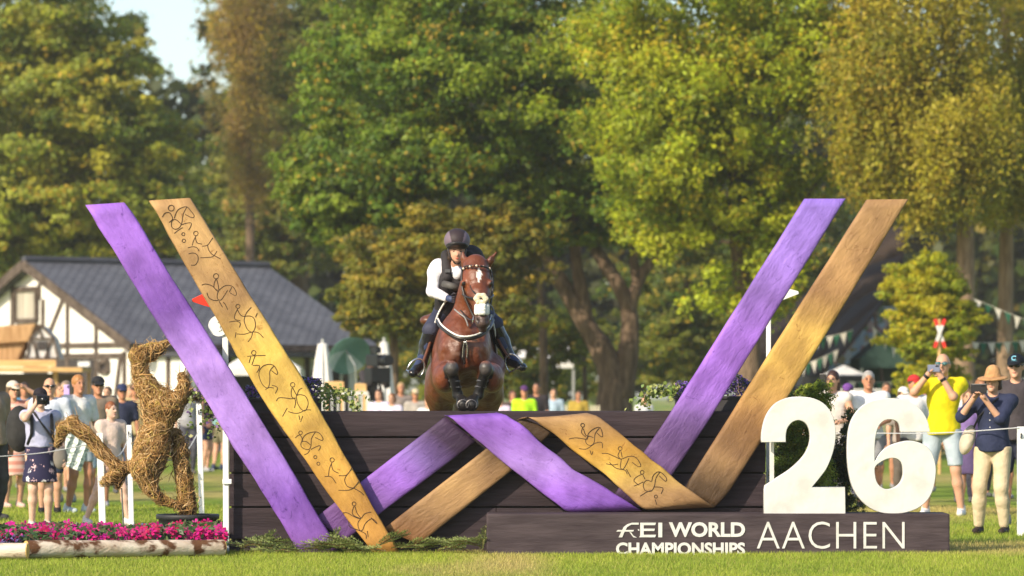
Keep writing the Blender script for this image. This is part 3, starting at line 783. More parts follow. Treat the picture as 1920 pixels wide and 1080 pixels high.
def limbs(src, crowns, D, n, r0=0.09):
    """a few limbs from a fork point (px,py) out to crown centres"""
    out = []
    for k in range(n):
        c = crowns[k % len(crowns)]
        e = (c[0] + random.uniform(-0.5, 0.5) * c[2], c[1] + random.uniform(-0.4, 0.3) * c[3], c[5] + random.uniform(-0.7, 0.4) * c[4])
        mid = ((src[0] + e[0]) / 2 + random.uniform(-12, 12), (src[1] + e[1]) / 2 + random.uniform(-5, 20), e[2] * 0.5)
        out.append(([(src[0], src[1], 0), mid, e], [r0, r0 * 0.6, 0.02]))
    return out

# centre maple in front of the wood, forked trunk
GM = [(0.085, 0.15, 0.016), (0.115, 0.185, 0.018), (0.15, 0.215, 0.02), (0.07, 0.125, 0.016)]
c3 = [(860, -40, 300, 150, 3.6, 0, 60, 0.75), (700, 150, 130, 110, 2.6, -0.6, 26, 0.7), (860, 130, 190, 120, 3.0, -1.4, 40, 0.75), (1040, 90, 150, 150, 3.0, -0.8, 36, 0.72),
      (690, 310, 135, 75, 2.4, -0.8, 26, 0.62), (800, 300, 150, 80, 2.6, -1.6, 26, 0.68), (610, 360, 62, 55, 1.7, -0.8, 14, 0.5), (700, 390, 120, 45, 2.0, -1.2, 18, 0.52),
      (1090, 290, 90, 110, 2.2, -1.0, 22, 0.62), (960, 235, 150, 70, 2.4, -1.2, 24, 0.65), (1120, 375, 75, 45, 1.7, -0.9, 12, 0.5), (980, 360, 120, 50, 1.8, 0.6, 14, 0.55), (1000, 440, 130, 45, 1.6, 0.9, 12, 0.45), (840, 420, 120, 40, 1.8, 0.5, 14, 0.5), (1150, 440, 90, 40, 1.4, 0.6, 9, 0.45), (620, 430, 60, 40, 1.4, -0.6, 8, 0.45)]
t3 = [([(1150, 790), (1148, 700), (1100, 610), (1035, 500), (990, 420), (930, 300)], [0.50, 0.34, 0.23, 0.17, 0.12, 0.05]),
      ([(1160, 745), (1180, 640), (1172, 560), (1105, 450), (1070, 390), (1040, 260)], [0.36, 0.24, 0.19, 0.14, 0.10, 0.04]),
      ([(1100, 610), (1082, 500), (1070, 420), (1050, 330)], [0.20, 0.14, 0.11, 0.05]),
      ([(1178, 600), (1200, 520), (1260, 450), (1330, 390), (1400, 340)], [0.17, 0.13, 0.10, 0.07, 0.03]),
      ([(1195, 530), (1190, 470), (1230, 410), (1250, 340)], [0.13, 0.10, 0.07, 0.03]),
      ([(1265, 445), (1310, 440), (1370, 455), (1420, 440)], [0.07, 0.05, 0.04, 0.02]),
      ([(1000, 440), (960, 380), (880, 340), (760, 330)], [0.12, 0.09, 0.06, 0.02]), ([(1035, 500), (930, 430), (820, 420), (720, 440)], [0.09, 0.06, 0.04, 0.02]),
      ([(980, 400), (985, 330), (940, 250), (880, 200)], [0.10, 0.08, 0.05, 0.02])]
tree('maple_tree', 'large green maple with forked trunk right behind the rider', 1155, 100, c3, t3, leaf=0.155, palette=GM, per=245, yellow=0.05)

# yellow-green tree to the right of it
GY_ = [(0.20, 0.27, 0.016), (0.25, 0.315, 0.018), (0.30, 0.35, 0.02), (0.15, 0.21, 0.015)]
c4 = [(1290, -20, 210, 130, 3.2, 0, 44, 0.72), (1240, 140, 130, 120, 2.6, -0.8, 32, 0.66), (1400, 110, 150, 120, 2.8, 0, 34, 0.7), (1230, 300, 105, 90, 2.2, -1.0, 26, 0.6),
      (1330, 250, 100, 90, 2.2, -0.6, 18, 0.6), (1480, 60, 130, 130, 2.6, 0.5, 26, 0.66), (1260, 375, 70, 32, 1.4, -0.8, 10, 0.45), (1440, 330, 60, 50, 1.4, 0.4, 8, 0.45), (1530, 330, 70, 35, 1.5, 0.6, 8, 0.45), (1350, 400, 90, 40, 1.4, -0.5, 12, 0.42), (1250, 430, 60, 35, 1.2, -0.5, 7, 0.4), (1450, 440, 80, 60, 1.6, 0, 10, 0.5), (1400, 520, 80, 50, 1.5, 0, 9, 0.5)]
t4 = [([(1405, 800), (1400, 600), (1385, 420), (1370, 200), (1350, 0)], [0.30, 0.26, 0.22, 0.16, 0.08]),
      ([(1385, 400), (1440, 240), (1510, 190), (1600, 195)], [0.11, 0.09, 0.07, 0.03]), ([(1460, 225), (1500, 180), (1530, 155), (1580, 145)], [0.06, 0.05, 0.04, 0.02]), ([(1388, 430), (1320, 330), (1250, 270)], [0.10, 0.07, 0.02]),
      ([(1400, 560), (1480, 420), (1540, 330)], [0.07, 0.05, 0.02])]
tree('acacia_tree', 'bright yellow green tree above the right purple band', 1405, 93, c4, t4, leaf=0.145, palette=GY_, per=250, yellow=0.10, droop=0.3, ycol=(0.36, 0.31, 0.02))

# two drooping trees at the right with bare straight trunks
GR = [(0.19, 0.20, 0.022), (0.24, 0.235, 0.022), (0.28, 0.26, 0.026), (0.14, 0.16, 0.02)]
c5 = [(1720, -10, 170, 130, 3.0, 0, 40, 0.66), (1640, 130, 100, 120, 2.2, -0.5, 30, 0.6), (1750, 200, 120, 150, 2.4, -0.8, 38, 0.62), (1650, 270, 70, 90, 1.8, -0.6, 20, 0.5), (1720, 340, 85, 55, 1.7, -0.9, 20, 0.48), (1780, 345, 60, 40, 1.5, -0.7, 12, 0.45), (1620, 170, 60, 70, 1.4, 0, 12, 0.5)]
tree('ash_tree', 'drooping olive green tree whose bare trunk stands behind the man in yellow', 1808, 92, c5, [([(1808, 800), (1808, 620), (1810, 450), (1800, 250), (1770, 20)], [0.27, 0.22, 0.19, 0.14, 0.08])] + limbs((1804, 300), c5, 92, 5), leaf=0.125, palette=GR, per=260, droop=0.9, yellow=0.10, ycol=(0.34, 0.27, 0.03))
c6 = [(1890, 20, 130, 150, 3.0, 0, 36, 0.66), (1870, 220, 110, 130, 2.4, -0.6, 36, 0.6), (1900, 330, 80, 50, 1.7, -0.6, 18, 0.48), (1860, 360, 50, 40, 1.3, -0.8, 9, 0.4), (1985, 150, 90, 200, 2.4, 0, 20, 0.66)]
tree('ash_tree', 'drooping olive green tree whose bare trunk stands nearest the right edge', 1885, 95, c6, [([(1884, 800), (1885, 620), (1887, 450), (1890, 250), (1885, 20)], [0.21, 0.18, 0.16, 0.12, 0.07])] + limbs((1889, 330), c6, 95, 4), leaf=0.125, palette=GR, per=260, droop=0.9, yellow=0.10, ycol=(0.34, 0.27, 0.03))
GBU = [(0.24, 0.27, 0.014), (0.30, 0.30, 0.015), (0.17, 0.22, 0.014)]
c7 = [(1752, 560, 55, 62, 1.1, 0, 30, 0.32), (1716, 620, 34, 50, 0.9, -0.2, 16, 0.28), (1790, 620, 28, 50, 0.8, 0, 12, 0.27), (1705, 535, 28, 36, 0.7, 0.3, 9, 0.26), (1790, 520, 22, 36, 0.6, 0.3, 6, 0.25), (1735, 500, 45, 30, 0.8, 0, 9, 0.28), (1745, 700, 60, 50, 0.9, 0.2, 14, 0.3)]
tree('yellow_shrub', 'tall glowing yellow shrub under the right hand trees', 1745, 88, c7, [([(1745, 840), (1742, 700), (1748, 560)], [0.08, 0.06, 0.03])], leaf=0.11, palette=GBU, per=260, cat='shrub', yellow=0.12, ycol=(0.40, 0.34, 0.02))

# left: broad deciduous tree, then darker ones behind the house
GL = [(0.15, 0.19, 0.026), (0.19, 0.225, 0.026), (0.11, 0.155, 0.024), (0.23, 0.24, 0.028)]
c1 = [(70, 30, 170, 170, 4.5, 0, 56, 0.95), (40, 220, 190, 160, 4.0, -1.0, 50, 0.9), (190, 200, 115, 120, 3.4, -1.0, 44, 0.8), (270, 310, 80, 90, 2.6, -0.8, 26, 0.7), (120, 390, 210, 90, 3.4, -1.2, 40, 0.8), (-60, 350, 120, 170, 3, 0, 24, 0.9), (330, 420, 60, 60, 2, -0.4, 14, 0.65), (60, 480, 170, 45, 2.4, -0.4, 24, 0.65)]
tree('lime_tree', 'broad green tree filling the left behind the half-timbered house', 120, 132, c1, [([(120, 800), (120, 600), (115, 400), (110, 150)], [0.45, 0.40, 0.32, 0.15])] + limbs((118, 420), c1, 132, 7, 0.14), leaf=0.235, palette=GL, per=190, yellow=0.06)
GD2 = [(0.10, 0.135, 0.028), (0.13, 0.165, 0.03), (0.16, 0.18, 0.032)]
c2 = [(560, 40, 130, 160, 4.5, 0, 42, 1.0), (510, 120, 60, 190, 3.4, 0.4, 34, 0.8), (590, 220, 110, 110, 3.2, -0.6, 34, 0.85), (480, 330, 90, 110, 3.0, 0, 26, 0.85), (570, 400, 100, 110, 3.0, 0.4, 30, 0.85), (470, 470, 90, 80, 2.6, 0, 20, 0.8), (660, 30, 80, 150, 3, 1, 20, 0.95)]
tree('beech_tree', 'tall dull green tree between the sky gap and the maple', 560, 148, c2, [([(560, 800), (560, 500), (555, 250), (550, 20)], [0.40, 0.34, 0.24, 0.10])] + limbs((558, 400), c2, 148, 6, 0.13), leaf=0.25, palette=GD2, per=175, yellow=0.09, ycol=(0.27, 0.18, 0.05))
cb = [(462, 90, 32, 110, 2.0, 0, 30, 0.55), (470, -20, 60, 80, 2.2, 0, 20, 0.6), (460, 230, 40, 80, 1.8, 0, 18, 0.5), (475, 300, 35, 50, 1.5, 0, 10, 0.45)]
tree('birch_tree', 'slender brownish birch beside the pale sky gap', 470, 142, cb, [([(470, 800), (470, 500), (465, 250), (462, 0)], [0.20, 0.17, 0.11, 0.05])], leaf=0.13, palette=[(0.17, 0.13, 0.045), (0.13, 0.12, 0.03), (0.20, 0.15, 0.05)], per=190, droop=1.2, yellow=0.1)
# olive understorey seen below the maple's crown, and the dark wood behind everything
GU = [(0.17, 0.165, 0.022), (0.14, 0.15, 0.02), (0.205, 0.18, 0.024), (0.105, 0.125, 0.02)]
for (bx, D, cr_, lab, pal) in (
    (735, 95, [(730, 540, 75, 75, 1.5, 0, 34, 0.42), (690, 600, 60, 40, 1.2, 0, 14, 0.36), (790, 480, 80, 50, 1.5, 0, 20, 0.42), (680, 480, 50, 45, 1.2, 0.3, 10, 0.4), (800, 580, 60, 60, 1.3, 0.3, 16, 0.4)], 'olive yellow bushy tree left of the rider', GU),
    (915, 96, [(930, 500, 80, 60, 1.5, 0, 22, 0.42), (860, 440, 80, 50, 1.4, 0, 16, 0.42), (950, 590, 55, 45, 1.2, 0, 12, 0.4), (870, 540, 60, 60, 1.2, 0.3, 12, 0.4), (960, 440, 50, 35, 1.1, 0, 8, 0.4)], 'olive bushy tree right behind the rider and horse', GU),
    (1290, 122, [(1290, 560, 130, 110, 2.4, 0, 44, 0.6), (1240, 660, 90, 70, 1.8, 0, 24, 0.5), (1380, 640, 110, 80, 2.0, 0, 28, 0.55), (1330, 470, 110, 60, 2.0, 0, 18, 0.6)], 'dark green bushy tree right of the forked trunk', [(0.06, 0.095, 0.016), (0.085, 0.12, 0.018), (0.12, 0.145, 0.02)]),
    (1540, 128, [(1540, 460, 120, 110, 2.4, 0, 36, 0.65), (1600, 560, 110, 90, 2.2, 0, 24, 0.6), (1480, 570, 80, 80, 2.0, 0, 20, 0.6)], 'dark green tree in the gap between the right bands', [(0.05, 0.075, 0.018), (0.07, 0.10, 0.018)]),
    (990, 107, [(960, 640, 70, 30, 1.2, 0, 9, 0.38), (1050, 655, 60, 30, 1.2, 0, 8, 0.38), (900, 700, 60, 30, 1.0, 0, 9, 0.36), (1000, 712, 90, 28, 1.0, 0, 12, 0.36), (1060, 600, 60, 30, 1.2, 0, 7, 0.4)], 'loose bushy tree in front of the white marquee', [(0.12, 0.16, 0.016), (0.16, 0.19, 0.018), (0.09, 0.125, 0.016)]),
    (880, 134, [(830, 690, 150, 50, 1.6, 0, 30, 0.5), (1040, 700, 120, 45, 1.4, 0, 22, 0.5)], 'low dark hedge behind the small crowd and the horse', [(0.10, 0.14, 0.014), (0.14, 0.17, 0.016), (0.06, 0.09, 0.014)])):
    tree('understorey_tree' if 'tree' in lab else 'hedge', lab, bx, D, cr_, [([(bx, 810), (bx + 4, 640), (bx - 3, 500)], [0.13, 0.10, 0.05])], leaf=0.165, palette=pal, per=165, cat='tree' if 'tree' in lab else 'hedge', group=None, yellow=0.08)
far = []
for k in range(30):
    px = -120 + k * 75
    if 250 < px < 460: top = 175
    else: top = random.uniform(-60, 160)
    far.append((px, (top + 760) / 2, 85, (760 - top) / 2, 2.5, random.uniform(-3, 3), 30, 1.5))
wd = []
for (px, py, rx, rz, rd, do, nc, cr) in far:
    w = W(px, py, 185); w.y += do; wd.append((w, (rx * 185 / F, rd, rz * 185 / F), nc, cr))
P, N, C = foliage(wd, 0.3, [(0.05, 0.07, 0.018), (0.07, 0.09, 0.02), (0.085, 0.105, 0.022)], 42, fill=0.4)
tag(link('far_wood', leaves_mesh('far_wood', P, N, np.full(len(P), 0.62), C, 0.8), MLF), 'dark wood closing the view behind all the nearer trees', 'wood', kind='stuff')
# slim dark trunks standing in the shade left of the forked maple
for (px, D, r, lab) in ((1022, 104, 0.11, 'slim dark tree trunk left of the forked maple'), (1098, 108, 0.06, 'thin sapling trunk just left of the forked trunk')):
    o = MB().tube([W(px, 830, D), W(px - 2, 700, D), W(px - 4, 600, D), W(px - 12, 470, D), W(px - 20, 380, D)], [r * 1.3, r, r * 0.95, r * 0.8, r * 0.4], 8).build('tree_trunk', MBK, smooth=True)
    tag(o, lab, 'tree trunk')
# ================================================================== half-timbered house
MPLA = M('white_plaster', (0.70, 0.68, 0.62), (0.80, 0.78, 0.73), scale=2, rough=0.85, spec=0.1)
MTIM = M('dark_timber', (0.06, 0.045, 0.035), (0.13, 0.10, 0.08), scale=5, rough=0.8, bump=0.4, spec=0.15, stretch=(1, 1, 1))
MGLS = M('window_glass', (0.30, 0.27, 0.22), (0.48, 0.44, 0.36), scale=2, rough=0.2, spec=0.5, stretch=(6, 6, 0.3))
MDK = M('dark_interior', (0.035, 0.03, 0.03), (0.06, 0.05, 0.045), scale=1.5, rough=0.8)
def roof_mat():
    m = M('roof_tiles', (0.12, 0.122, 0.135), (0.175, 0.178, 0.195), scale=1.2, rough=0.6, spec=0.3, detail=8)
    nt = m.node_tree; N = nt.nodes; L = nt.links; b = N['Principled BSDF']
    src = b.inputs['Base Color'].links[0].from_socket
    at = N.new('ShaderNodeUVMap'); br = N.new('ShaderNodeTexBrick')
    br.inputs['Color1'].default_value = (1, 1, 1, 1); br.inputs['Color2'].default_value = (0.78, 0.78, 0.8, 1); br.inputs['Mortar'].default_value = (0.38, 0.38, 0.4, 1)
    br.inputs['Scale'].default_value = 1.0; br.inputs['Mortar Size'].default_value = 0.03; br.inputs['Brick Width'].default_value = 0.30; br.inputs['Row Height'].default_value = 0.16
    L.new(at.outputs[0], br.inputs['Vector'])
    mx = N.new('ShaderNodeMix'); mx.data_type = 'RGBA'; mx.blend_type = 'MULTIPLY'; mx.inputs[0].default_value = 1
    L.new(src, mx.inputs[6]); L.new(br.outputs['Color'], mx.inputs[7]); L.new(mx.outputs[2], b.inputs['Base Color'])
    bp = N.new('ShaderNodeBump'); bp.inputs['Strength'].default_value = 0.6; bp.inputs['Distance'].default_value = 0.03
    L.new(br.outputs['Fac'], bp.inputs['Height']); bp.invert = True; L.new(bp.outputs[0], b.inputs['Normal'])
    return m
MRF = roof_mat()
PHI = math.radians(49)
uu = Vector((math.cos(PHI), -math.sin(PHI), 0)); vv = Vector((math.sin(PHI), math.cos(PHI), 0)); zz = Vector((0, 0, 1))
HA = W(66, 735, 110); HA.z = 0
house = empty('timber_frame_house', HA)
tag(house, 'white half-timbered house with grey tiled roof on the left', 'house')
def hp(s_, z_, d_=0.0): return HA + uu * s_ + vv * d_ + zz * z_
def hs(px): return (px - 66) * 110 / F / math.cos(PHI)
def hz(py): return CH + (HY - py) * 109 / F
AS, ZR, ZE, RL = 4.5, hz(487), hz(640), 7.6
def prism_g(pts, th, name, m, bevel=0, d0=0.0):
    return MB().prism([hp(s_, z_, d0) for (s_, z_) in pts], vv * th).build(name, m, house, bevel=bevel)
zro = lambda s_: ZR - 0.18 - (ZR - ZE) * abs(s_) / AS
prism_g([(-AS + 0.35, -0.1), (-AS + 0.35, zro(AS - 0.35)), (0, zro(0)), (AS - 0.35, zro(AS - 0.35)), (AS - 0.35, -0.1)], 0.2, 'gable_wall', MPLA)
lw = MB().prism([hp(AS - 0.55, -0.1, 0.2), hp(AS - 0.35, -0.1, 0.2), hp(AS - 0.35, ZE - 0.1, 0.2), hp(AS - 0.55, ZE - 0.1, 0.2)], vv * (RL - 0.5)).build('side_wall', MPLA, house)
MB().prism([hp(-AS + 0.35, -0.1, 0.2), hp(-AS + 0.55, -0.1, 0.2), hp(-AS + 0.55, ZE - 0.1, 0.2), hp(-AS + 0.35, ZE - 0.1, 0.2)], vv * (RL - 0.5)).build('side_wall', MPLA, house)
def roof_side(sg):
    th = 0.16; ov = 0.35
    e = Vector((0, 0, 0))
    q = [hp(0, ZR, -ov), hp(sg * AS * 1.04, ZE - 0.085, -ov), hp(sg * AS * 1.04, ZE - 0.085, RL), hp(0, ZR, RL)]
    n_ = (q[1] - q[0]).cross(q[3] - q[0]).normalized()
    if n_.z < 0: n_ = -n_
    me = bpy.data.meshes.new('roof')
    vs = [p - HA for p in q] + [p - HA - n_ * th for p in q]
    fs = [(0, 1, 2, 3), (7, 6, 5, 4), (0, 4, 5, 1), (1, 5, 6, 2), (2, 6, 7, 3), (3, 7, 4, 0)]
    me.from_pydata([tuple(v) for v in vs], [], fs)
    uv = me.uv_layers.new(name='UVMap')
    ln = (q[1] - q[0]).length; wd_ = (q[3] - q[0]).length
    cs = {0: (0, ln), 1: (0, 0), 2: (wd_, 0), 3: (wd_, ln)}
    for lp_ in me.loops: uv.data[lp_.index].uv = cs[lp_.vertex_index % 4]
    me.update()
    return link('roof', me, MRF, house)
r1 = roof_side(1); r2 = roof_side(-1)
MB().tube([hp(0, ZR + 0.02, -0.36), hp(0, ZR + 0.02, RL)], 0.11, 8).build('ridge_cap', MRF, r1)
for sg in (-1, 1):
    MB().bar(hp(0, ZR - 0.10, -0.38), hp(sg * AS * 1.04, ZE - 0.19, -0.38), 0.06, 0.24, up=(0, 0, 1)).build('barge_board', MTIM, house)
MB().bar(hp(AS * 1.03, ZE - 0.17, -0.3), hp(AS * 1.03, ZE - 0.17, RL), 0.10, 0.16).build('fascia', MTIM, house)
def beam(p, q, w=0.12, d=-0.012):
    MB().bar(hp(hs(p[0]), hz(p[1]), d), hp(hs(q[0]), hz(q[1]), d), 0.06, w, up=uu if abs(p[0] - q[0]) < 3 else zz).build('timber', MTIM, house)
for p, q in (((136, 556), (136, 800)), ((196, 598), (196, 800)), ((128, 558), (96, 628)), ((84, 560), (84, 668)), ((98, 648), (258, 648)), ((20, 668), (258, 668)), ((10, 612), (84, 612)), ((246, 672), (228, 800)), ((-60, 560), (-60, 800)), ((-120, 668), (20, 668)), ((254, 660), (254, 800)), ((18, 530), (18, 612)), ((76, 530), (76, 560))):
    beam(p, q, 0.13)
def opening(x0, x1, y0, y1, m, frame=True, name='window'):
    f_ = MB().prism([hp(hs(x0), hz(y1), -0.02), hp(hs(x1), hz(y1), -0.02), hp(hs(x1), hz(y0), -0.02), hp(hs(x0), hz(y0), -0.02)], vv * 0.08).build(name, m, house)
    if frame:
        mb = MB(); cs = [(x0, y0), (x1, y0), (x1, y1), (x0, y1)]
        for i in range(4):
            a_, b_ = cs[i], cs[(i + 1) % 4]
            MB().bar(hp(hs(a_[0]), hz(a_[1]), -0.05), hp(hs(b_[0]), hz(b_[1]), -0.05), 0.08, 0.12, up=zz if a_[1] == b_[1] else uu).build('frame', MTIM, f_)
    return f_
win = opening(25, 72, 540, 600, MGLS); win['label'] = 'curtained gable window with dark frame'
opening(206, 222, 678, 698, MDK)
for (x0, x1) in ((100, 136), (136, 193), (40, 96)):
    opening(x0 + 2, x1 - 2, 674, 800, MDK, name='shop_opening', frame=False)
MB().box(hp(hs(172), hz(683), -0.03), (0.5, 0.04, 0.12), rot=Matrix.Rotation(-PHI, 3, 'Z')).build('lit_panel', M('pale_sheet', (0.6, 0.6, 0.6)), house)
for k in range(6):
    p0 = hp(AS - 0.34, 0, 0.5 + k * 1.28)
    MB().box(p0 + zz * (ZE / 2 - 0.1), (0.13, 0.13, ZE - 0.2), rot=Matrix.Rotation(-PHI, 3, 'Z')).build('timber', MTIM, house)
for k in range(2, 5):
    d0 = 0.4 + k * 1.35
    MB().prism([hp(AS - 0.345, 0.05 if k % 2 else 0.8, d0), hp(AS - 0.345, 0.05 if k % 2 else 0.8, d0 + 0.9), hp(AS - 0.345, 2.05, d0 + 0.9), hp(AS - 0.345, 2.05, d0)], uu * 0.03).build('window', MDK, house)

ZW = ZE - 0.42
ww = MB().prism([hp(AS - 0.34, -0.1, 0.5), hp(AS + 1.5, -0.1, 0.5), hp(AS + 1.5, ZW, 0.5), hp(AS - 0.34, ZW, 0.5)], vv * 0.18).build('wing_wall', MPLA, house)
for s_ in (AS + 0.62, AS + 1.45): MB().box(hp(s_, ZW / 2, 0.47), (0.12, 0.06, ZW), rot=Matrix.Rotation(-PHI, 3, 'Z')).build('timber', MTIM, ww)
MB().prism([hp(AS - 0.34, ZW + 0.01, 0.3), hp(AS + 1.7, ZW + 0.01, 0.3), hp(AS + 1.7, ZW + 0.13, 0.3), hp(AS - 0.34, ZW + 0.13, 0.3)], vv * 5.5).build('porch_roof', MRF, house)
# ------------------------------------------------------------------ rustic kiosk with toy house on its roof
MTH = M('thatch', (0.36, 0.20, 0.09), (0.52, 0.32, 0.16), scale=3, rough=0.95, bump=0.8, bscale=20, spec=0.05, stretch=(4, 4, 0.7))
MPINE = M('pine_board', (0.50, 0.30, 0.12), (0.66, 0.43, 0.19), scale=4, rough=0.75, spec=0.2, stretch=(0.6, 2, 4))
DK = 98.0
ki = empty('market_kiosk', (W(60, 0, DK).x, DK, 0)); tag(ki, 'wooden market kiosk with rounded thatched top at the left edge', 'kiosk')
def kb(x0, x1, y0, y1, d0, d1, name, m, parent=ki, bevel=0):
    a_, b_ = W(x0, y1, DK), W(x1, y0, DK)
    return MB().box(((a_.x + b_.x) / 2, DK + (d0 + d1) / 2, (a_.z + b_.z) / 2), (b_.x - a_.x, d1 - d0, b_.z - a_.z)).build(name, m, parent, bevel=bevel)
for nm, pts, d0, d1 in (('thatch', [(-90, 618), (66, 606), (52, 641), (-90, 650)], 0.2, 1.5), ('thatch', [(-90, 650), (44, 642), (30, 676), (-90, 676)], 0.35, 1.35)):
    MB().prism([W(x_, y_, DK) + Vector((0, d0, 0)) for x_, y_ in pts], (0, d1 - d0, 0)).build(nm, MTH, ki, bevel=0.05)
gpts = [(48, 672), (107, 672), (98, 635), (76, 611), (55, 635)]
tg = MB().prism([W(x_, y_, DK) + Vector((0, 0.25, 0)) for x_, y_ in gpts], (0, 1.2, 0)).build('toy_gable', M('kiosk_plaster', (0.5, 0.47, 0.45), (0.6, 0.57, 0.55)), ki)
for p, q in (((55, 635), (48, 672)), ((98, 635), (107, 672)), ((55, 635), (98, 635)), ((76, 611), (54, 636)), ((76, 611), (100, 636)), ((58, 638), (70, 671)), ((95, 638), (82, 671)), ((66, 640), (66, 671)), ((88, 640), (88, 671)), ((48, 672), (107, 672)), ((70, 615), (78, 634))):
    MB().bar(W(*p, DK) + Vector((0, 0.235, 0)), W(*q, DK) + Vector((0, 0.235, 0)), 0.05, 0.045, up=(0, 1, 0)).build('timber', MTIM, tg)
kb(70, 84, 640, 656, 0.22, 0.25, 'window', MDK, tg)
kb(-80, 105, 675, 688, -0.05, 0.05, 'fascia', MPINE); kb(-80, 156, 689, 697, -0.3, 1.9, 'counter_roof', MPINE)
kb(100, 108, 697, 850, 0, 0.1, 'post', MPINE); kb(150, 155, 697, 850, 1.7, 1.8, 'post', MPINE)
kb(-80, 140, 700, 840, 1.7, 1.75, 'back_panel', M('kiosk_back', (0.10, 0.085, 0.075), (0.17, 0.14, 0.12), scale=1.0, rough=0.8))
kb(-80, 100, 790, 850, 0.1, 0.5, 'counter', MPINE)

# ------------------------------------------------------------------ parasols, tents
MCV = M('white_canvas', (0.66, 0.64, 0.62), (0.76, 0.74, 0.72), scale=2, rough=0.8, spec=0.15, trans=0.15)
MPOLE = M('pole_metal', (0.5, 0.5, 0.5), rough=0.4, metal=0.6)
def pavilion(label, x0, x1, ytop, yeave, D):
    r = empty('pavilion', (W((x0 + x1) / 2, 0, D).x, D, 0)); tag(r, label, 'pavilion')
    a_, b_, t_ = W(x0, yeave, D), W(x1, yeave, D), W((x0 + x1) / 2, ytop, D); w_ = (b_.x - a_.x)
    cs = [a_, b_, b_ + Vector((0, w_, 0)), a_ + Vector((0, w_, 0))]; ap = t_ + Vector((0, w_ / 2, 0))
    mb = MB(); vs = cs + [ap] + [c - Vector((0, 0, 0.16)) for c in cs]
    mb.add(vs, [(0, 1, 4), (1, 2, 4), (2, 3, 4), (3, 0, 4), (0, 5, 6, 1), (1, 6, 7, 2), (2, 7, 8, 3), (3, 8, 5, 0)]); mb.build('canopy', MCV, r)
    for c in cs: MB().tube([Vector((c.x * 0.995 + t_.x * 0.005, c.y, -0.02)), c - Vector((0, 0, 0.03))], 0.035, 6).build('pole', MPOLE, r)
    return r
pavilion('white peaked garden pavilion behind the left gold band', 418, 562, 642, 690, 92)
def closed_parasol(label, px, y0, y1, D, w0, w1):
    r = empty('closed_parasol', (W(px, 0, D).x, D, 0)); tag(r, label, 'parasol', 'closed white parasols')
    t_, e_ = W(px, y0, D), W(px, y1, D); mb = MB(); n = 20; vs = []; fs = []
    for i, (z_, w_) in enumerate(((t_.z + 0.02, w0 * 0.3), (t_.z, w0), ((t_.z * 2 + e_.z) / 3, w0 * 0.55 + w1 * 0.45), (e_.z + 0.1, w1), (e_.z, w1 * 0.93))):
        for k in range(n):
            q = w_ * (1 + (0.16 if k % 2 else -0.10) * min(i, 2) / 2); vs.append((t_.x + q * math.cos(2 * PI * k / n), D + q * math.sin(2 * PI * k / n), z_))
    for i in range(4):
        for k in range(n): fs.append((i * n + k, i * n + (k + 1) % n, (i + 1) * n + (k + 1) % n, (i + 1) * n + k))
    fs.append(tuple(range(n))); mb.add(vs, fs); mb.build('canvas', MCV, r)
    MB().tube([(t_.x, D, -0.02), (t_.x, D, t_.z + 0.1)], 0.03, 6).build('pole', MPOLE, r)
    MB().box((t_.x, D, 0.05), (0.5, 0.5, 0.1)).build('foot', MDK, r)
closed_parasol('tall folded white parasol left of the green umbrella', 605, 645, 735, 86, 0.09, 0.20)
closed_parasol('folded white parasol right of the green umbrella', 720, 642, 760, 90, 0.08, 0.22)
ug = empty('green_umbrella', W(655, 735 + CH * F / 84, 84)); tag(ug, 'big green umbrella tipped on its side above the camera operator', 'umbrella')
MUG = M('green_nylon', (0.10, 0.20, 0.15), (0.14, 0.26, 0.20), scale=1, rough=0.5, trans=0.35)
MUL = M('pale_nylon', (0.32, 0.40, 0.36), rough=0.5, trans=0.35)
uc = W(655, 667, 84); ax_ = Vector((-0.35, 0.75, 0.55)).normalized(); tx = ax_.cross(Vector((0, 0, 1))).normalized(); ty = tx.cross(ax_)
for k in range(8):
    mb = MB(); rows_ = []
    for i in range(5):
        t = i / 4; rr = 0.44 * math.sin(t * 1.35) / math.sin(1.35); dz_ = 0.20 * (1 - t * t)
        rows_.append([uc + ax_ * dz_ + (tx * math.cos(a_) + ty * math.sin(a_)) * rr for a_ in (2 * PI * k / 8 + 0.2, 2 * PI * (k + 0.5) / 8 + 0.2, 2 * PI * (k + 1) / 8 + 0.2)])
    for i in range(4): mb.add(rows_[i] + rows_[i + 1], [(0, 1, 4, 3), (1, 2, 5, 4)])
    mb.build('umbrella_panel', MUL if k in (4, 6) else MUG, ug)
MB().tube([uc + ax_ * 0.25, uc - ax_ * 0.35, W(672, 760, 84), Vector((W(672, 0, 84).x, 84, -0.05))], 0.018, 6).build('pole', MPOLE, ug)
# far white marquee glimpsed between trunks
mq = empty('white_marquee', (W(1000, 0, 112).x, 113, 0)); tag(mq, 'long white marquee seen between trunks behind the horse', 'marquee')
a_, b_ = W(925, 690, 112), W(1075, 668, 112)
MB().box(((a_.x + b_.x) / 2, 113, a_.z + 0.1), (b_.x - a_.x, 2, 0.20)).build('valance', MCV, mq)
MB().prism([Vector((a_.x, 112, a_.z + 0.26)), Vector((a_.x, 114, a_.z + 0.26)), Vector((a_.x, 113, a_.z + 0.75))], (b_.x - a_.x, 0, 0)).build('roof', MCV, mq)
for k in range(5): MB().box((a_.x + (b_.x - a_.x) * k / 4, 112.1, a_.z / 2), (0.07, 0.07, a_.z)).build('post', MPOLE, mq)

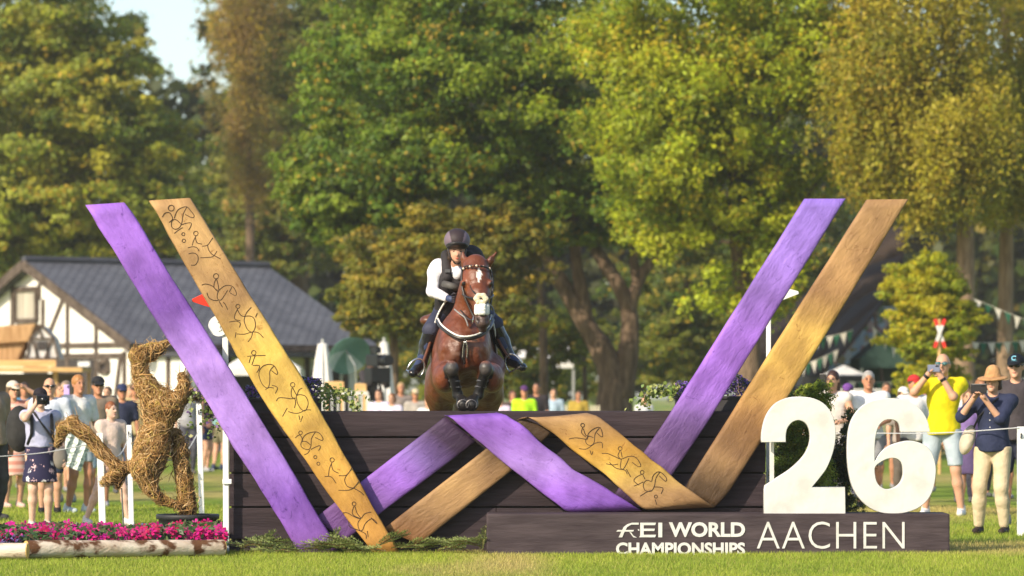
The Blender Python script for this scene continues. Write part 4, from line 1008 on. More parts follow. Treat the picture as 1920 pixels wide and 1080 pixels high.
# brown tipi tent, banner, green tent at the right
MBT = M('brown_canvas', (0.030, 0.020, 0.014), (0.048, 0.033, 0.023), scale=1.5, rough=0.8, spec=0.15)
tip = empty('tipi_tent', (W(1560, 0, 104).x, 104, 0)); tag(tip, 'dark brown stretched tipi tent swooping behind the right gold band', 'tent')
top = [W(1705, 420, 110), W(1690, 425, 110), W(1620, 440, 112), W(1500, 560, 113), W(1400, 640, 113)]
hem = [W(1672, 540, 106), W(1640, 585, 105), W(1585, 655, 104), W(1525, 712, 103), W(1470, 770, 102)]
mb = MB(); rows_ = []
T_, H_ = smoothp([tuple(p) for p in top], 4), smoothp([tuple(p) for p in hem], 4)
for i in range(5):
    t = i / 4; rows_.append([Vector(p) * (1 - t) + Vector(q) * t + Vector((0, 0, -0.35 * math.sin(PI * t))) for p, q in zip(T_, H_)])
for i in range(4):
    n = len(T_)
    mb.add(rows_[i] + rows_[i + 1], [(k, k + 1, n + k + 1, n + k) for k in range(n - 1)])
o = mb.build('canopy', MBT, tip, smooth=True)
md = o.modifiers.new('s', 'SOLIDIFY'); md.thickness = 0.04
MB().tube([W(1640, 585, 105) - Vector((0, 0, 0)), Vector((W(1640, 0, 105).x + 0.3, 104, -0.05))], 0.05, 8).build('pole', MTIM, tip)
MB().tube([W(1690, 425, 110), Vector((W(1690, 0, 110).x, 110, -0.05))], 0.06, 8).build('pole', MTIM, tip)
def banner_mat():
    m = M('crowd_banner', (0.5, 0.5, 0.5), rough=0.6)
    nt = m.node_tree; N = nt.nodes; L = nt.links; b = N['Principled BSDF']
    tc = N.new('ShaderNodeTexCoord'); vo = N.new('ShaderNodeTexVoronoi'); vo.inputs['Scale'].default_value = 5.5
    hs_ = N.new('ShaderNodeValToRGB'); cr = hs_.color_ramp; cr.interpolation = 'CONSTANT'
    for i, c in enumerate([(0.42, 0.50, 0.62), (0.60, 0.58, 0.62), (0.42, 0.20, 0.22), (0.32, 0.40, 0.58), (0.55, 0.38, 0.36), (0.20, 0.26, 0.16), (0.50, 0.55, 0.66), (0.40, 0.30, 0.16)]):
        e = cr.elements[i] if i < 2 else cr.elements.new(i / 8)
        e.position = i / 8; e.color = (*c, 1)
    sp = N.new('ShaderNodeSeparateColor'); L.new(tc.outputs['Object'], vo.inputs['Vector']); L.new(vo.outputs['Color'], sp.inputs[0]); L.new(sp.outputs[0], hs_.inputs[0]); L.new(hs_.outputs[0], b.inputs['Base Color'])
    return m
bn = empty('printed_banner', (W(1615, 0, 112).x, 112, 0)); tag(bn, 'large mottled pink and blue printed banner under the trees', 'banner')
a_, b_ = W(1540, 712, 112), W(1690, 575, 112)
MB().box(((a_.x + b_.x) / 2, 112, (a_.z + b_.z) / 2), (b_.x - a_.x, 0.05, b_.z - a_.z)).build('sheet', banner_mat(), bn)
for x_ in (a_.x + 0.03, b_.x - 0.03): MB().tube([(x_, 112.06, -0.05), (x_, 112.06, b_.z)], 0.04, 6).build('post', MPOLE, bn)
MGT = M('green_canvas', (0.018, 0.045, 0.035), (0.03, 0.065, 0.05), scale=1.5, rough=0.75)
gt = empty('green_tent', (W(1700, 0, 104).x, 104, 0)); tag(gt, 'dark green ridge tent behind the man in the yellow shirt', 'tent')
MB().prism([W(1612, 672, 104), W(1705, 592, 104), W(1790, 672, 104)], (0, 3, 0)).build('roof', MGT, gt)
q1, q2 = W(1612, 690, 104), W(1790, 672, 104)
MB().box(((q1.x + q2.x) / 2, 104.02, (q1.z + q2.z) / 2 - 0.0), (q2.x - q1.x, 0.04, q2.z - q1.z)).build('valance', MGT, gt)
MB().box(((q1.x + q2.x) / 2, 107, q2.z / 2), (q2.x - q1.x, 0.05, q2.z)).build('back_wall', MGT, gt)
for x_ in (q1.x + 0.05, q2.x - 0.05): MB().tube([(x_, 104.1, -0.05), (x_, 104.1, q2.z)], 0.04, 6).build('post', MPOLE, gt)
pavilion('low white pavilion roof behind the dark haired woman with phone', 1540, 1632, 684, 706, 100)
cs_ = empty('serving_counter', (W(1590, 0, 92).x, 92, 0)); tag(cs_, 'white draped serving counter behind the spectators at right', 'counter')
a_, b_ = W(1535, 790, 92), W(1650, 732, 92)
MB().box(((a_.x + b_.x) / 2, 92.3, b_.z / 2), (b_.x - a_.x, 0.6, b_.z)).build('drape', MCV, cs_, bevel=0.02)
MB().box(((a_.x + b_.x) / 2, 92.3, b_.z + 0.02), (b_.x - a_.x + 0.08, 0.68, 0.03)).build('counter_top', MCV, cs_)
dk = empty('dark_marquee', (W(1470, 0, 98).x, 98, 0)); tag(dk, 'low dark canopy roof above the serving counter', 'canopy')
a_, b_ = W(1500, 724, 98), W(1640, 704, 98)
MB().prism([Vector((a_.x, 98, a_.z)), Vector((b_.x, 98, a_.z)), Vector((b_.x - 0.2, 98, b_.z)), Vector((a_.x + 0.1, 98, b_.z))], (0, 2.0, 0)).build('roof', M('black_canvas', (0.025, 0.026, 0.028), rough=0.7), dk)
for x_ in (a_.x + 0.1, b_.x - 0.1): MB().tube([(x_, 98.1, -0.05), (x_, 98.1, a_.z + 0.05)], 0.03, 6).build('post', MPOLE, dk)

# ------------------------------------------------------------------ bunting
MFW = M('pennant_white', (0.70, 0.66, 0.58), rough=0.8, trans=0.3); MFG = M('pennant_green', (0.03, 0.14, 0.08), rough=0.8, trans=0.3)
def bunting(label, p, q, D, n, sag=8, size=(13, 24), D2=None):
    D2 = D2 or D
    r = empty('bunting', W(p[0], p[1], D)); tag(r, label, 'bunting', 'strings of bunting at the right')
    pts = []
    for i in range(n + 1):
        t = i / n; pts.append(W(p[0] + (q[0] - p[0]) * t, p[1] + (q[1] - p[1]) * t + sag * 4 * t * (1 - t), D + (D2 - D) * t))
    MB().tube(pts, 0.006, 4).build('cord', MFW, r)
    for i in range(n):
        m_ = (pts[i] + pts[i + 1]) / 2; dx = (pts[i + 1] - pts[i]).normalized(); w_ = size[0] * D / F / 2; h_ = size[1] * D / F; y_ = random.uniform(-0.08, 0.08)
        MB().prism([m_ - dx * w_, m_ + dx * w_, m_ + Vector((random.uniform(-0.03, 0.03), y_, -h_))], (0, 0.006, 0)).build('pennant', MFW if i % 2 == 0 else MFG, r)
bunting('bunting hung in front of the brown tipi tent', (1500, 628), (1600, 618), 99, 8)
bunting('bunting along the hem of the brown tipi tent', (1480, 690), (1572, 655), 99, 9, 4)
bunting('bunting across the dark green tent', (1636, 612), (1680, 652), 99, 5, 0)
bunting('upper bunting slanting between the right trunks', (1825, 560), (1935, 605), 90, 6, 0)
bunting('lower bunting between the right trunks', (1822, 642), (1940, 636), 90, 8, 3)
bunting('bunting low behind the grey haired man', (1590, 715), (1760, 705), 97, 10, 6)

# ------------------------------------------------------------------ crossed sign on a post
xs = empty('crossed_sign', (W(1762, 0, 78).x, 78, 0)); tag(xs, 'red and white diagonal cross sign above the man in yellow', 'sign')
MRD = M('red_paint', (0.62, 0.03, 0.02), rough=0.5)
for (sx) in (-1, 1):
    a_, b_ = W(1762 - sx * 9, 598, 78), W(1762 + sx * 10, 652, 78); yy = Vector((0, 0.02 * sx, 0))
    bd = MB().bar(a_ + yy, b_ + yy, 0.06, 0.015, up=(0, 1, 0)).build('board', MWH, xs)
    for t0, t1 in ((0.0, 0.22), (0.78, 1.0)):
        MB().bar(a_.lerp(b_, t0) + yy - Vector((0, 0.004, 0)), a_.lerp(b_, t1) + yy - Vector((0, 0.004, 0)), 0.061, 0.016, up=(0, 1, 0)).build('red_tip', MRD, bd)
MB().tube([(xs.location.x, 78.05, -0.05), (xs.location.x, 78.05, W(0, 598, 78).z)], 0.03, 6).build('post', MPINE, xs)
# ------------------------------------------------------------------ wooden frames, white railing, picket fence
for (x0, x1, y0, lab) in ((612, 642, 716, 'yellow timber frame beside the white railing'), (668, 684, 720, 'narrow yellow timber frame by the camera operator')):
    r = empty('wooden_stand', (W(x0, 0, 82).x, 82, 0)); tag(r, lab, 'stand')
    z_ = W(0, y0, 82).z
    for x_ in (x0, x1): MB().box((W(x_, 0, 82).x, 82, z_ / 2), (0.06, 0.08, z_)).build('post', MPINE, r)
    MB().box((W((x0 + x1) / 2, 0, 82).x, 82, z_ - 0.06), ((x1 - x0) * 82 / F, 0.07, 0.14)).build('rail', MPINE, r)
rl = empty('white_railing', (W(645, 0, 80).x, 80, 0)); tag(rl, 'white metal railing above the wall top left of the horse', 'railing')
z_ = W(0, 737, 80).z
MB().box((W(645, 0, 80).x, 80, z_), (0.92, 0.05, 0.06)).build('rail', MWH, rl)
for k in range(9): MB().box((W(600 + k * 11.2, 0, 80).x, 80, z_ / 2 - 0.02), (0.06 if k in (0, 8) else 0.025, 0.03, z_ - 0.04)).build('baluster', MWH, rl)
pk = empty('picket_fence', (W(1050, 0, 96).x, 96, 0)); tag(pk, 'low cream picket fence seen just above the wall', 'fence')
MCR = M('cream_paint', (0.55, 0.50, 0.38), rough=0.7)
z_ = W(0, 760, 96).z
for zr in (z_ - 0.1, 0.4): MB().box((W(1050, 0, 96).x, 96.03, zr), (145 * 96 / F, 0.03, 0.06)).build('rail', MCR, pk)
for k in range(24): MB().box((W(980 + k * 6.2, 0, 96).x, 96, z_ / 2), (0.045, 0.02, z_)).build('picket', MCR, pk)
# ================================================================== horse
DH = 40.15
horse = empty('horse', (W(868, 0, DH + 1).x, DH + 1.2, 0))
tag(horse, 'bay horse with white star jumping over the wall towards the camera', 'horse')
HL = np.array(horse.location)
def hv(px, py, dy): return np.array(W(px, py, DH + dy)) - HL
def hr(p): return p / 199.0
B = Blob(0.06)
# trunk: chest, barrel, croup
B.ell(hv(870, 655, 0.78), (hr(44), 0.34, hr(48)), k=0.1)
B.ell(hv(866, 625, 0.95), (hr(42), 0.36, hr(40)), k=0.12)
B.cap(hv(868, 672, 1.05), hv(869, 692, 1.75), hr(60), hr(66), k=0.15)
B.ell(hv(869, 700, 2.1), (hr(68), 0.5, hr(60)), k=0.12)
# breast muscles either side of the midline
B.ell(hv(846, 660, 0.66), (hr(24), 0.20, hr(36)), k=0.04); B.ell(hv(892, 660, 0.66), (hr(25), 0.20, hr(36)), k=0.04)
B.ell(hv(839, 648, 0.80), (hr(17), 0.25, hr(44)), k=0.035); B.ell(hv(904, 648, 0.80), (hr(17), 0.25, hr(44)), k=0.035)
B.carve(hv(869, 668, 0.42), (hr(4.5), 0.17, hr(30)), k=0.04)
for x_ in (830, 909): B.carve(hv(x_ + (0 if x_ > 870 else -1), 672, 0.42), (hr(4), 0.10, hr(20)), (0, 0.5 if x_ < 870 else -0.5, 0), k=0.05)
# haunches and hind legs hanging behind the wall
for (x, sx) in ((825, -1), (915, 1)):
    B.ell(hv(x, 720, 2.15), (hr(30), 0.36, hr(46)), k=0.06)
    B.cap(hv(x + sx * 2, 742, 2.15), hv(x + 10 * -sx, 800, 2.45), 0.14, 0.09, k=0.05)
    B.cap(hv(x + 6 * -sx, 800, 2.45), hv(x + 4 * -sx, 850, 2.75), 0.06, 0.045, k=0.03)
    B.cap(hv(x + 4 * -sx, 850, 2.75), hv(x + 4 * -sx, 880, 2.68), 0.05, 0.06, k=0.03)
# neck
B.cap(hv(872, 632, 0.98), hv(886, 528, 0.72), hr(36), hr(23), k=0.09)
B.cap(hv(872, 610, 1.15), hv(888, 505, 0.80), hr(24), hr(16), k=0.06)
# head
B.ell(hv(893, 524, 0.56), (hr(27), 0.15, hr(32)), k=0.05)
B.cap(hv(892, 500, 0.62), hv(898, 556, 0.44), hr(24), hr(20), k=0.04)
B.cap(hv(898, 552, 0.42), hv(904, 598, 0.33), hr(18.5), hr(12.5), k=0.04)
B.ell(hv(905, 604, 0.33), (hr(14), 0.075, hr(13)), k=0.03)
B.ell(hv(880, 545, 0.60), (hr(14), 0.12, hr(24)), k=0.05); B.ell(hv(910, 545, 0.60), (hr(14), 0.12, hr(24)), k=0.05)
B.cap(hv(895, 560, 0.55), hv(904, 612, 0.40), hr(14), hr(8), k=0.03)
B.ell(hv(905, 618, 0.38), (hr(9), 0.045, hr(6)), k=0.015)
for sx, x in ((-1, 869), (1, 919)):
    B.ell(hv(x, 531, 0.47), (hr(6), 0.045, hr(7)), k=0.02)          # brow over the eye
for sx, x in ((-1, 896), (1, 914)):
    B.carve(hv(x, 601, 0.25), (hr(3.6), 0.05, hr(5.5)), k=0.012)     # nostril
# ears
B.cap(hv(873, 502, 0.68), hv(869, 484, 0.66), hr(7.5), hr(6.5), k=0.015); B.cap(hv(869, 484, 0.66), hv(868, 469, 0.65), hr(6), hr(1.2), k=0.01)
B.cap(hv(911, 502, 0.68), hv(921, 487, 0.66), hr(8), hr(7), k=0.015); B.cap(hv(921, 487, 0.66), hv(933, 470, 0.65), hr(6), hr(1.2), k=0.01)
B.carve(hv(926, 484, 0.60), (hr(3), 0.05, hr(10)), (0, math.radians(32), 0), k=0.008)
# forelegs folded over the wall
for (ex, kx, fx, hx, sx) in ((836, 847, 858, 866, -1), (920, 911, 897, 886, 1)):
    B.cap(hv(ex, 690, 0.85), hv(ex, 712, 0.62), hr(29), hr(24), k=0.07)
    B.ell(hv(ex + sx * 2, 709, 0.52), (hr(23), 0.24, hr(28)), k=0.04)
    B.cap(hv(ex, 704, 0.50), hv(kx, 692, 0.22), hr(21), hr(12), k=0.05)
    B.ell(hv(kx, 690, 0.16), (hr(13), 0.07, hr(14.5)), k=0.03)
    B.cap(hv(kx, 694, 0.17), hv(fx, 738, 0.34), hr(9.5), hr(8), k=0.025)
    B.ell(hv(fx, 741, 0.34), (hr(10), 0.055, hr(10)), k=0.02)
    B.cap(hv(fx, 742, 0.35), hv(hx, 750, 0.24), hr(8), hr(8), k=0.015)
    B.cap(hv(hx, 750, 0.25), hv(hx + sx * -2, 758, 0.16), hr(10), hr(13.5), k=0.008)
def horse_col(V):
    Wd = V + HL
    D = Wd[:, 1]; px = 960 + Wd[:, 0] * F / D; py = HY - (Wd[:, 2] - CH) * F / D; dy = D - DH
    n = vnoise(V * 7.0, 3); n2 = vnoise(V * 22.0, 4)
    c = np.array([0.150, 0.041, 0.015])[None] * (0.65 + 0.6 * n)[:, None]
    c = c * (0.9 + 0.2 * n2)[:, None]
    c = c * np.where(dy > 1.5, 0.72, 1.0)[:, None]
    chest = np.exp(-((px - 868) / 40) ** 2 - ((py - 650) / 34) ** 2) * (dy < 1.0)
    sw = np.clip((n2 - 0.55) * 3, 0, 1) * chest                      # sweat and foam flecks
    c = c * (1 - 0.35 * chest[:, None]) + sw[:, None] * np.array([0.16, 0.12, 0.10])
    blk = np.array([0.012, 0.010, 0.010])
    leg = np.clip((py - 677) / 6, 0, 1) * (dy < 0.275 + 0.0 * py) ; lgx = np.where(px < 879, np.interp(py, [690, 741, 760], [847, 858, 866]), np.interp(py, [690, 741, 760], [911, 897, 886])); leg = np.maximum(leg * (np.abs(px - lgx) < 17), (dy < 0.45) * (py > 703) * (np.abs(px - lgx) < 12.5)); leg = np.maximum(leg, (dy < 0.5) * (py > 736)); leg = np.maximum(leg, (py > 805) * 1.0)
    kneegrey = (dy < 0.14) * (py > 676) * (py < 704)
    c = c * (1 - leg[:, None]) + blk * leg[:, None]
    c[kneegrey > 0] = c[kneegrey > 0] + np.array([0.045, 0.038, 0.036])
    muz = np.clip((py - 586) / 10, 0, 1) * (dy < 0.5) * (py < 640) * (px > 885)
    c = c * (1 - 0.85 * muz[:, None]) + np.array([0.055, 0.042, 0.04]) * 0.85 * muz[:, None]
    star = (np.abs(px - 898) < np.clip(np.where(py < 514, (py - 502) * 0.5, (531 - py) * 0.36), 0, 6)) * (dy < 0.6)
    c[star > 0] = (0.80, 0.76, 0.72)
    crest = (dy > 0.86) * (py < 560) * (px > 878)
    c[crest > 0] = blk * 1.5
    eye = ((px - 869.5) ** 2 / 16 + (py - 532) ** 2 / 16 < 1) | ((px - 921) ** 2 / 12 + (py - 532) ** 2 / 16 < 1)
    eye = eye & (dy < 0.56)
    c[eye] = (0.01, 0.007, 0.006)
    earin = (py < 500) & (px > 918) & (dy < 0.64) & (px < 930)
    c[earin] = c[earin] * 0.5
    nos = ((px - 896) ** 2 / 12 + (py - 601) ** 2 / 28 < 1) & (dy < 0.5)
    c[nos] = (0.02, 0.012, 0.012)
    return np.clip(c, 0.003, 1)
MHS = M('horse_coat', (0.85, 0.85, 0.85), (1.08, 1.08, 1.08), scale=11, rough=0.44, spec=0.45, attr=True, bump=0.6, bscale=20, bdist=0.02)
ex = MB()
for x in (870, 920):                                                 # glossy eyes
    ex.ball(hv(x, 532, 0.455 if x < 900 else 0.455), (0.018, 0.014, 0.018), 8, 6, (0.008, 0.006, 0.005))
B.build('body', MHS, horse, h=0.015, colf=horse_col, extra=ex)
MHAIR = M('mane', (0.012, 0.010, 0.010), (0.03, 0.025, 0.022), scale=20, rough=0.45, spec=0.4)
fb = Blob(0.02)
for k in range(5):
    t = k / 4; fb.ell(hv(889 + 2 * t, 497 + 14 * t * 0 - 2, 0.66 + 0.12 * t), (0.04, 0.045, 0.035))
for k in range(9):
    fb.ell(hv(886 - 1.6 * k, 503 + 12 * k, 0.90 + 0.035 * k), (0.028, 0.05, 0.035))
fb.cap(hv(880, 497, 0.60), hv(905, 496, 0.60), 0.03, 0.025)
fb.build('mane', MHAIR, horse, h=0.011)
tl = Blob(0.02); tl.cap(hv(868, 690, 2.6), hv(862, 760, 2.9), 0.07, 0.06); tl.cap(hv(862, 760, 2.9), hv(866, 850, 3.0), 0.06, 0.02); tl.build('tail', MHAIR, horse, h=0.02)
MBOOT = M('leg_boot', (0.010, 0.010, 0.011), (0.022, 0.022, 0.024), scale=9, rough=0.4, spec=0.4)
for (kx, fx, sx) in ((847, 858, -1), (911, 897, 1)):
    bt = Blob(0.02); bt.cap(hv(kx * 0.72 + fx * 0.28, 706, 0.22), hv(fx, 738, 0.34), hr(9.8), hr(9.2), k=0.02); bt.ell(hv(fx, 741, 0.33), (hr(10.5), 0.056, hr(10)))
    o = bt.build('leg_boot', MBOOT, horse, h=0.011)
    for t in (0.25, 0.6):
        p0 = hv(kx * 0.72 + fx * 0.28, 706, 0.22) * (1 - t) + hv(fx, 738, 0.34) * t
        s_ = MB()
        s_.tube([Vector(p0) + Vector((0.052 * math.cos(a_), 0.052 * math.sin(a_), 0.004 * math.sin(a_ * 2))) for a_ in np.linspace(0, 2 * PI, 13)], 0.007, 5, caps=False)
        s_.build('strap', M('boot_strap', (0.10, 0.10, 0.11), rough=0.4), o, local=True)
MHOOF = M('hoof', (0.035, 0.028, 0.026), rough=0.4)
MSTUD = M('steel', (0.62, 0.62, 0.62), rough=0.25, metal=0.9)
for (hx, sx) in ((866, -1), (886, 1)):
    sh_ = MB(); c_ = Vector(hv(hx - sx * 2, 759, 0.088))
    sh_.tube([c_ + Vector((0.052 * math.cos(a_), 0.0, 0.048 * math.sin(a_))) for a_ in np.linspace(-2.2 + PI / 2, 2.2 + PI / 2, 12)], 0.004, 5)
    sh_.build('horseshoe', M('worn_iron', (0.16, 0.15, 0.15), rough=0.45, metal=0.7), horse, local=True)

# ------------------------------------------------------------------ tack
MLT = M('black_leather', (0.016, 0.012, 0.011), (0.035, 0.026, 0.024), scale=9, rough=0.4, spec=0.45)
MBL = M('brown_leather', (0.10, 0.035, 0.018), (0.16, 0.06, 0.03), scale=9, rough=0.4, spec=0.45)
MFL = M('white_fleece', (0.72, 0.70, 0.66), (0.82, 0.80, 0.76), scale=40, rough=0.95, bump=0.8, bscale=60)
MCRM = M('cream_fleece', (0.60, 0.50, 0.34), (0.72, 0.63, 0.46), scale=40, rough=0.95, bump=0.6, bscale=60)
br = empty('bridle', tuple(HL + hv(895, 540, 0.5))); tag(br, "dark bridle with beaded browband on the horse's head", 'bridle')
def wv(px, py, dy): return Vector(W(px, py, DH + dy))
def strap(pts, w, name, m, parent, th=0.35):
    """flat strap along points (px,py,dy)"""
    ps = [Vector(p) for p in smoothp([tuple(wv(*p)) for p in pts], 4)]
    mb = MB(); mb.tube(ps, w, 6); return mb.build(name, m, parent, smooth=True)
bb = strap([(866, 506, 0.58), (872, 500, 0.48), (884, 498, 0.42), (896, 499, 0.41), (908, 500, 0.43), (917, 504, 0.50), (921, 510, 0.58)], 0.010, 'browband', MLT, br)
pearl = M('beads', (0.75, 0.55, 0.42), rough=0.2, spec=0.6)
for k in range(9):
    t = k / 8; x_ = 869 + 49 * t
    MB().ball(wv(x_, 503.5 - 5.5 * math.sin(PI * t), 0.50 - 0.105 * math.sin(PI * t)), 0.012, 6, 5).build('bead', pearl if k % 2 == 0 else MBL, bb, smooth=True)
for pts in ([(867, 507, 0.56), (866, 530, 0.50), (871, 555, 0.45), (884, 585, 0.42), (890, 596, 0.40)], [(921, 510, 0.56), (924, 530, 0.50), (922, 555, 0.46), (918, 585, 0.42), (917, 596, 0.40)]):
    strap(pts, 0.011, 'cheek_strap', MLT, br)
strap([(868, 552, 0.52), (876, 557, 0.38), (890, 560, 0.30), (902, 560, 0.27), (914, 560, 0.30), (923, 556, 0.40), (924, 553, 0.5)], 0.012, 'noseband', MLT, br)
strap([(880, 528, 0.46), (886, 545, 0.36), (902, 559, 0.26), (914, 568, 0.30), (920, 574, 0.4)], 0.009, 'noseband', MLT, br)
cp = Blob(0.015)
for a_ in np.linspace(0, 2 * PI, 7)[:-1]: cp.ell(np.array(wv(902 + 9 * math.cos(a_), 560 + 7 * math.sin(a_), 0.265)) - np.array(br.location), (0.03, 0.02, 0.026))
cp.build('fleece_pad', MCRM, br, h=0.008)
wf = Blob(0.012)
for i in range(4):
    for j in range(3):
        wf.ell(np.array(wv(894.5 + i * 6.2, 574 + j * 6.2, 0.245 + 0.03 * abs(i - 1.5) ** 1.4)) - np.array(br.location), (0.026, 0.028, 0.026))
wf.build('nose_fleece', MFL, br, h=0.008, noise=0.008)
for (x_, sgn) in ((887, -1), (919, 1)):
    c_ = wv(x_, 600, 0.36); MB().tube([c_ + Vector((0.012 * math.sin(a_) * 0.5, 0.034 * math.cos(a_), 0.034 * math.sin(a_))) for a_ in np.linspace(0, 2 * PI, 13)], 0.006, 5, caps=False).build('bit_ring', MSTUD, br)
for pts in ([(887, 601, 0.36), (876, 596, 0.50), (862, 580, 0.75), (850, 565, 0.88)], [(919, 601, 0.36), (926, 590, 0.55), (922, 575, 0.8), (905, 562, 0.98)]):
    strap(pts, 0.008, 'rein', MLT, br)
bp_ = empty('breastplate', tuple(HL + hv(870, 632, 0.5))); tag(bp_, 'pale edged breastplate strap across the chest of the horse', 'breastplate')
strap([(820, 600, 1.05), (826, 612, 0.72), (842, 625, 0.50), (858, 633, 0.42), (872, 635, 0.40), (888, 633, 0.42), (904, 627, 0.50), (918, 614, 0.66), (924, 600, 0.95)], 0.020, 'chest_strap', MLT, bp_)
strap([(821, 597, 1.03), (828, 609, 0.70), (843, 621, 0.475), (858, 629, 0.395), (872, 631, 0.375), (888, 629, 0.395), (903, 623, 0.48), (917, 611, 0.64)], 0.009, 'fleece_edge', MFL, bp_)
strap([(872, 636, 0.39), (872, 650, 0.42), (870, 665, 0.43), (871, 682, 0.47)], 0.013, 'martingale_strap', MLT, bp_)
for dx in (-4, 4): strap([(872 + dx * 0.3, 640, 0.385), (872 + dx, 655, 0.41), (871 + dx, 672, 0.43)], 0.006, 'fitting', MSTUD, bp_)
strap([(852, 580, 0.68), (862, 588, 0.58), (872, 596, 0.55), (878, 612, 0.55)], 0.008, 'neck_strap', M('grey_leather', (0.25, 0.24, 0.24), rough=0.4), bp_)
sa = empty('saddle', tuple(HL + hv(868, 600, 1.4))); tag(sa, 'brown saddle with white edged pad under the rider', 'saddle')
S_ = Blob(0.03); SL = np.array(sa.location)
def sv(px, py, dy): return np.array(W(px, py, DH + dy)) - SL
S_.ell(sv(862, 604, 1.55), (0.26, 0.36, 0.10), k=0.05); S_.ell(sv(803, 601, 1.92), (0.085, 0.10, 0.055)); S_.ell(sv(862, 592, 1.95), (0.30, 0.10, 0.07), k=0.04)
for x_ in (813, 924): S_.ell(sv(x_, 640, 1.35), (0.05, 0.24, 0.27), k=0.03)
S_.build('seat', MBL, sa, h=0.014)
for pts in ([(838, 565, 1.0), (824, 590, 1.05), (816, 618, 1.12), (812, 650, 1.2), (812, 690, 1.25)], [(918, 590, 1.0), (925, 620, 1.05), (928, 650, 1.15), (930, 690, 1.25)]):
    strap(pts, 0.022, 'saddle_pad', M('black_pad', (0.015, 0.015, 0.02), rough=0.8), sa)
    strap([(p[0] - (3 if p[0] < 870 else -3), p[1], p[2] - 0.03) for p in pts], 0.009, 'pad_edge', MFL, sa)
for (pts, fx, fy, tilt) in (([(810, 632, 1.10), (802, 655, 1.0), (793, 680, 0.92)], 780, 692, 0.5), ([(928, 625, 1.10), (940, 648, 1.02), (955, 672, 0.96)], 963, 683, -0.5)):
    st = strap(pts, 0.014, 'stirrup_leather', MBL, sa)
    c_ = wv(fx, fy, 0.88); rot = Matrix.Rotation(tilt, 3, 'Y') @ Matrix.Rotation(0.5 * (1 if tilt > 0 else -1), 3, 'Z')
    arch = [c_ + rot @ Vector((0.085 * math.cos(a_), 0, 0.105 * math.sin(a_))) for a_ in np.linspace(-0.45, PI + 0.45, 14)]
    MB().tube(arch, 0.010, 6).build('stirrup_iron', MSTUD, st, smooth=True)
    MB().box(c_ + rot @ Vector((0, 0, -0.05)), (0.15, 0.06, 0.014), rot=rot).build('stirrup_tread', MSTUD, st)

# ================================================================== rider
rd = empty('person', tuple(HL + hv(852, 600, 1.4)))
tag(rd, 'rider in dark helmet and body protector with white sleeves leaning forward', 'person')
RL_ = np.array(rd.location)
def rv(px, py, dy): return np.array(W(px, py, DH + dy)) - RL_
SKN = (0.55, 0.30, 0.20)
R = Blob(0.02)
R.ell(rv(857, 463, 1.02), (0.080, 0.098, 0.11)); R.ell(rv(857, 478, 0.97), (0.062, 0.075, 0.075)); R.cap(rv(857, 490, 1.04), rv(856, 505, 1.14), 0.055, 0.065)
R.ell(rv(857.5, 478, 0.895), (0.012, 0.02, 0.018), k=0.012); R.ell(rv(857.5, 488, 0.93), (0.03, 0.03, 0.02), k=0.015)
R.cap(rv(855, 515, 1.22), rv(848, 580, 1.5), 0.15, 0.14, k=0.05); R.cap(rv(822, 500, 1.2), rv(886, 498, 1.2), 0.08, 0.08, k=0.05)
R.cap(rv(820, 500, 1.18), rv(811, 548, 1.08), 0.055, 0.045); R.cap(rv(811, 548, 1.08), rv(842, 560, 0.86), 0.043, 0.03)
R.cap(rv(888, 500, 1.18), rv(904, 545, 1.14), 0.055, 0.045); R.cap(rv(904, 545, 1.14), rv(893, 560, 0.94), 0.043, 0.03)
R.ell(rv(849, 561, 0.84), (0.045, 0.03, 0.035)); R.ell(rv(890, 562, 0.92), (0.045, 0.03, 0.035))
for (hx, kx, ky, ax2, ay, tx_, ty_) in ((834, 808, 620, 793, 668, 773, 702), (898, 928, 610, 955, 668, 980, 690)):
    R.cap(rv(hx, 590, 1.55), rv(kx, ky, 1.08), 0.10, 0.07, k=0.04); R.cap(rv(kx, ky, 1.08), rv(ax2, ay, 1.12), 0.062, 0.042, k=0.03); R.cap(rv(ax2, ay, 1.12), rv(tx_, ty_, 0.9), 0.042, 0.034, k=0.02)
ex = MB()
for dx in (-6, 6):
    ex.ball(rv(857.5 + dx, 471.5, 0.915), (0.013, 0.008, 0.006), 6, 5, (0.06, 0.05, 0.05)); ex.ball(rv(857.5 + dx, 468, 0.91), (0.02, 0.008, 0.004), 6, 4, (0.25, 0.2, 0.16))
ex.ball(rv(857.5, 484.5, 0.893), (0.020, 0.008, 0.006), 6, 4, (0.85, 0.35, 0.33))
for k in range(4):                                                    # gloved fingers wrapped over the rein, thumb on top
    for (gx, sg) in ((849, 1), (890, -1)):
        p0 = Vector(rv(gx + sg * 4, 556 + 3.4 * k, 0.85 if sg > 0 else 0.93)); ex.tube([p0, p0 + Vector((sg * 0.02, -0.035, 0)), p0 + Vector((sg * -0.012, -0.05, -0.004)), p0 + Vector((sg * -0.03, -0.03, -0.004))], [0.011, 0.0105, 0.01, 0.008], 6, (0.04, 0.055, 0.12))
for (gx, sg) in ((849, 1), (890, -1)):
    p0 = Vector(rv(gx - sg * 2, 554, 0.84 if sg > 0 else 0.92)); ex.tube([p0, p0 + Vector((sg * 0.02, -0.03, 0.02)), p0 + Vector((sg * 0.045, -0.04, 0.012))], [0.012, 0.011, 0.009], 6, (0.04, 0.055, 0.12))
def rcol(V):
    c = np.ones((len(V), 3)); Wd = V + RL_; py = HY - (Wd[:, 2] - CH) * F / Wd[:, 1]
    c[(py > 550)] = (0.04 / SKN[0], 0.055 / SKN[1], 0.12 / SKN[2]); return c
R.build('body', skin(SKN), rd, h=0.0115, colf=rcol, extra=ex)
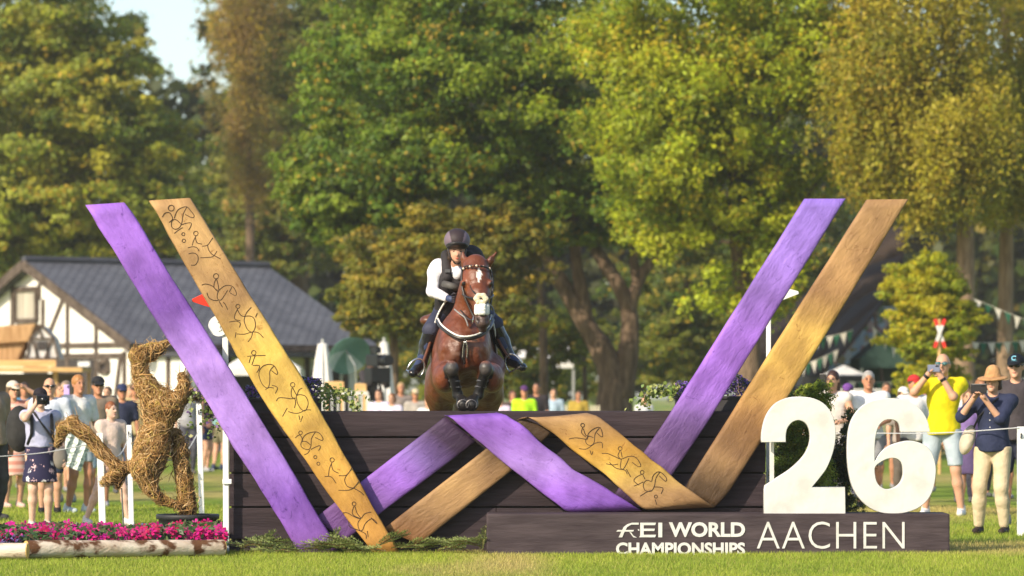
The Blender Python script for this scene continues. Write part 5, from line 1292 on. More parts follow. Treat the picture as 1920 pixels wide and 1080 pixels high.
def hcol(V):
    Wd = V + RL_; px = 960 + Wd[:, 0] * F / Wd[:, 1]; py = HY - (Wd[:, 2] - CH) * F / Wd[:, 1]
    c = np.tile(np.array([0.032, 0.021, 0.024]), (len(V), 1)); e = np.abs(px - 857) + (py - 436) * 0.25
    c[e > 14.5] = (0.15, 0.11, 0.14); return c
hm = Blob(0.015); hm.ell(rv(857, 451, 1.03), (0.126, 0.145, 0.118)); hm.cut(rv(857, 464, 1.0), (0, 0.12, -1))
hb = hm.build('helmet', M('helmet_silk', (1, 1, 1), rough=0.6, attr=True), rd, h=0.009, colf=hcol)
pk_ = Blob(0.01); pk_.ell(rv(857, 461, 0.92), (0.112, 0.11, 0.028), (math.radians(-14), 0, 0)); pk_.build('helmet_peak', M('peak', (0.02, 0.019, 0.02), (0.035, 0.033, 0.034), rough=0.4), hb, h=0.008)
for sx in (-1, 1): MB().tube([rv(857 + sx * 17, 463, 0.98), rv(857 + sx * 14, 480, 0.95), rv(857 + sx * 4, 494, 0.94), rv(857, 495, 0.935)], 0.008, 5).build('chin_strap', MLT, hb, local=True)
hr_ = Blob(0.015); hr_.ell(rv(876, 485, 1.16), (0.07, 0.07, 0.06)); hr_.cap(rv(843, 485, 1.08), rv(872, 486, 1.12), 0.03, 0.04); hr_.cap(rv(842, 470, 1.06), rv(843, 485, 1.05), 0.022, 0.012); hr_.cap(rv(872, 470, 1.06), rv(871, 485, 1.05), 0.022, 0.012); hr_.build('hair', M('dark_hair', (0.03, 0.018, 0.012), (0.06, 0.035, 0.02), scale=20, rough=0.5), rd, h=0.01)
sh = Blob(0.025)
sh.cap(rv(824, 500, 1.19), rv(816, 510, 1.17), 0.082, 0.075); sh.cap(rv(819, 502, 1.18), rv(811, 546, 1.08), 0.072, 0.062); sh.cap(rv(811, 547, 1.08), rv(836, 558, 0.90), 0.060, 0.042)
sh.cap(rv(886, 500, 1.19), rv(904, 545, 1.14), 0.075, 0.06); sh.cap(rv(904, 545, 1.14), rv(896, 558, 0.99), 0.06, 0.042); sh.cap(rv(842, 505, 1.14), rv(868, 505, 1.14), 0.09, 0.09, k=0.04)
sh.ell(rv(858, 512, 1.02), (0.055, 0.05, 0.07)); sh.build('shirt', M('white_jersey', (0.66, 0.64, 0.68), (0.74, 0.72, 0.75), scale=6, rough=0.75, bump=0.7, bscale=10, bdist=0.03), rd, h=0.01, noise=0.012)
ve = Blob(0.03)
ve.cap(rv(851, 530, 1.18), rv(846, 580, 1.45), 0.175, 0.165, k=0.05); ve.cap(rv(836, 478, 1.12), rv(838, 520, 1.02), 0.042, 0.055); ve.cap(rv(879, 480, 1.12), rv(876, 520, 1.02), 0.05, 0.055); ve.cap(rv(836, 480, 1.14), rv(838, 492, 1.3), 0.05, 0.06); ve.ell(rv(880, 478, 1.25), (0.13, 0.12, 0.10)); ve.ell(rv(893, 487, 1.3), (0.09, 0.1, 0.07))
vo_ = ve.build('body_protector', M('black_vest', (0.016, 0.014, 0.016), (0.035, 0.03, 0.032), scale=8, rough=0.75, bump=0.6, bscale=12, bdist=0.02), rd, h=0.011, noise=0.01)
MB().tube([Vector(rv(832, 532, 0.99)), Vector(rv(845, 536, 0.93)), Vector(rv(860, 540, 0.95))], 0.035, 8).build('chest_pack', M('olive_pack', (0.07, 0.065, 0.06), (0.10, 0.095, 0.09), rough=0.6), vo_, smooth=True, local=True)
MB().box(rv(839, 508, 0.965), (0.05, 0.02, 0.03)).build('buckle', M('grey_buckle', (0.08, 0.08, 0.085), rough=0.4), vo_, local=True)
br_ = Blob(0.03)
for (hx, kx, ky) in ((834, 808, 618), (898, 928, 608)):
    br_.cap(rv(hx, 588, 1.55), rv(kx, ky, 1.08), 0.115, 0.082, k=0.04)
br_.ell(rv(850, 585, 1.62), (0.19, 0.17, 0.13), k=0.05)
br_.build('breeches', M('navy_breeches', (0.028, 0.03, 0.055), (0.045, 0.048, 0.08), scale=6, rough=0.7, bump=0.4), rd, h=0.012, noise=0.012)
for (kx, ky, ax2, ay, tx_, ty_) in ((807, 622, 793, 670, 774, 700), (929, 612, 955, 668, 979, 689)):
    bo = Blob(0.02)
    bo.cap(rv(kx, ky, 1.08), rv((kx + ax2) / 2, (ky + ay) / 2, 1.13), 0.073, 0.072, k=0.02); bo.cap(rv((kx + ax2) / 2, (ky + ay) / 2, 1.13), rv(ax2, ay, 1.12), 0.072, 0.052); bo.cap(rv(ax2, ay, 1.13), rv(ax2 + (ax2 - 870) * 0.03, ay + 14, 1.12), 0.055, 0.05)
    bo.cap(rv(ax2 + (ax2 - 870) * 0.02, ay + 9, 1.1), rv(tx_, ty_, 0.9), 0.052, 0.042); bo.ell(rv(tx_, ty_, 0.88), (0.048, 0.06, 0.04))
    bo.build('riding_boot', M('polished_boot', (0.010, 0.010, 0.012), (0.018, 0.018, 0.02), scale=6, rough=0.22, spec=0.6), rd, h=0.011)
# ================================================================== people
def ik(a, t, l1, l2, hint):
    a = np.array(a, float); t = np.array(t, float); d = t - a; L = np.linalg.norm(d); m = (l1 + l2) * 0.995
    if L > m: t = a + d / L * m; d = t - a; L = m
    u = d / L; x = (l1 * l1 - l2 * l2 + L * L) / (2 * L); hgt = math.sqrt(max(l1 * l1 - x * x, 0))
    p = np.array(hint, float); p = p - u * p.dot(u); p = unit(p)
    return a + u * x + p * hgt, t

SK1, SK2, SK3 = (0.56, 0.31, 0.20), (0.45, 0.21, 0.12), (0.62, 0.40, 0.30)
MSUN = M('sunglass', (0.012, 0.010, 0.010), rough=0.12, spec=0.6)
def hairmat(c): return M('hair_%d_%d' % (int(c[0] * 999), int(c[1] * 999)), tuple(x * 0.6 for x in c), c, scale=25, rough=0.5, spec=0.35, stretch=(2, 2, 0.4))

def person(label, px, D, h, face=0.0, skin_c=SK1, top=None, bottom=None, shoes=(0.6, 0.6, 0.6), hair=None, hat=None, glasses=False,
           hands=None, feet=None, lean=0.0, wide=1.0, res=0.0135, head_turn=0.0, group=None, elev=0.0, seated=False, socks=None):
    """top: (colour or material, 'none|short|long', hem height); bottom: ('shorts|trousers|skirt', colour or material, hem height); heights as a share of 1.75 m"""
    u = (h + 0.04) / 1.75
    res = res * (1.35 if res < 0.0125 else (1.12 if res == 0.0135 else 1.7))
    root = empty('person', (W(px, 0, D).x, D, elev), face)
    tag(root, label, 'person', group)
    g = lambda *p: np.array(p, float) * u
    sw = 0.175 * wide
    lx = np.array([0, -lean, 0]) * u
    chest, neck0, headc = g(0, 0.0, 1.25) + lx * 0.7, g(0, 0.01, 1.44) + lx * 0.95, g(0, -0.015, 1.625) + lx * 1.1
    shl = [g(-sw, 0.01, 1.41) + lx * 0.9, g(sw, 0.01, 1.41) + lx * 0.9]
    hip = [g(-0.09 * wide, 0, 0.92), g(0.09 * wide, 0, 0.92)]
    fe = feet or ((-0.10, 0.0, 0.0), (0.10, 0.0, 0.0))
    hd = hands or ((-0.26, -0.06, 0.80), (0.26, -0.06, 0.80))
    ank = [g(f[0], f[1], f[2] + 0.085) for f in fe]
    kn = []
    for i in (0, 1):
        k, a = ik(hip[i], ank[i], 0.43 * u, 0.42 * u, (0, -1, 0)); kn.append(k); ank[i] = a
    el, wr = [], []
    for i in (0, 1):
        e, w_ = ik(shl[i], g(*hd[i]), 0.29 * u, 0.255 * u, ((-1, 1)[i] * 0.7, 0.5, -0.9)); el.append(e); wr.append(w_)
    def torso(B, k=0.05):
        B.ell(chest, (0.155 * wide * u, 0.105 * wide * u, 0.19 * u), k=k)
        B.cap(g(0, 0, 1.30) + lx * 0.75, g(0, 0.0, 1.02) + lx * 0.2, 0.12 * wide * u, 0.115 * wide * u, k=k)
        B.ell(g(0, 0.01, 0.95), (0.165 * wide * u, 0.115 * wide * u, 0.13 * u), k=k)
        B.cap(shl[0] - g(0, 0, 0.015), shl[1] - g(0, 0, 0.015), 0.055 * u, 0.055 * u, k=k)
        for i in (0, 1): B.cap(neck0 + g((-0.04, 0.04)[i], 0.015, -0.005), shl[i], 0.045 * u, 0.05 * u, k=k)
    def arm(B, i, sl=1.0, infl=0.0, k=0.03):
        B.cap(shl[i], shl[i] + (el[i] - shl[i]) * min(sl, 1), 0.052 * u * wide + infl, 0.042 * u + infl, k=k)
        if sl > 1: B.cap(el[i], el[i] + (wr[i] - el[i]) * min(sl - 1, 1), 0.041 * u + infl, 0.029 * u + infl, k=k)
    def leg(B, i, upto=2.0, infl=0.0, k=0.03):
        B.cap(hip[i], hip[i] + (kn[i] - hip[i]) * min(upto, 1), 0.088 * u * wide + infl, (0.088 - 0.030 * min(upto, 1)) * u + infl, k=k)
        if upto > 1:
            t = upto - 1; p = kn[i] + (ank[i] - kn[i]) * t
            B.cap(kn[i], kn[i] + (ank[i] - kn[i]) * min(t, 0.35), 0.055 * u + infl, 0.057 * u + infl, k=k)
            B.cap(kn[i] + (ank[i] - kn[i]) * min(t, 0.35), p, 0.057 * u + infl, (0.057 - 0.021 * (t - 0.35) / 0.65 if t > 0.35 else 0.057) * u + infl, k=k)
    # ---- body
    B = Blob(0.025); torso(B)
    B.cap(neck0, headc + g(0, 0.02, -0.06), 0.058 * u, 0.052 * u)
    B.ell(headc + g(0, 0.01, 0.02), (0.074 * u, 0.092 * u, 0.098 * u)); B.ell(headc + g(0, -0.018, -0.055), (0.058 * u, 0.066 * u, 0.062 * u), k=0.03)
    ct, st = math.cos(head_turn), math.sin(head_turn)
    fr = lambda x, y, z: headc + np.array([x * ct - y * st, x * st + y * ct, z]) * u
    B.cap(fr(0, -0.088, 0.012), fr(0, -0.108, -0.024), 0.012 * u, 0.016 * u, k=0.015); B.ell(fr(0, -0.072, -0.098), (0.03 * u, 0.024 * u, 0.022 * u), k=0.02)
    for sx in (-1, 1): B.ell(fr(sx * 0.077, 0.015, -0.01), (0.012 * u, 0.02 * u, 0.032 * u), k=0.01)
    ex = MB(); sc_ = lambda c: tuple(c[i] / skin_c[i] for i in range(3))
    for i in (0, 1):
        arm(B, i, 2.0); leg(B, i)
        fw = unit(wr[i] - el[i])
        up = np.array([0, 0, 1.0]) if abs(fw[2]) < 0.8 else np.array([0, -1.0, 0])
        sd = unit(np.cross(fw, up)); nm = np.cross(sd, fw)
        pc = wr[i] + fw * 0.055 * u
        B.cap(wr[i], pc, 0.028 * u, 0.034 * u, k=0.015); B.cap(pc - sd * 0.016 * u, pc + sd * 0.016 * u, 0.024 * u, 0.024 * u, k=0.01)
        curl = -nm if i == 0 else -nm
        for q in range(4):                                            # four fingers of unequal length, slightly curled
            o_ = pc + sd * (q - 1.5) * 0.019 * u + fw * 0.018 * u; ln = (0.066, 0.078, 0.072, 0.058)[q] * u
            ex.tube([o_, o_ + fw * ln * 0.45 + curl * 0.004, o_ + fw * ln * 0.75 + curl * ln * 0.28, o_ + fw * ln * 0.85 + curl * ln * 0.6], [0.0095 * u, 0.009 * u, 0.0085 * u, 0.007 * u], 6)
        sgn = 1 if i == 0 else -1
        o_ = pc - fw * 0.03 * u + sd * sgn * 0.026 * u                # thumb from the side of the palm
        ex.tube([o_, o_ + (fw * 0.5 + sd * sgn * 0.8) * 0.03 * u + curl * 0.01, o_ + (fw * 0.9 + sd * sgn * 0.6) * 0.05 * u + curl * 0.02], [0.0115 * u, 0.0105 * u, 0.008 * u], 6)
        tdir = unit(np.array([ank[i][0] - hip[i][0], 0, 0]) * 0.3 + np.array([0, -1, 0]))
        B.cap(ank[i] + g(0, 0.03, -0.045), ank[i] + tdir * 0.13 * u + g(0, 0, -0.055), 0.036 * u, 0.028 * u, k=0.02)
    for sx in (-1, 1):
        ex.ball(fr(sx * 0.030, -0.086, 0.012), (0.014 * u, 0.008 * u, 0.008 * u), 6, 5, sc_((0.10, 0.07, 0.06))); ex.ball(fr(sx * 0.031, -0.086, 0.030), (0.018 * u, 0.008 * u, 0.004 * u), 6, 4, sc_((0.18, 0.11, 0.07)))
    ex.ball(fr(0, -0.084, -0.062), (0.022 * u, 0.010 * u, 0.0065 * u), 6, 4, sc_((0.40, 0.13, 0.11)))
    B.build('body', skin(skin_c), root, h=res, extra=ex)
    # ---- clothes
    if top:
        col, sl, hem = top; m = col if not isinstance(col, tuple) else cloth(col)
        T = Blob(0.03); torso(T); T.infl = 0.016 * u
        if sl != 'none':
            for i in (0, 1): arm(T, i, {'short': 0.72, 'elbow': 1.0, 'long': 1.92}[sl], 0.008 * u)
        T.cap(g(0, 0.0, 1.02) + lx * 0.2, g(0, 0.005, hem * 1.75 + 0.02), 0.13 * wide * u, 0.148 * wide * u, k=0.05)
        T.cut(g(0, 0, hem * 1.75), (0, 0, -1)); T.carve(neck0 + g(0, -0.035, 0.075), (0.078 * u, 0.10 * u, 0.085 * u), k=0.01)
        T.build('shirt', m, root, h=res * 1.1, noise=0.02 * u)
    if bottom:
        kind, col, hem = bottom; m = col if not isinstance(col, tuple) else cloth(col); z_ = hem * 1.75 * u
        P = Blob(0.03); P.infl = 0.007 * u
        P.ell(g(0, 0.01, 0.95), (0.165 * wide * u, 0.118 * wide * u, 0.12 * u))
        if kind in ('shorts', 'trousers'):
            for i in (0, 1):
                upto = 2.0 if kind == 'trousers' else 1.0
                leg(P, i, 1.93 if kind == 'trousers' else np.clip((hip[i][2] - z_) / max(hip[i][2] - kn[i][2], 1e-3), 0.3, 1.15), 0.010 * u)
            if kind == 'shorts': P.cut((0, 0, z_), (0, 0, -1))
        else:
            P.cap(g(0, 0, 0.95), (0, 0.0, z_), 0.155 * wide * u, 0.20 * wide * u, k=0.04); P.cut((0, 0, z_), (0, 0, -1))
        P.cut(g(0, 0, (top[2] * 1.75 + 0.06) if top else 1.05), (0, 0, 1))
        P.build({'shorts': 'shorts', 'trousers': 'trousers', 'skirt': 'skirt'}[kind], m, root, h=res * 1.1, noise=0.013 * u)
    if shoes is not None:
        for i in (0, 1):
            S = Blob(0.02); tdir = unit(np.array([ank[i][0] - hip[i][0], 0, 0]) * 0.3 + np.array([0, -1, 0]))
            S.cap(ank[i] + g(0, 0.04, -0.045), ank[i] + tdir * 0.14 * u + g(0, 0, -0.052), 0.047 * u, 0.038 * u); S.cap(ank[i] + g(0, 0.02, -0.02), ank[i] + g(0, 0.015, 0.01), 0.046 * u, 0.046 * u)
            S.cut(ank[i] + g(0, 0, -0.088), (0, 0, -1)); S.build('shoe', cloth(shoes, 0.6), root, h=res)
    if hair:
        st_, c = hair; Hh = Blob(0.02); Hh.ell(headc + g(0, 0.018, 0.030), (0.082 * u, 0.098 * u, 0.097 * u))
        if st_ == 'long': Hh.cap(headc + g(-0.06, 0.04, 0), headc + g(-0.075, 0.02, -0.2), 0.035 * u, 0.02 * u); Hh.cap(headc + g(0.06, 0.04, 0), headc + g(0.075, 0.02, -0.2), 0.035 * u, 0.02 * u); Hh.cap(headc + g(0, 0.06, 0), headc + g(0, 0.08, -0.18), 0.07 * u, 0.06 * u)
        if st_ == 'bob': Hh.cap(headc + g(-0.055, 0.03, 0.02), headc + g(-0.07, 0.02, -0.07), 0.035 * u, 0.03 * u); Hh.cap(headc + g(0.055, 0.03, 0.02), headc + g(0.07, 0.02, -0.07), 0.035 * u, 0.03 * u); Hh.ell(headc + g(0, 0.05, -0.03), (0.08 * u, 0.06 * u, 0.09 * u))
        if st_ == 'tail': Hh.cap(headc + g(0, 0.10, 0.0), headc + g(0.02, 0.14, -0.18), 0.035 * u, 0.02 * u)
        Hh.carve(fr(0, -0.13, -0.045), (0.068 * u, 0.11 * u, 0.105 * u), k=0.012)
        if st_ == 'short': Hh.cut(headc + g(0, 0.0, -0.015), (0, -0.6, -1))
        Hh.build('hair', hairmat(c), root, h=res)
    if hat:
        st_, c = hat; Q = Blob(0.012); m = c if not isinstance(c, tuple) else cloth(c, 0.7)
        Q.ell(headc + g(0, 0.012, 0.045), (0.092 * u, 0.108 * u, 0.092 * u)); Q.cut(headc + g(0, 0, 0.035), (0, -0.05, -1))
        ho = Q.build('hat' if st_ == 'brim' else 'cap', m, root, h=res)
        K = Blob(0.008)
        if st_ == 'brim': K.ell(headc + g(0, 0, 0.035), (0.165 * u, 0.175 * u, 0.020 * u), (math.radians(6), 0, 0))
        else: K.ell(fr(0, -0.115, 0.038), (0.072 * u, 0.085 * u, 0.017 * u), (math.radians(14), 0, head_turn))
        K.build('brim' if st_ == 'brim' else 'peak', m, ho, h=res * 0.8)
    if glasses:
        G = MB()
        for sx in (-1, 1):
            G.ball(fr(sx * 0.034, -0.097, 0.012), (0.031 * u, 0.012 * u, 0.021 * u), 8, 6); G.tube([fr(sx * 0.06, -0.088, 0.018), fr(sx * 0.082, -0.02, 0.018)], 0.005 * u, 5)
        G.tube([fr(-0.03, -0.1, 0.016), fr(0.03, -0.1, 0.016)], 0.005 * u, 5)
        for sx in (-1, 1): pass
        G.build('sunglasses', glasses if not isinstance(glasses, bool) else MSUN, root, smooth=True, local=True)
    root['_u'] = u
    return dict(root=root, u=u, wr=wr, el=el, sh=shl, head=headc, ank=ank, D=D, fr=fr,
                w=lambda p: parent_world(root) @ Vector(p))

def gadget(name, label, cat, P, off, size, m, rot=0.0, lens=False):
    """phone or camera held by P, at a point in P's own frame"""
    c = P['w'](np.array(off) * P['u'])
    r = empty(name, c, P['root'].rotation_euler.z + rot); tag(r, label, cat)
    MB().box((0, 0, 0), size).build('case', m, r, bevel=0.006, local=True)
    if lens: MB().tube([(0, -size[1] / 2 + 0.01, 0), (0, -size[1] / 2 - 0.06, 0)], [0.042, 0.038], 12).build('lens', M('lens', (0.01, 0.01, 0.012), rough=0.15), r, smooth=True, local=True)
    else: MB().box((size[0] * 0.28, -size[1] / 2 - 0.002, size[2] * 0.33), (size[0] * 0.25, 0.006, size[2] * 0.22)).build('lens', M('lens', (0.01, 0.01, 0.012), rough=0.15), r, local=True)
    return r
MBLK = M('black_plastic', (0.012, 0.012, 0.014), rough=0.35)
DENIM = M('denim', (0.20, 0.27, 0.34), (0.33, 0.42, 0.50), scale=4, rough=0.85, bump=0.5, bscale=12)
DENIM2 = M('light_denim', (0.27, 0.33, 0.38), (0.42, 0.48, 0.52), scale=4, rough=0.85, bump=0.5, bscale=12)
def stripes(name, c1, c2, sc):
    m = M(name, c1, rough=0.85); nt = m.node_tree; N = nt.nodes; L = nt.links; b = N['Principled BSDF']
    tc = N.new('ShaderNodeTexCoord'); wv_ = N.new('ShaderNodeTexWave'); wv_.bands_direction = 'Z'; wv_.inputs['Scale'].default_value = sc; wv_.inputs['Distortion'].default_value = 0.6
    rp = N.new('ShaderNodeValToRGB'); rp.color_ramp.elements[0].color = (*c1, 1); rp.color_ramp.elements[1].color = (*c2, 1); rp.color_ramp.elements[0].position = 0.4; rp.color_ramp.elements[1].position = 0.6
    L.new(tc.outputs['Object'], wv_.inputs['Vector']); L.new(wv_.outputs['Fac'], rp.inputs[0]); L.new(rp.outputs[0], b.inputs['Base Color']); return m
def floral(name, base, spots, sc):
    m = M(name, base, rough=0.85); nt = m.node_tree; N = nt.nodes; L = nt.links; b = N['Principled BSDF']
    tc = N.new('ShaderNodeTexCoord'); vo = N.new('ShaderNodeTexVoronoi'); vo.inputs['Scale'].default_value = sc; nz = N.new('ShaderNodeTexNoise'); nz.inputs['Scale'].default_value = 18
    ad = N.new('ShaderNodeMixRGB'); ad.blend_type = 'ADD'; ad.inputs[0].default_value = 0.10; L.new(tc.outputs['Object'], ad.inputs[1]); L.new(nz.outputs['Color'], ad.inputs[2]); L.new(ad.outputs[0], vo.inputs['Vector'])
    rp = N.new('ShaderNodeValToRGB'); rp.color_ramp.interpolation = 'CONSTANT'; rp.color_ramp.elements[0].color = (1, 1, 1, 1); rp.color_ramp.elements[1].color = (0, 0, 0, 1); rp.color_ramp.elements[1].position = 0.33
    L.new(vo.outputs['Distance'], rp.inputs[0])
    r2 = N.new('ShaderNodeValToRGB'); r2.color_ramp.interpolation = 'CONSTANT'; sp = N.new('ShaderNodeSeparateColor'); L.new(vo.outputs['Color'], sp.inputs[0]); L.new(sp.outputs[0], r2.inputs[0])
    for i, c in enumerate([base, spots[0], spots[1], spots[2]]):
        e = r2.color_ramp.elements[i] if i < 2 else r2.color_ramp.elements.new(0.5); e.position = (0, 0.35, 0.6, 0.8)[i]; e.color = (*c, 1)
    mx = N.new('ShaderNodeMixRGB'); L.new(rp.outputs[0], mx.inputs[0]); mx.inputs[1].default_value = (*base, 1); L.new(r2.outputs[0], mx.inputs[2]); L.new(mx.outputs[0], b.inputs['Base Color']); return m
PSTR = stripes('pink_stripes', (0.60, 0.24, 0.18), (0.72, 0.46, 0.38), 3.2)
FLOR = floral('floral_cloth', (0.018, 0.016, 0.05), [(0.62, 0.42, 0.44), (0.60, 0.58, 0.62), (0.35, 0.30, 0.42)], 11)

# ------------------------------------------------------------------ left group
A = person('woman in navy floral skirt and black cap photographing from the flower bed', 75, 47.0, 1.50, 0.25, SK3, (( 0.42, 0.43, 0.60), 'none', 0.58), ('skirt', FLOR, 0.33), (0.5, 0.5, 0.5), ('bob', (0.10, 0.05, 0.03)), ('cap', (0.020, 0.016, 0.022)), False,
           hands=((-0.07, -0.23, 1.57), (0.27, -0.10, 0.90)), lean=0.02, wide=1.08)
gadget('camera', 'black camera raised to the face of the woman in floral skirt', 'camera', A, (0.0, -0.25, 1.605), (0.14, 0.08, 0.10), MBLK, lens=True)
c_ = A['w'](np.array((-0.24, 0.16, 1.24)) * A['u']); bk = empty('backpack', c_, 0.3); tag(bk, 'black backpack worn by the woman with the camera', 'backpack')
bb_ = Blob(0.04); bb_.ell((0, 0, 0), (0.15, 0.12, 0.26)); bb_.ell((0, 0.06, -0.08), (0.12, 0.10, 0.14)); bb_.build('sack', M('pack_cloth', (0.018, 0.018, 0.018), (0.035, 0.034, 0.034), scale=6, rough=0.8, bump=0.5), bk, h=0.02)
for sx, nm in ((-0.12, 0), (0.13, 1)):
    MB().tube([A['w'](np.array(p) * A['u']) for p in ((sx, 0.10, 1.36), (sx, -0.02, 1.475), (sx, -0.135, 1.36), (sx * 1.05, -0.145, 1.18), (sx * 1.35, -0.06, 1.05))], 0.020, 6).build('shoulder_strap', MBLK, bk)
bg = empty('shoulder_bag', A['w'](np.array((0.24, -0.10, 0.88)) * A['u']), 0.4); tag(bg, 'small olive grey shoulder bag on the floral skirt', 'bag')
b2_ = Blob(0.03); b2_.ell((0, 0, 0), (0.085, 0.05, 0.13)); b2_.build('pouch', M('bag_cloth', (0.16, 0.14, 0.12), (0.22, 0.20, 0.17), rough=0.8), bg, h=0.015)
MB().tube([A['w'](np.array(p) * A['u']) for p in ((0.24, -0.10, 0.96), (0.14, -0.165, 1.12), (0.02, -0.17, 1.28), (-0.10, -0.10, 1.46), (-0.13, 0.02, 1.47))], 0.013, 5).build('strap', MBLK, bg)
Bm = person('bald man in sunglasses and pale blue shirt holding a map', 93, 52.5, 1.64, 0.15, SK1, ((0.58, 0.62, 0.70), 'short', 0.50), ('shorts', (0.03, 0.04, 0.07), 0.30), (0.015, 0.015, 0.015), None, None, True, hands=((-0.2, -0.15, 0.95), (0.22, -0.22, 0.98)), wide=1.08)
mp_ = empty('paper_map', Bm['w'](np.array((0.30, -0.33, 0.80)) * Bm['u']), 0.2); tag(mp_, 'unfolded printed map hanging from a hand on the left', 'map')
MMAP = M('map_print', (0.70, 0.72, 0.68), (0.22, 0.28, 0.25), scale=22, rough=0.7, lo=0.48, hi=0.56, detail=2, stretch=(1, 1, 1.6))
rotm = Matrix.Rotation(0.35, 3, 'Y')
mbp = MB(); vs = []
for i in range(7):
    for j in (0, 1): vs.append(rotm @ Vector((-0.16 + 0.053 * i, 0.018 * (-1) ** i, 0.20 - 0.40 * j)))
mbp.add(vs, [(2 * i, 2 * i + 2, 2 * i + 3, 2 * i + 1) for i in range(6)]); o = mbp.build('sheet', MMAP, mp_, local=True); o.modifiers.new('s', 'SOLIDIFY').thickness = 0.003
person('woman in cream cap and pink striped dress shading her eyes', 24, 55.0, 1.60, 0.5, SK1, (PSTR, 'none', 0.5), ('skirt', PSTR, 0.26), (0.62, 0.42, 0.36), ('bob', (0.16, 0.09, 0.04)), ('cap', (0.62, 0.55, 0.45)), True, hands=((-0.2, -0.25, 1.05), (0.09, -0.20, 1.66)), wide=1.1)
person('person in olive shirt cut off by the left edge', -16, 50.0, 1.72, 0.9, SK2, ((0.30, 0.22, 0.15), 'short', 0.5), ('trousers', (0.05, 0.05, 0.05), 0), (0.05, 0.05, 0.05), ('short', (0.08, 0.05, 0.03)), None, wide=1.15)
E_ = person('person in salmon shirt holding up a lilac phone behind the bald man', 124, 58.0, 1.62, -0.3, SK1, ((0.55, 0.16, 0.13), 'short', 0.5), ('shorts', (0.20, 0.20, 0.22), 0.3), (0.3, 0.3, 0.3), ('bob', (0.30, 0.22, 0.15)), None, hands=((-0.2, -0.1, 0.95), (0.10, -0.22, 1.52)), res=0.014)
gadget('phone', 'lilac phone held up behind the woman in white T-shirt', 'phone', E_, (0.12, -0.26, 1.60), (0.08, 0.012, 0.16), M('lilac_plastic', (0.42, 0.30, 0.66), rough=0.4))
person('woman with short ginger hair and glasses in white T-shirt and denim shorts', 147, 52.8, 1.68, 0.75, SK2, ((0.72, 0.71, 0.68), 'short', 0.52), ('shorts', DENIM2, 0.37), (0.50, 0.58, 0.60), ('short', (0.42, 0.19, 0.06)), None, False, hands=((-0.12, -0.20, 1.06), (0.14, -0.22, 1.05)), head_turn=-0.3, wide=1.05, feet=((-0.13, 0.04, 0), (0.08, -0.06, 0)))
person('person in black cap, sunglasses and taupe shirt with dark backpack straps', 184, 55.5, 1.66, 0.2, SK2, ((0.20, 0.155, 0.115), 'short', 0.5), ('shorts', DENIM, 0.30), (0.3, 0.3, 0.32), ('short', (0.05, 0.03, 0.02)), ('cap', (0.02, 0.02, 0.022)), True, wide=1.1)
person('red-haired girl in pale pink T-shirt stepping forward beside the woven horse', 208, 47.6, 1.36, 0.55, SK3, ((0.66, 0.52, 0.45), 'short', 0.46), ('skirt', (0.30, 0.23, 0.20), 0.33), (0.62, 0.58, 0.56), ('tail', (0.27, 0.09, 0.03)), None, hands=((-0.16, -0.22, 0.86), (0.24, -0.1, 0.82)), feet=((-0.34, 0.10, 0.0), (0.16, -0.20, 0.02)), head_turn=0.2, wide=0.9)
person('person in navy cap behind the red-haired girl', 229, 63.0, 1.58, 0.2, SK2, ((0.025, 0.03, 0.06), 'short', 0.5), ('trousers', (0.05, 0.06, 0.10), 0), (0.1, 0.1, 0.1), ('short', (0.05, 0.03, 0.02)), ('cap', (0.03, 0.04, 0.10)), True, res=0.016)
person('person in straw yellow shirt behind the neck of the woven horse', 254, 66.0, 1.62, 0.0, SK2, ((0.45, 0.36, 0.18), 'short', 0.5), ('trousers', (0.25, 0.20, 0.14), 0), (0.1, 0.1, 0.1), ('short', (0.10, 0.06, 0.03)), None, True, res=0.016)
person('person in teal shirt and khaki shorts far behind the left flagpole', 409, 82.0, 1.66, 2.6, SK1, ((0.20, 0.36, 0.36), 'short', 0.5), ('shorts', (0.22, 0.20, 0.12), 0.3), (0.04, 0.05, 0.10), ('short', (0.12, 0.08, 0.05)), None, res=0.02)
person('person in salmon vest and navy shorts far behind the ivy', 384, 80.0, 1.60, 1.2, SK1, ((0.62, 0.30, 0.24), 'none', 0.5), ('shorts', (0.02, 0.03, 0.08), 0.36), (0.4, 0.4, 0.4), ('bob', (0.20, 0.12, 0.06)), None, res=0.02)
person('person in grey shirt behind the raised leg of the woven horse', 352, 78.0, 1.66, 0.4, SK2, ((0.30, 0.30, 0.32), 'short', 0.5), ('trousers', (0.08, 0.08, 0.10), 0), (0.1, 0.1, 0.1), ('short', (0.07, 0.05, 0.03)), None, res=0.02)

# ------------------------------------------------------------------ right group
O = person('bald man in bright yellow T-shirt and denim shorts filming with a phone', 1768, 51.5, 1.93, -0.25, SK1, ((0.72, 0.60, 0.01), 'short', 0.50), ('shorts', DENIM2, 0.31), (0.72, 0.70, 0.68), None, None, M('mirror_glass', (0.03, 0.12, 0.13), rough=0.1, spec=0.8), hands=((-0.11, -0.27, 1.53), (0.02, -0.27, 1.50)), wide=1.08, feet=((-0.19, 0, 0), (0.20, -0.02, 0)), res=0.010)
gadget('phone', 'phone held up by the man in the yellow T-shirt', 'phone', O, (-0.05, -0.32, 1.585), (0.15, 0.012, 0.085), M('grey_phone', (0.16, 0.18, 0.26), rough=0.3))
for i, lab in ((0, 'left'), (1, 'right')):
    w_ = O['wr'][i]; e_ = O['el'][i]; ax2 = Vector(unit(e_ - w_)); p0 = Vector(w_) + ax2 * 0.03
    wb = MB().tube([p0, p0 + ax2 * 0.035], 0.040, 10).build('wristwatch', MBLK); wb.matrix_world = parent_world(O['root']); tag(wb, 'black band on the wrist at the photo %s of the man in yellow' % lab, 'watch')
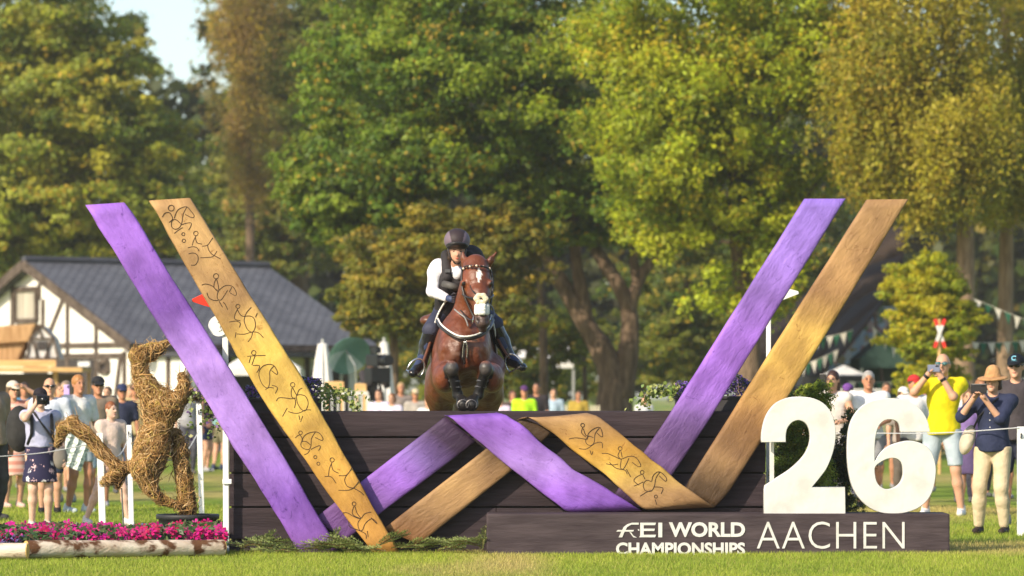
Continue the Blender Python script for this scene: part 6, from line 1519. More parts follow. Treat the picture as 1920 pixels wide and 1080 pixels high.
Q = person('woman in tan hat, navy shirt and beige trousers filming with a phone', 1862, 45.0, 1.70, -0.35, SK1, ((0.028, 0.035, 0.075), 'elbow', 0.50), ('trousers', (0.62, 0.50, 0.33), 0), (0.03, 0.02, 0.018), ('bob', (0.06, 0.03, 0.02)), None, False, hands=((-0.15, -0.25, 1.44), (-0.01, -0.28, 1.42)), wide=1.05, feet=((-0.16, 0.02, 0), (0.13, -0.03, 0)), res=0.010)
hq = Blob(0.012); hc = Q['head']; uq = Q['u']
hq.cap(hc + np.array((0, 0.012, 0.04)) * uq, hc + np.array((0, 0.012, 0.095)) * uq, 0.098 * uq, 0.080 * uq); hq.cut(hc + np.array((0, 0, 0.03)) * uq, (0, 0, -1)); MTAN = M('tan_straw', (0.36, 0.19, 0.08), (0.48, 0.27, 0.12), scale=20, rough=0.9, bump=0.5, bscale=40)
ho = hq.build('hat', MTAN, Q['root'], h=0.010)
hb_ = Blob(0.01); hb_.ell(hc + np.array((0, 0, 0.03)) * uq, (0.165 * uq, 0.17 * uq, 0.022 * uq), (math.radians(8), 0, 0)); hb_.build('brim', MTAN, ho, h=0.009)
gadget('phone', 'black phone held before the face of the woman in the tan hat', 'phone', Q, (-0.07, -0.34, 1.545), (0.17, 0.014, 0.10), MBLK)
tb_ = empty('tote_bag', Q['w'](np.array((-0.24, -0.02, 1.0)) * uq), 0.2); tag(tb_, 'cream shoulder bag hanging at the side of the woman in navy', 'bag')
t_ = Blob(0.03); t_.ell((-0.03, 0, 0), (0.075, 0.10, 0.17), (0, 0.35, 0)); t_.build('pouch', M('cream_cloth', (0.42, 0.36, 0.27), (0.55, 0.48, 0.37), rough=0.85, bump=0.5), tb_, h=0.015, noise=0.02)
MB().tube([Q['w'](np.array(p) * uq) for p in ((-0.20, -0.05, 1.12), (-0.12, -0.13, 1.25), (0.05, -0.11, 1.42), (0.10, 0.02, 1.475), (0.0, 0.11, 1.3))], 0.012, 5).build('strap', MBLK, tb_)
for k in range(6):                                                     # shirt buttons
    bt = MB().ball((0.0, -0.150 + 0.004 * k, (1.36 - 0.075 * k)) , 0.008, 6, 5); bt.v = [tuple(np.array(v) * uq) for v in bt.v]; bt.build('button', MWH, [c for c in Q['root'].children if c.name.startswith('shirt')][0], local=True)
TM = person('tall man in black cap, sunglasses and dark grey T-shirt at the right edge', 1905, 47.8, 1.88, -0.3, SK1, ((0.060, 0.050, 0.055), 'short', 0.50), ('shorts', (0.03, 0.035, 0.06), 0.31), (0.3, 0.3, 0.3), ('short', (0.08, 0.05, 0.03)), ('cap', (0.012, 0.014, 0.018)), True, wide=1.12)
L_ = person('dark-haired woman in white top holding a phone to her face', 1562, 54.5, 1.74, -0.4, SK1, ((0.68, 0.62, 0.58), 'none', 0.50), ('trousers', (0.45, 0.42, 0.45), 0), (0.4, 0.4, 0.4), ('long', (0.045, 0.02, 0.014)), None, False, hands=((-0.09, -0.20, 1.56), (0.16, -0.25, 1.1)), res=0.012)
gadget('phone', 'phone held up by the dark-haired woman in white', 'phone', L_, (-0.05, -0.25, 1.63), (0.09, 0.012, 0.15), MBLK)
person('grey-haired man in white polo shirt behind the big number 6', 1628, 55.0, 1.74, 0.0, SK2, ((0.74, 0.74, 0.74), 'short', 0.50), ('shorts', (0.28, 0.28, 0.30), 0.31), (0.02, 0.02, 0.02), ('short', (0.34, 0.32, 0.30)), None, False, hands=((-0.08, -0.20, 1.05), (0.10, -0.2, 1.05)), wide=1.12, res=0.012)
person('person in purple cap between the dark-haired woman and the grey-haired man', 1590, 60.0, 1.58, -0.2, SK1, ((0.62, 0.60, 0.62), 'short', 0.5), ('trousers', (0.10, 0.10, 0.16), 0), (0.2, 0.2, 0.2), ('bob', (0.07, 0.04, 0.03)), ('cap', (0.16, 0.06, 0.26)), res=0.016)
person('person in white sun hat left of the man in yellow', 1694, 58.0, 1.53, 0.2, SK1, ((0.35, 0.30, 0.26), 'short', 0.5), ('trousers', (0.12, 0.10, 0.08), 0), (0.2, 0.2, 0.2), ('bob', (0.12, 0.07, 0.04)), ('cap', (0.74, 0.70, 0.64)), res=0.016)
person('person in red cap and white shirt right behind the man in yellow', 1714, 55.5, 1.68, 0.3, SK2, ((0.72, 0.70, 0.68), 'short', 0.5), ('shorts', (0.10, 0.09, 0.09), 0.3), (0.6, 0.6, 0.6), ('short', (0.05, 0.03, 0.02)), ('cap', (0.50, 0.03, 0.03)), res=0.014)
person('person in sunglasses and white shirt between the man in yellow and the tan hat', 1808, 58.0, 1.64, -0.2, SK1, ((0.60, 0.58, 0.56), 'short', 0.5), ('trousers', (0.05, 0.05, 0.07), 0), (0.1, 0.1, 0.1), ('bob', (0.18, 0.09, 0.05)), None, True, res=0.015)
person('shorter woman in purple vest beside the man in yellow', 1816, 54.0, 1.50, -0.1, SK1, ((0.20, 0.13, 0.33), 'none', 0.5), ('skirt', (0.10, 0.07, 0.16), 0.3), (0.3, 0.3, 0.3), ('long', (0.16, 0.09, 0.06)), None, res=0.014)
person('person in orange brown shirt behind the tan hat', 1838, 61.0, 1.66, 0.3, SK2, ((0.42, 0.17, 0.08), 'short', 0.5), ('trousers', (0.04, 0.04, 0.05), 0), (0.1, 0.1, 0.1), ('long', (0.30, 0.13, 0.05)), None, res=0.018)

# ------------------------------------------------------------------ small crowd behind the wall
far_people = [
 ('dark-haired woman in lavender shirt above the wall left of the horse', 711, 78, 1.52, -0.5, SK1, (0.56, 0.52, 0.66), ('bob', (0.07, 0.035, 0.02)), None),
 ('girl in pale lavender shirt beside the dark-haired woman', 735, 77, 1.45, -0.4, SK1, (0.58, 0.54, 0.64), ('bob', (0.18, 0.08, 0.03)), None),
 ('person with fair hair behind the two girls', 752, 84, 1.66, 0.2, SK2, (0.24, 0.20, 0.18), ('short', (0.45, 0.30, 0.14)), None),
 ('person in straw hat and beige top left of the stirrup', 779, 82, 1.52, 0.1, SK2, (0.38, 0.34, 0.30), ('short', (0.2, 0.12, 0.06)), ('cap', (0.55, 0.45, 0.30))),
 ('person in white shirt just left of the hind leg', 803, 76, 1.40, -0.2, SK1, (0.60, 0.60, 0.62), ('bob', (0.25, 0.13, 0.06)), None),
 ('person in cream cap just right of the horse', 937, 76, 1.44, -0.3, SK1, (0.55, 0.48, 0.58), ('bob', (0.2, 0.12, 0.06)), ('cap', (0.60, 0.54, 0.44))),
 ('steward in neon yellow vest and purple cap', 983, 80, 1.58, 0.1, SK2, (0.42, 0.78, 0.02), ('short', (0.05, 0.03, 0.03)), ('cap', (0.10, 0.04, 0.14))),
 ('person in black shirt beside the neon steward', 1006, 86, 1.66, -0.2, SK2, (0.03, 0.025, 0.028), ('short', (0.05, 0.03, 0.02)), None),
 ('person in dark shirt between cream cap and neon vest', 961, 84, 1.50, 0.5, SK2, (0.10, 0.07, 0.06), ('bob', (0.12, 0.05, 0.03)), None),
 ('person in pale blue shirt beside the slim dark trunk', 1038, 92, 1.55, 0.0, SK1, (0.36, 0.46, 0.56), ('short', (0.08, 0.05, 0.03)), None),
 ('person in white by the right side of the forked trunk', 1208, 90, 1.42, 0.4, SK1, (0.58, 0.58, 0.60), ('short', (0.15, 0.1, 0.06)), None),
 ('person in mustard shirt left of the forked trunk', 1085, 94, 1.50, 0.0, SK2, (0.40, 0.28, 0.05), ('short', (0.06, 0.04, 0.03)), None)]
for (lab, px, D, h_, fc, sk, tc_, hr__, ht_) in far_people:
    person(lab, px, D, h_, fc, sk, (tc_, 'short', 0.5), ('trousers', (0.06, 0.06, 0.08), 0), (0.1, 0.1, 0.1), hr__, ht_, res=0.018, group=None)
# camera operator on a raised stand
os_ = empty('camera_platform', (W(697, 0, 82).x, 82.6, 0)); tag(os_, 'dark scaffold platform under the camera operator', 'platform')
MB().box((W(697, 0, 82).x, 82.6, 0.40), (0.9, 0.9, 0.06)).build('deck', MTIM, os_)
for sx in (-0.4, 0.4):
    for sy in (-0.4, 0.4): MB().tube([(W(697, 0, 82).x + sx, 82.6 + sy, -0.02), (W(697, 0, 82).x + sx, 82.6 + sy, 0.38)], 0.03, 6).build('leg', MPOLE, os_)
CO = person('camera operator in dark clothes under the green umbrella', 694, 82.6, 1.72, 0.7, SK2, ((0.045, 0.04, 0.045), 'long', 0.5), ('trousers', (0.03, 0.03, 0.035), 0), (0.03, 0.03, 0.03), ('short', (0.04, 0.03, 0.02)), ('cap', (0.05, 0.045, 0.05)), hands=((-0.1, -0.32, 1.3), (0.16, -0.32, 1.34)), res=0.016, elev=0.43)
vc = empty('video_camera', W(706, 676, 82.2), 0.5); tag(vc, 'bulky black broadcast camera on tripod by the green umbrella', 'video camera')
MB().box((0, 0, 0), (0.22, 0.50, 0.24)).build('body', MBLK, vc, bevel=0.02, local=True); MB().tube([(0, -0.25, 0), (0, -0.52, 0)], [0.09, 0.11], 10).build('lens', MBLK, vc, local=True); MB().box((0.02, 0.05, 0.2), (0.10, 0.22, 0.12)).build('viewfinder', MBLK, vc, local=True)
zb = vc.location.z - 0.43
for a_ in (0, 2.1, 4.2): MB().tube([(0, 0, -0.1), (0.32 * math.cos(a_), 0.32 * math.sin(a_), -zb)], 0.03, 6).build('tripod_leg', MBLK, vc, local=True)
MB().box((-0.03, -0.1, -0.28), (0.42, 0.3, 0.30)).build('monitor', MBLK, vc, bevel=0.02, local=True)

# small emblems on cap and shirts
capo = [c for c in TM['root'].children if c.name.startswith('cap')][0]; ut = TM['u']
LBL = M('cap_blue', (0.20, 0.52, 0.66), rough=0.6)
def on_cap(a_, z_): return Vector(TM['head'] + np.array((0.096 * math.sin(a_), 0.012 - 0.112 * math.cos(a_) * math.sqrt(max(0.0, 1 - ((z_ - 0.045) / 0.105) ** 2)), z_)) * ut)
MB().tube([on_cap(0.24 * math.cos(t), 0.088 + 0.020 * math.sin(t)) for t in np.linspace(0.7, 2 * PI - 0.7, 12)], 0.0065, 5).build('emblem', LBL, capo, local=True)
MB().tube([on_cap(a_, 0.055) for a_ in np.linspace(-0.35, 0.35, 6)], 0.005, 5).build('emblem', LBL, capo, local=True)
for (lab, px, D, h_, fc, sk, tc_, hr__, ht_) in [
 ('person in red top just behind the salmon shirt', 112, 64, 1.60, 0.3, SK1, (0.50, 0.06, 0.07), ('bob', (0.16, 0.09, 0.05)), None),
 ('person in beige shirt glimpsed right of the taupe shirt', 202, 68, 1.56, -0.3, SK1, (0.40, 0.33, 0.24), ('short', (0.12, 0.07, 0.04)), None),
 ('person in pale yellow shirt left of the woven neck', 242, 74, 1.60, 0.5, SK1, (0.55, 0.50, 0.28), ('bob', (0.30, 0.20, 0.10)), None),
 ('person in blue shirt behind the cream cap', 46, 66, 1.62, 0.2, SK2, (0.10, 0.28, 0.45), ('short', (0.06, 0.04, 0.03)), None),
 ('person in light grey top left of the number 2 hole', 1532, 64, 1.58, 0.2, SK1, (0.46, 0.46, 0.48), ('bob', (0.10, 0.06, 0.03)), None),
 ('person in olive shirt between white polo and white sun hat', 1662, 66, 1.62, 0.0, SK2, (0.18, 0.19, 0.11), ('short', (0.10, 0.06, 0.04)), None),
 ('person in maroon shirt behind the yellow T-shirt sleeve', 1738, 64, 1.60, -0.2, SK2, (0.20, 0.04, 0.05), ('short', (0.05, 0.03, 0.02)), None),
 ('person in teal shirt left of the tall man in black cap', 1880, 60, 1.62, 0.2, SK2, (0.08, 0.25, 0.27), ('short', (0.08, 0.05, 0.03)), None)]:
    person(lab, px, D, h_, fc, sk, (tc_, 'short', 0.5), ('shorts', (0.07, 0.07, 0.09), 0.3), (0.25, 0.25, 0.25), hr__, ht_, res=0.018)
# ================================================================== flower bed, birch logs
MLE = M('bed_leaf', (1, 1, 1), rough=0.45, spec=0.35, attr=True, trans=0.2)
fbed = empty('flower_bed', (W(200, 0, 39.5).x, 39.5, 0)); tag(fbed, 'bed of magenta flowers with dark leaves behind the birch logs', 'flower bed')
FBL = np.array(fbed.location)
def bedx(px, D): return (px - 960) * D / F
n = 6500
px_ = rng.uniform(-40, 424, n); D0_ = 37.88 + np.clip(px_ - 50, 0, 400) / 368 * 0.87 + 0.14; D_ = D0_ + (41.3 - D0_) * rng.random(n)
hb2 = 0.19 + 0.08 * fbm2(px_ * 0.02, D_, 1.0, 31)
P = np.stack([bedx(px_, D_), D_, hb2 * (0.35 + 0.65 * rng.random(n) ** 0.5)], 1)
N = rng.normal(size=(n, 3)) * 0.6 + np.array([0, -0.5, 0.8]); N /= np.linalg.norm(N, axis=1)[:, None]
C = np.array([[0.035, 0.075, 0.02], [0.05, 0.095, 0.025], [0.075, 0.06, 0.03], [0.09, 0.13, 0.04]])[rng.integers(4, size=n)] * rng.uniform(0.7, 1.3, (n, 1))
o = link('foliage', leaves_mesh('foliage', P - FBL, N, np.full(n, 0.075), C, 0.5), MLE, fbed); o['kind'] = 'stuff'
MSOIL = M('soil', (0.03, 0.02, 0.013), (0.06, 0.04, 0.025), scale=9, rough=1.0, bump=0.8)
MB().prism([Vector((bedx(-60, 38.0), 38.0, 0.06)), Vector((bedx(424, 38.9), 38.9, 0.06)), Vector((bedx(424, 41.3), 41.3, 0.06)), Vector((bedx(-60, 41.3), 41.3, 0.06))], (0, 0, -0.08)).build('soil', MSOIL, fbed)
def flower_mesh(s, c, seed):
    r_ = random.Random(seed); mb = MB()
    for k in range(5):
        a_ = 2 * PI * k / 5 + r_.uniform(-0.15, 0.15); w_ = 0.62
        t = lambda ang, rad, z_: (rad * s * math.cos(ang), rad * s * math.sin(ang), z_ * s)
        cc = tuple(x * r_.uniform(0.8, 1.2) for x in c)
        mb.add([t(a_, 0.05, 0.02), t(a_ - w_ * 0.7, 0.6, 0.10), t(a_ - w_ * 0.35, 1.0, 0.02), t(a_ + w_ * 0.35, 1.0, 0.05), t(a_ + w_ * 0.7, 0.6, 0.12)], [(0, 1, 2, 3, 4)], cc)
    mb.add([(0.10 * s * math.cos(a_), 0.10 * s * math.sin(a_), 0.10 * s) for a_ in np.linspace(0, 2 * PI, 6)[:-1]], [(0, 1, 2, 3, 4)], (0.35, 0.02, 0.14))
    o = mb.build('flower', M('petal', (1, 1, 1), rough=0.6, attr=True, trans=0.3)); me = o.data; bpy.data.objects.remove(o); return me
fms = [flower_mesh(0.046, c, i) for i, c in enumerate([(0.47, 0.004, 0.17), (0.54, 0.007, 0.22), (0.38, 0.003, 0.09), (0.48, 0.004, 0.13)])]
for k in range(270):
    Dk = random.uniform(38.05, 41.2) if k > 70 else random.uniform(38.05, 38.8); pxk = random.uniform(-20, 422)
    if random.random() < 0.35: pxk = random.gauss(random.choice([130, 190, 260, 60, 390]), 28)
    if pxk > 424: continue
    Dk = max(Dk, 37.88 + max(pxk - 50, 0) / 368 * 0.87 + 0.17)
    zk = 0.17 + 0.08 * fbm2(np.array([pxk * 0.02]), np.array([Dk]), 1.0, 31)[0] + random.uniform(-0.045, 0.035)
    o = link('flower', random.choice(fms), None, fbed); o.location = Vector((bedx(pxk, Dk), Dk, zk)) - fbed.location
    o.rotation_euler = (math.radians(random.uniform(30, 85)), random.uniform(-0.3, 0.3), random.uniform(-0.6, 0.6)); s_ = random.uniform(0.75, 1.2); o.scale = (s_, s_, s_)
n = 500
px_ = np.concatenate([rng.normal(300, 30, n // 2), rng.normal(12, 16, n // 2)]); D_ = np.concatenate([rng.uniform(40.4, 41.3, n // 2), rng.uniform(38.0, 38.4, n // 2)])
P = np.stack([bedx(px_, D_), D_, 0.10 + 0.13 * rng.random(n)], 1); N = rng.normal(size=(n, 3)) + np.array([0, -0.8, 0.5]); N /= np.linalg.norm(N, axis=1)[:, None]
o = link('lobelia', leaves_mesh('lobelia', P - FBL, N, np.full(n, 0.024), np.array([[0.16, 0.11, 0.33], [0.21, 0.16, 0.40]])[rng.integers(2, size=n)], 0.9), MLE, fbed); o['kind'] = 'stuff'; o['label'] = 'haze of small lavender blue flowers'

def birch_mat():
    m = M('birch_bark', (0.46, 0.36, 0.27), (0.64, 0.56, 0.46), scale=5, rough=0.8, bump=0.6, bscale=18, stretch=(0.6, 2, 2), bdist=0.02)
    nt = m.node_tree; N_ = nt.nodes; L = nt.links; b = N_['Principled BSDF']; src = b.inputs['Base Color'].links[0].from_socket
    tc = N_.new('ShaderNodeTexCoord'); mp = N_.new('ShaderNodeMapping'); mp.inputs['Scale'].default_value = (2.2, 3, 3); L.new(tc.outputs['Object'], mp.inputs[0])
    nz = N_.new('ShaderNodeTexNoise'); nz.inputs['Scale'].default_value = 2.0; nz.inputs['Detail'].default_value = 7; L.new(mp.outputs[0], nz.inputs['Vector'])
    rp = N_.new('ShaderNodeValToRGB'); rp.color_ramp.elements[0].position = 0.43; rp.color_ramp.elements[0].color = (0.20, 0.10, 0.05, 1); rp.color_ramp.elements[1].position = 0.50; rp.color_ramp.elements[1].color = (1, 1, 1, 1); L.new(nz.outputs['Fac'], rp.inputs[0])
    mx = N_.new('ShaderNodeMix'); mx.data_type = 'RGBA'; mx.blend_type = 'MULTIPLY'; mx.inputs[0].default_value = 1; L.new(src, mx.inputs[6]); L.new(rp.outputs[0], mx.inputs[7]); L.new(mx.outputs[2], b.inputs['Base Color']); return m
MBI = birch_mat(); MCUT = M('cut_wood', (0.62, 0.36, 0.10), (0.72, 0.48, 0.18), scale=9, rough=0.8)
def log(label, p0, p1, r, n=26):
    rt = empty('birch_log', (p0 + p1) / 2); tag(rt, label, 'log', 'birch logs edging the flower bed')
    pts = []; rr = []
    for i in range(n):
        t = i / (n - 1); p = p0.lerp(p1, t); q = np.array([[p.x * 2.2, p.y, 3.0]])
        p = p + Vector((0, 0.02 * (vnoise(q, 8)[0] - 0.5), 0.02 * (vnoise(q, 9)[0] - 0.5))); pts.append(p); rr.append(r * (1 + 0.16 * (vnoise(q * 2.5, 10)[0] - 0.5)))
    MB().tube(pts, rr, 16, caps=False).build('bark', MBI, rt, smooth=True)
    d = (p1 - p0).normalized()
    for p, r_, s_ in ((pts[0], rr[0], -1), (pts[-1], rr[-1], 1)):
        MB().tube([p - d * 0.01 * s_, p + d * 0.006 * s_], [r_ * 0.99, r_ * 0.97], 16).build('cut_end', MCUT, rt)
log('short birch log at the left edge with pale cut end', Vector((bedx(-60, 37.72), 37.72, 0.095)), Vector((bedx(52, 37.70), 37.66, 0.095)), 0.072)
log('long birch log with peeling bark in front of the flower bed', Vector((bedx(50, 37.9), 37.88, 0.10)), Vector((bedx(418, 38.75), 38.75, 0.09)), 0.076)

# ================================================================== woven horse sculpture
DSc = 41.6
sc = empty('woven_horse_sculpture', W(320, 735 + CH * F / DSc, DSc)); tag(sc, 'rearing horse sculpture woven from brown twigs and moss', 'sculpture')
SCL = np.array(sc.location)
def cv(px, py, dy=0.0): return np.array(W(px, py, DSc + dy)) - SCL
def cr_(p): return p * DSc / F
S = Blob(0.03)
def chain(pts, k=0.03):
    for (a_, b_) in zip(pts[:-1], pts[1:]): S.cap(cv(*a_[:3]), cv(*b_[:3]), cr_(a_[3]), cr_(b_[3]), k=k)
chain([(320, 640, 0, 5), (302, 650, 0, 9), (282, 658, 0, 14), (262, 668, 0, 17)])                                   # head
S.cap(cv(316, 655), cv(285, 672), cr_(4), cr_(9))                                                                     # lower jaw
S.cap(cv(258, 652), cv(246, 640), cr_(5), cr_(2)); S.cap(cv(250, 660), cv(238, 658), cr_(4), cr_(2))                      # ears
chain([(262, 670, 0, 17), (262, 700, 0, 14), (274, 728, 0, 22), (298, 760, 0, 32)], 0.05)                            # neck
chain([(298, 762, 0, 33), (296, 800, 0, 28), (286, 840, 0, 32), (278, 868, 0, 31)], 0.06)                            # barrel
S.ell(cv(318, 765), (cr_(28), 0.16, cr_(26)), k=0.05)
chain([(330, 752, -0.06, 14), (345, 722, -0.08, 11), (341, 706, -0.08, 8)]); chain([(330, 760, 0.08, 13), (360, 740, 0.1, 10), (372, 752, 0.1, 7)])    # raised forelegs
chain([(272, 880, -0.07, 27), (283, 915, -0.08, 15), (300, 935, -0.08, 10), (352, 956, -0.06, 8)], 0.03)             # bent hind leg
chain([(328, 815, 0.10, 12), (338, 850, 0.10, 15), (346, 900, 0.10, 16), (353, 958, 0.10, 17)], 0.03)                # straight hind leg
chain([(262, 872, 0, 16), (228, 880, 0, 11), (195, 850, 0, 13), (160, 812, 0, 15), (138, 794, 0, 14), (120, 806, 0, 12), (112, 832, 0, 9)], 0.03)   # tail
chain([(228, 882, 0, 13), (205, 900, 0, 11), (192, 908, 0, 7)]); chain([(228, 885, 0.02, 10), (222, 912, 0.02, 9)])
def sc_col(V): return np.array([[0.06, 0.032, 0.011]]) * (0.5 + 0.9 * vnoise(V * 14, 6))[:, None]
S.infl = -0.018
MTW = M('twig', (1, 1, 1), rough=0.85, attr=True, spec=0.15)
core = S.build('core', MTW, sc, h=0.016, colf=sc_col, noise=0.03)
me = core.data; nv = len(me.vertices); co = np.empty(nv * 3, np.float32); no = np.empty(nv * 3, np.float32)
me.vertices.foreach_get('co', co); me.vertices.foreach_get('normal', no); co = co.reshape(-1, 3); no = no.reshape(-1, 3)
kd = KDTree(nv)
for i in range(nv): kd.insert(co[i], i)
kd.balance()
tw = MB(); VV = []; QQ = []; CC = []
pal = np.array([[0.30, 0.165, 0.055], [0.38, 0.22, 0.08], [0.48, 0.30, 0.13], [0.17, 0.085, 0.03], [0.32, 0.23, 0.06], [0.55, 0.38, 0.19]])
for k in range(5000):
    i = int(rng.integers(nv)); p = co[i].astype(float); nn = no[i].astype(float)
    flow = np.array([0.25 * math.sin(p[2] * 9), rng.normal(0, 0.4), 1.0]); straw = (p + SCL)[0] < W(236, 0, DSc).x and p[2] < 1.25
    t = rng.normal(0, 0.75, 3) + flow * (0.8 if not straw else 0.1)
    if straw: t = np.array([-0.75, 0, 0.65]) + rng.normal(0, 0.35, 3)
    t = t - nn * t.dot(nn); t = unit(t); L = rng.uniform(0.03, 0.075); pts = []
    for s_ in range(5):
        pts.append(p + nn * rng.uniform(0.002, 0.016)); q = p + t * L
        _, j, _ = kd.find(q); q2 = co[j].astype(float)
        if s_ >= 2 and rng.random() < 0.10: p = q + nn * rng.uniform(0.02, 0.05); continue
        nn = no[j].astype(float); p = q * 0.4 + q2 * 0.6; t = unit(t + rng.normal(0, 0.22, 3)); t = unit(t - nn * t.dot(nn))
    r_ = rng.uniform(0.0014, 0.0036) if rng.random() < 0.9 else 0.0052; c = pal[rng.integers(6)] * rng.uniform(0.7, 1.6)
    tw.tube(pts, [r_, r_ * 1.1, r_, r_ * 0.8, r_ * 0.4], 3, tuple(c), caps=False)
me2 = mesh_np('twigs', np.array(tw.v, float), np.array(tw.f), col=np.array(tw.c))
o = link('twigs', me2, MTW, sc); o['kind'] = 'stuff'
MB().tube([Vector(cv(228, 915)), Vector(cv(231, 975)), Vector((cv(231, 0)[0], 0, 0.0))], 0.008, 6).build('support_rod', M('rod', (0.12, 0.13, 0.12), rough=0.5), sc, local=True)
MPOT = M('black_rubber', (0.02, 0.021, 0.023), (0.035, 0.036, 0.038), scale=5, rough=0.55)
pt = empty('round_planter', (W(352, 0, DSc).x, DSc, 0)); tag(pt, 'wide black round planter under the woven horse', 'planter')
zt_ = W(0, 964, DSc).z; rr0 = 58 * DSc / F
prof = [(rr0 * 0.85, 0.0), (rr0 * 0.95, zt_ - 0.05), (rr0 * 1.02, zt_ - 0.045), (rr0 * 1.03, zt_ - 0.01), (rr0 * 1.0, zt_), (rr0 * 0.95, zt_ - 0.002), (rr0 * 0.93, zt_ - 0.03)]
mb = MB(); nS = 36; vs = [(pt.location.x + r_ * math.cos(2 * PI * k / nS), DSc + r_ * math.sin(2 * PI * k / nS), z_) for (r_, z_) in prof for k in range(nS)]
mb.add(vs, [(i * nS + k, i * nS + (k + 1) % nS, (i + 1) * nS + (k + 1) % nS, (i + 1) * nS + k) for i in range(len(prof) - 1) for k in range(nS)]).build('bowl', MPOT, pt, smooth=True)
MB().tube([(pt.location.x, DSc, zt_ - 0.06), (pt.location.x, DSc, zt_ - 0.028)], rr0 * 0.92, 30).build('soil', MSOIL, pt)

# ================================================================== rope posts, flagpoles
MPO = M('white_plastic', (0.72, 0.72, 0.70), (0.80, 0.80, 0.78), scale=3, rough=0.45)
MST = M('grey_cord', (0.45, 0.46, 0.48), rough=0.7)
posts = {}
def rope_post(key, label, px, ytop, D, w=0.055, lean=0.0):
    r = empty('rope_post', (W(px, 0, D).x, D, 0)); tag(r, label, 'post', 'white posts of the rope fence')
    t_ = W(px + lean, ytop, D)
    MB().bar(Vector((r.location.x, D, -0.05)), t_, w, w * 0.7, up=(0, 1, 0)).build('post', MPO, r, bevel=0.006)
    MB().tube([t_ - Vector((0, 0.03, 0.12)), t_ - Vector((0, 0.05, 0.10)), t_ - Vector((0, 0.04, 0.07))], 0.008, 5).build('cord_hook', MBLK, r)
    posts[key] = (t_, r)
rope_post('a', 'white rope post in front of the walking girl', 193, 812, 45.5, 0.07, -6)
rope_post('b', 'white rope post between the girl and the woven horse', 247, 797, 46.5, 0.055, -5)
rope_post('c', 'white rope post right of the woven hind leg', 379, 757, 48.5, 0.06, -6)
rope_post('d', 'white rope post at the right edge beside the beige trousers', 1914, 800, 44.6, 0.075)
def cord(label, pts, r=0.006):
    o = MB().tube([Vector(p) for p in smoothp([tuple(p) for p in pts], 5)], r, 5).build('fence_cord', MST); tag(o, label, 'cord', 'cords of the rope fence'); return o
cord('thin cord crossing in front of the floral skirt', [W(-40, 858, 45), W(40, 853, 45.2), W(100, 846, 45.3), W(190, 828, 45.46)])
cord('slack cord between the two posts by the girl', [W(190, 842, 45.46), W(214, 856, 45.8), W(230, 846, 46.2), W(244, 812, 46.46)])
cord('cord running from the posts behind the woven horse', [W(245, 830, 46.46), W(300, 862, 47.3), W(345, 852, 48.0), W(377, 800, 48.46)])
cord('thin cord in front of the spectators at right', [W(1500, 812, 46.5), W(1600, 812, 46.2), W(1760, 812, 45.2), W(1910, 802, 44.56)])
MRED = M('red_flag', (0.70, 0.035, 0.015), rough=0.55)
fp = empty('flagpole', (W(421, 0, 39.62).x, 39.62, 0)); tag(fp, 'white pole with red flag and round disc beside the left band', 'flagpole')
MB().bar((fp.location.x, 39.86, -0.05), (fp.location.x - 0.01, 39.86, W(0, 545, 39.86).z), 0.055, 0.04, up=(0, 1, 0)).build('pole', MPO, fp, bevel=0.008)
t1, t2, t3 = W(360, 563, 39.84), W(402, 546, 39.84), W(402, 578, 39.84)
MB().prism([t1 + Vector((0, 0, 0.012)), W(380, 551, 39.84), t2, W(425, 550, 39.84), W(425, 580, 39.84), t3, W(382, 573, 39.84), t1 - Vector((0, 0, 0.012))], (0, 0.02, 0)).build('flag', MRED, fp, bevel=0.004)
dcs = W(410, 611, 39.82); MB().tube([dcs, dcs + Vector((0, 0.015, 0))], 0.097, 28).build('disc', MPO, fp)
mbd = MB(); mbd.tube([dcs + Vector((x_ * 0.01, -0.003, z_ * 0.01)) for x_, z_ in ((-1, 3), (2, 4), (3.4, 1), (1, -1), (3, -4), (0, -5))], 0.004, 5).build('disc_mark', M('pen_line', (0.25, 0.25, 0.25)), fp)
MB().box((fp.location.x + 0.01, 39.845, W(0, 903, 39.8).z), (0.085, 0.06, 0.045)).build('clamp', MPO, fp, bevel=0.005)
fr_ = empty('flagpole', (W(1441, 0, 40.7).x, 40.7, 0)); tag(fr_, 'white pole with white flag between the right bands', 'flagpole')
MB().bar((fr_.location.x, 40.7, -0.05), (fr_.location.x, 40.7, W(0, 548, 40.7).z), 0.045, 0.035, up=(0, 1, 0)).build('pole', MPO, fr_, bevel=0.006)
MB().prism([W(1441, 545, 40.66), W(1478, 541, 40.66), W(1497, 546, 40.66), W(1498, 551, 40.66), W(1470, 562, 40.66), W(1441, 566, 40.66)], (0, 0.02, 0)).build('flag', MPO, fr_, bevel=0.004)

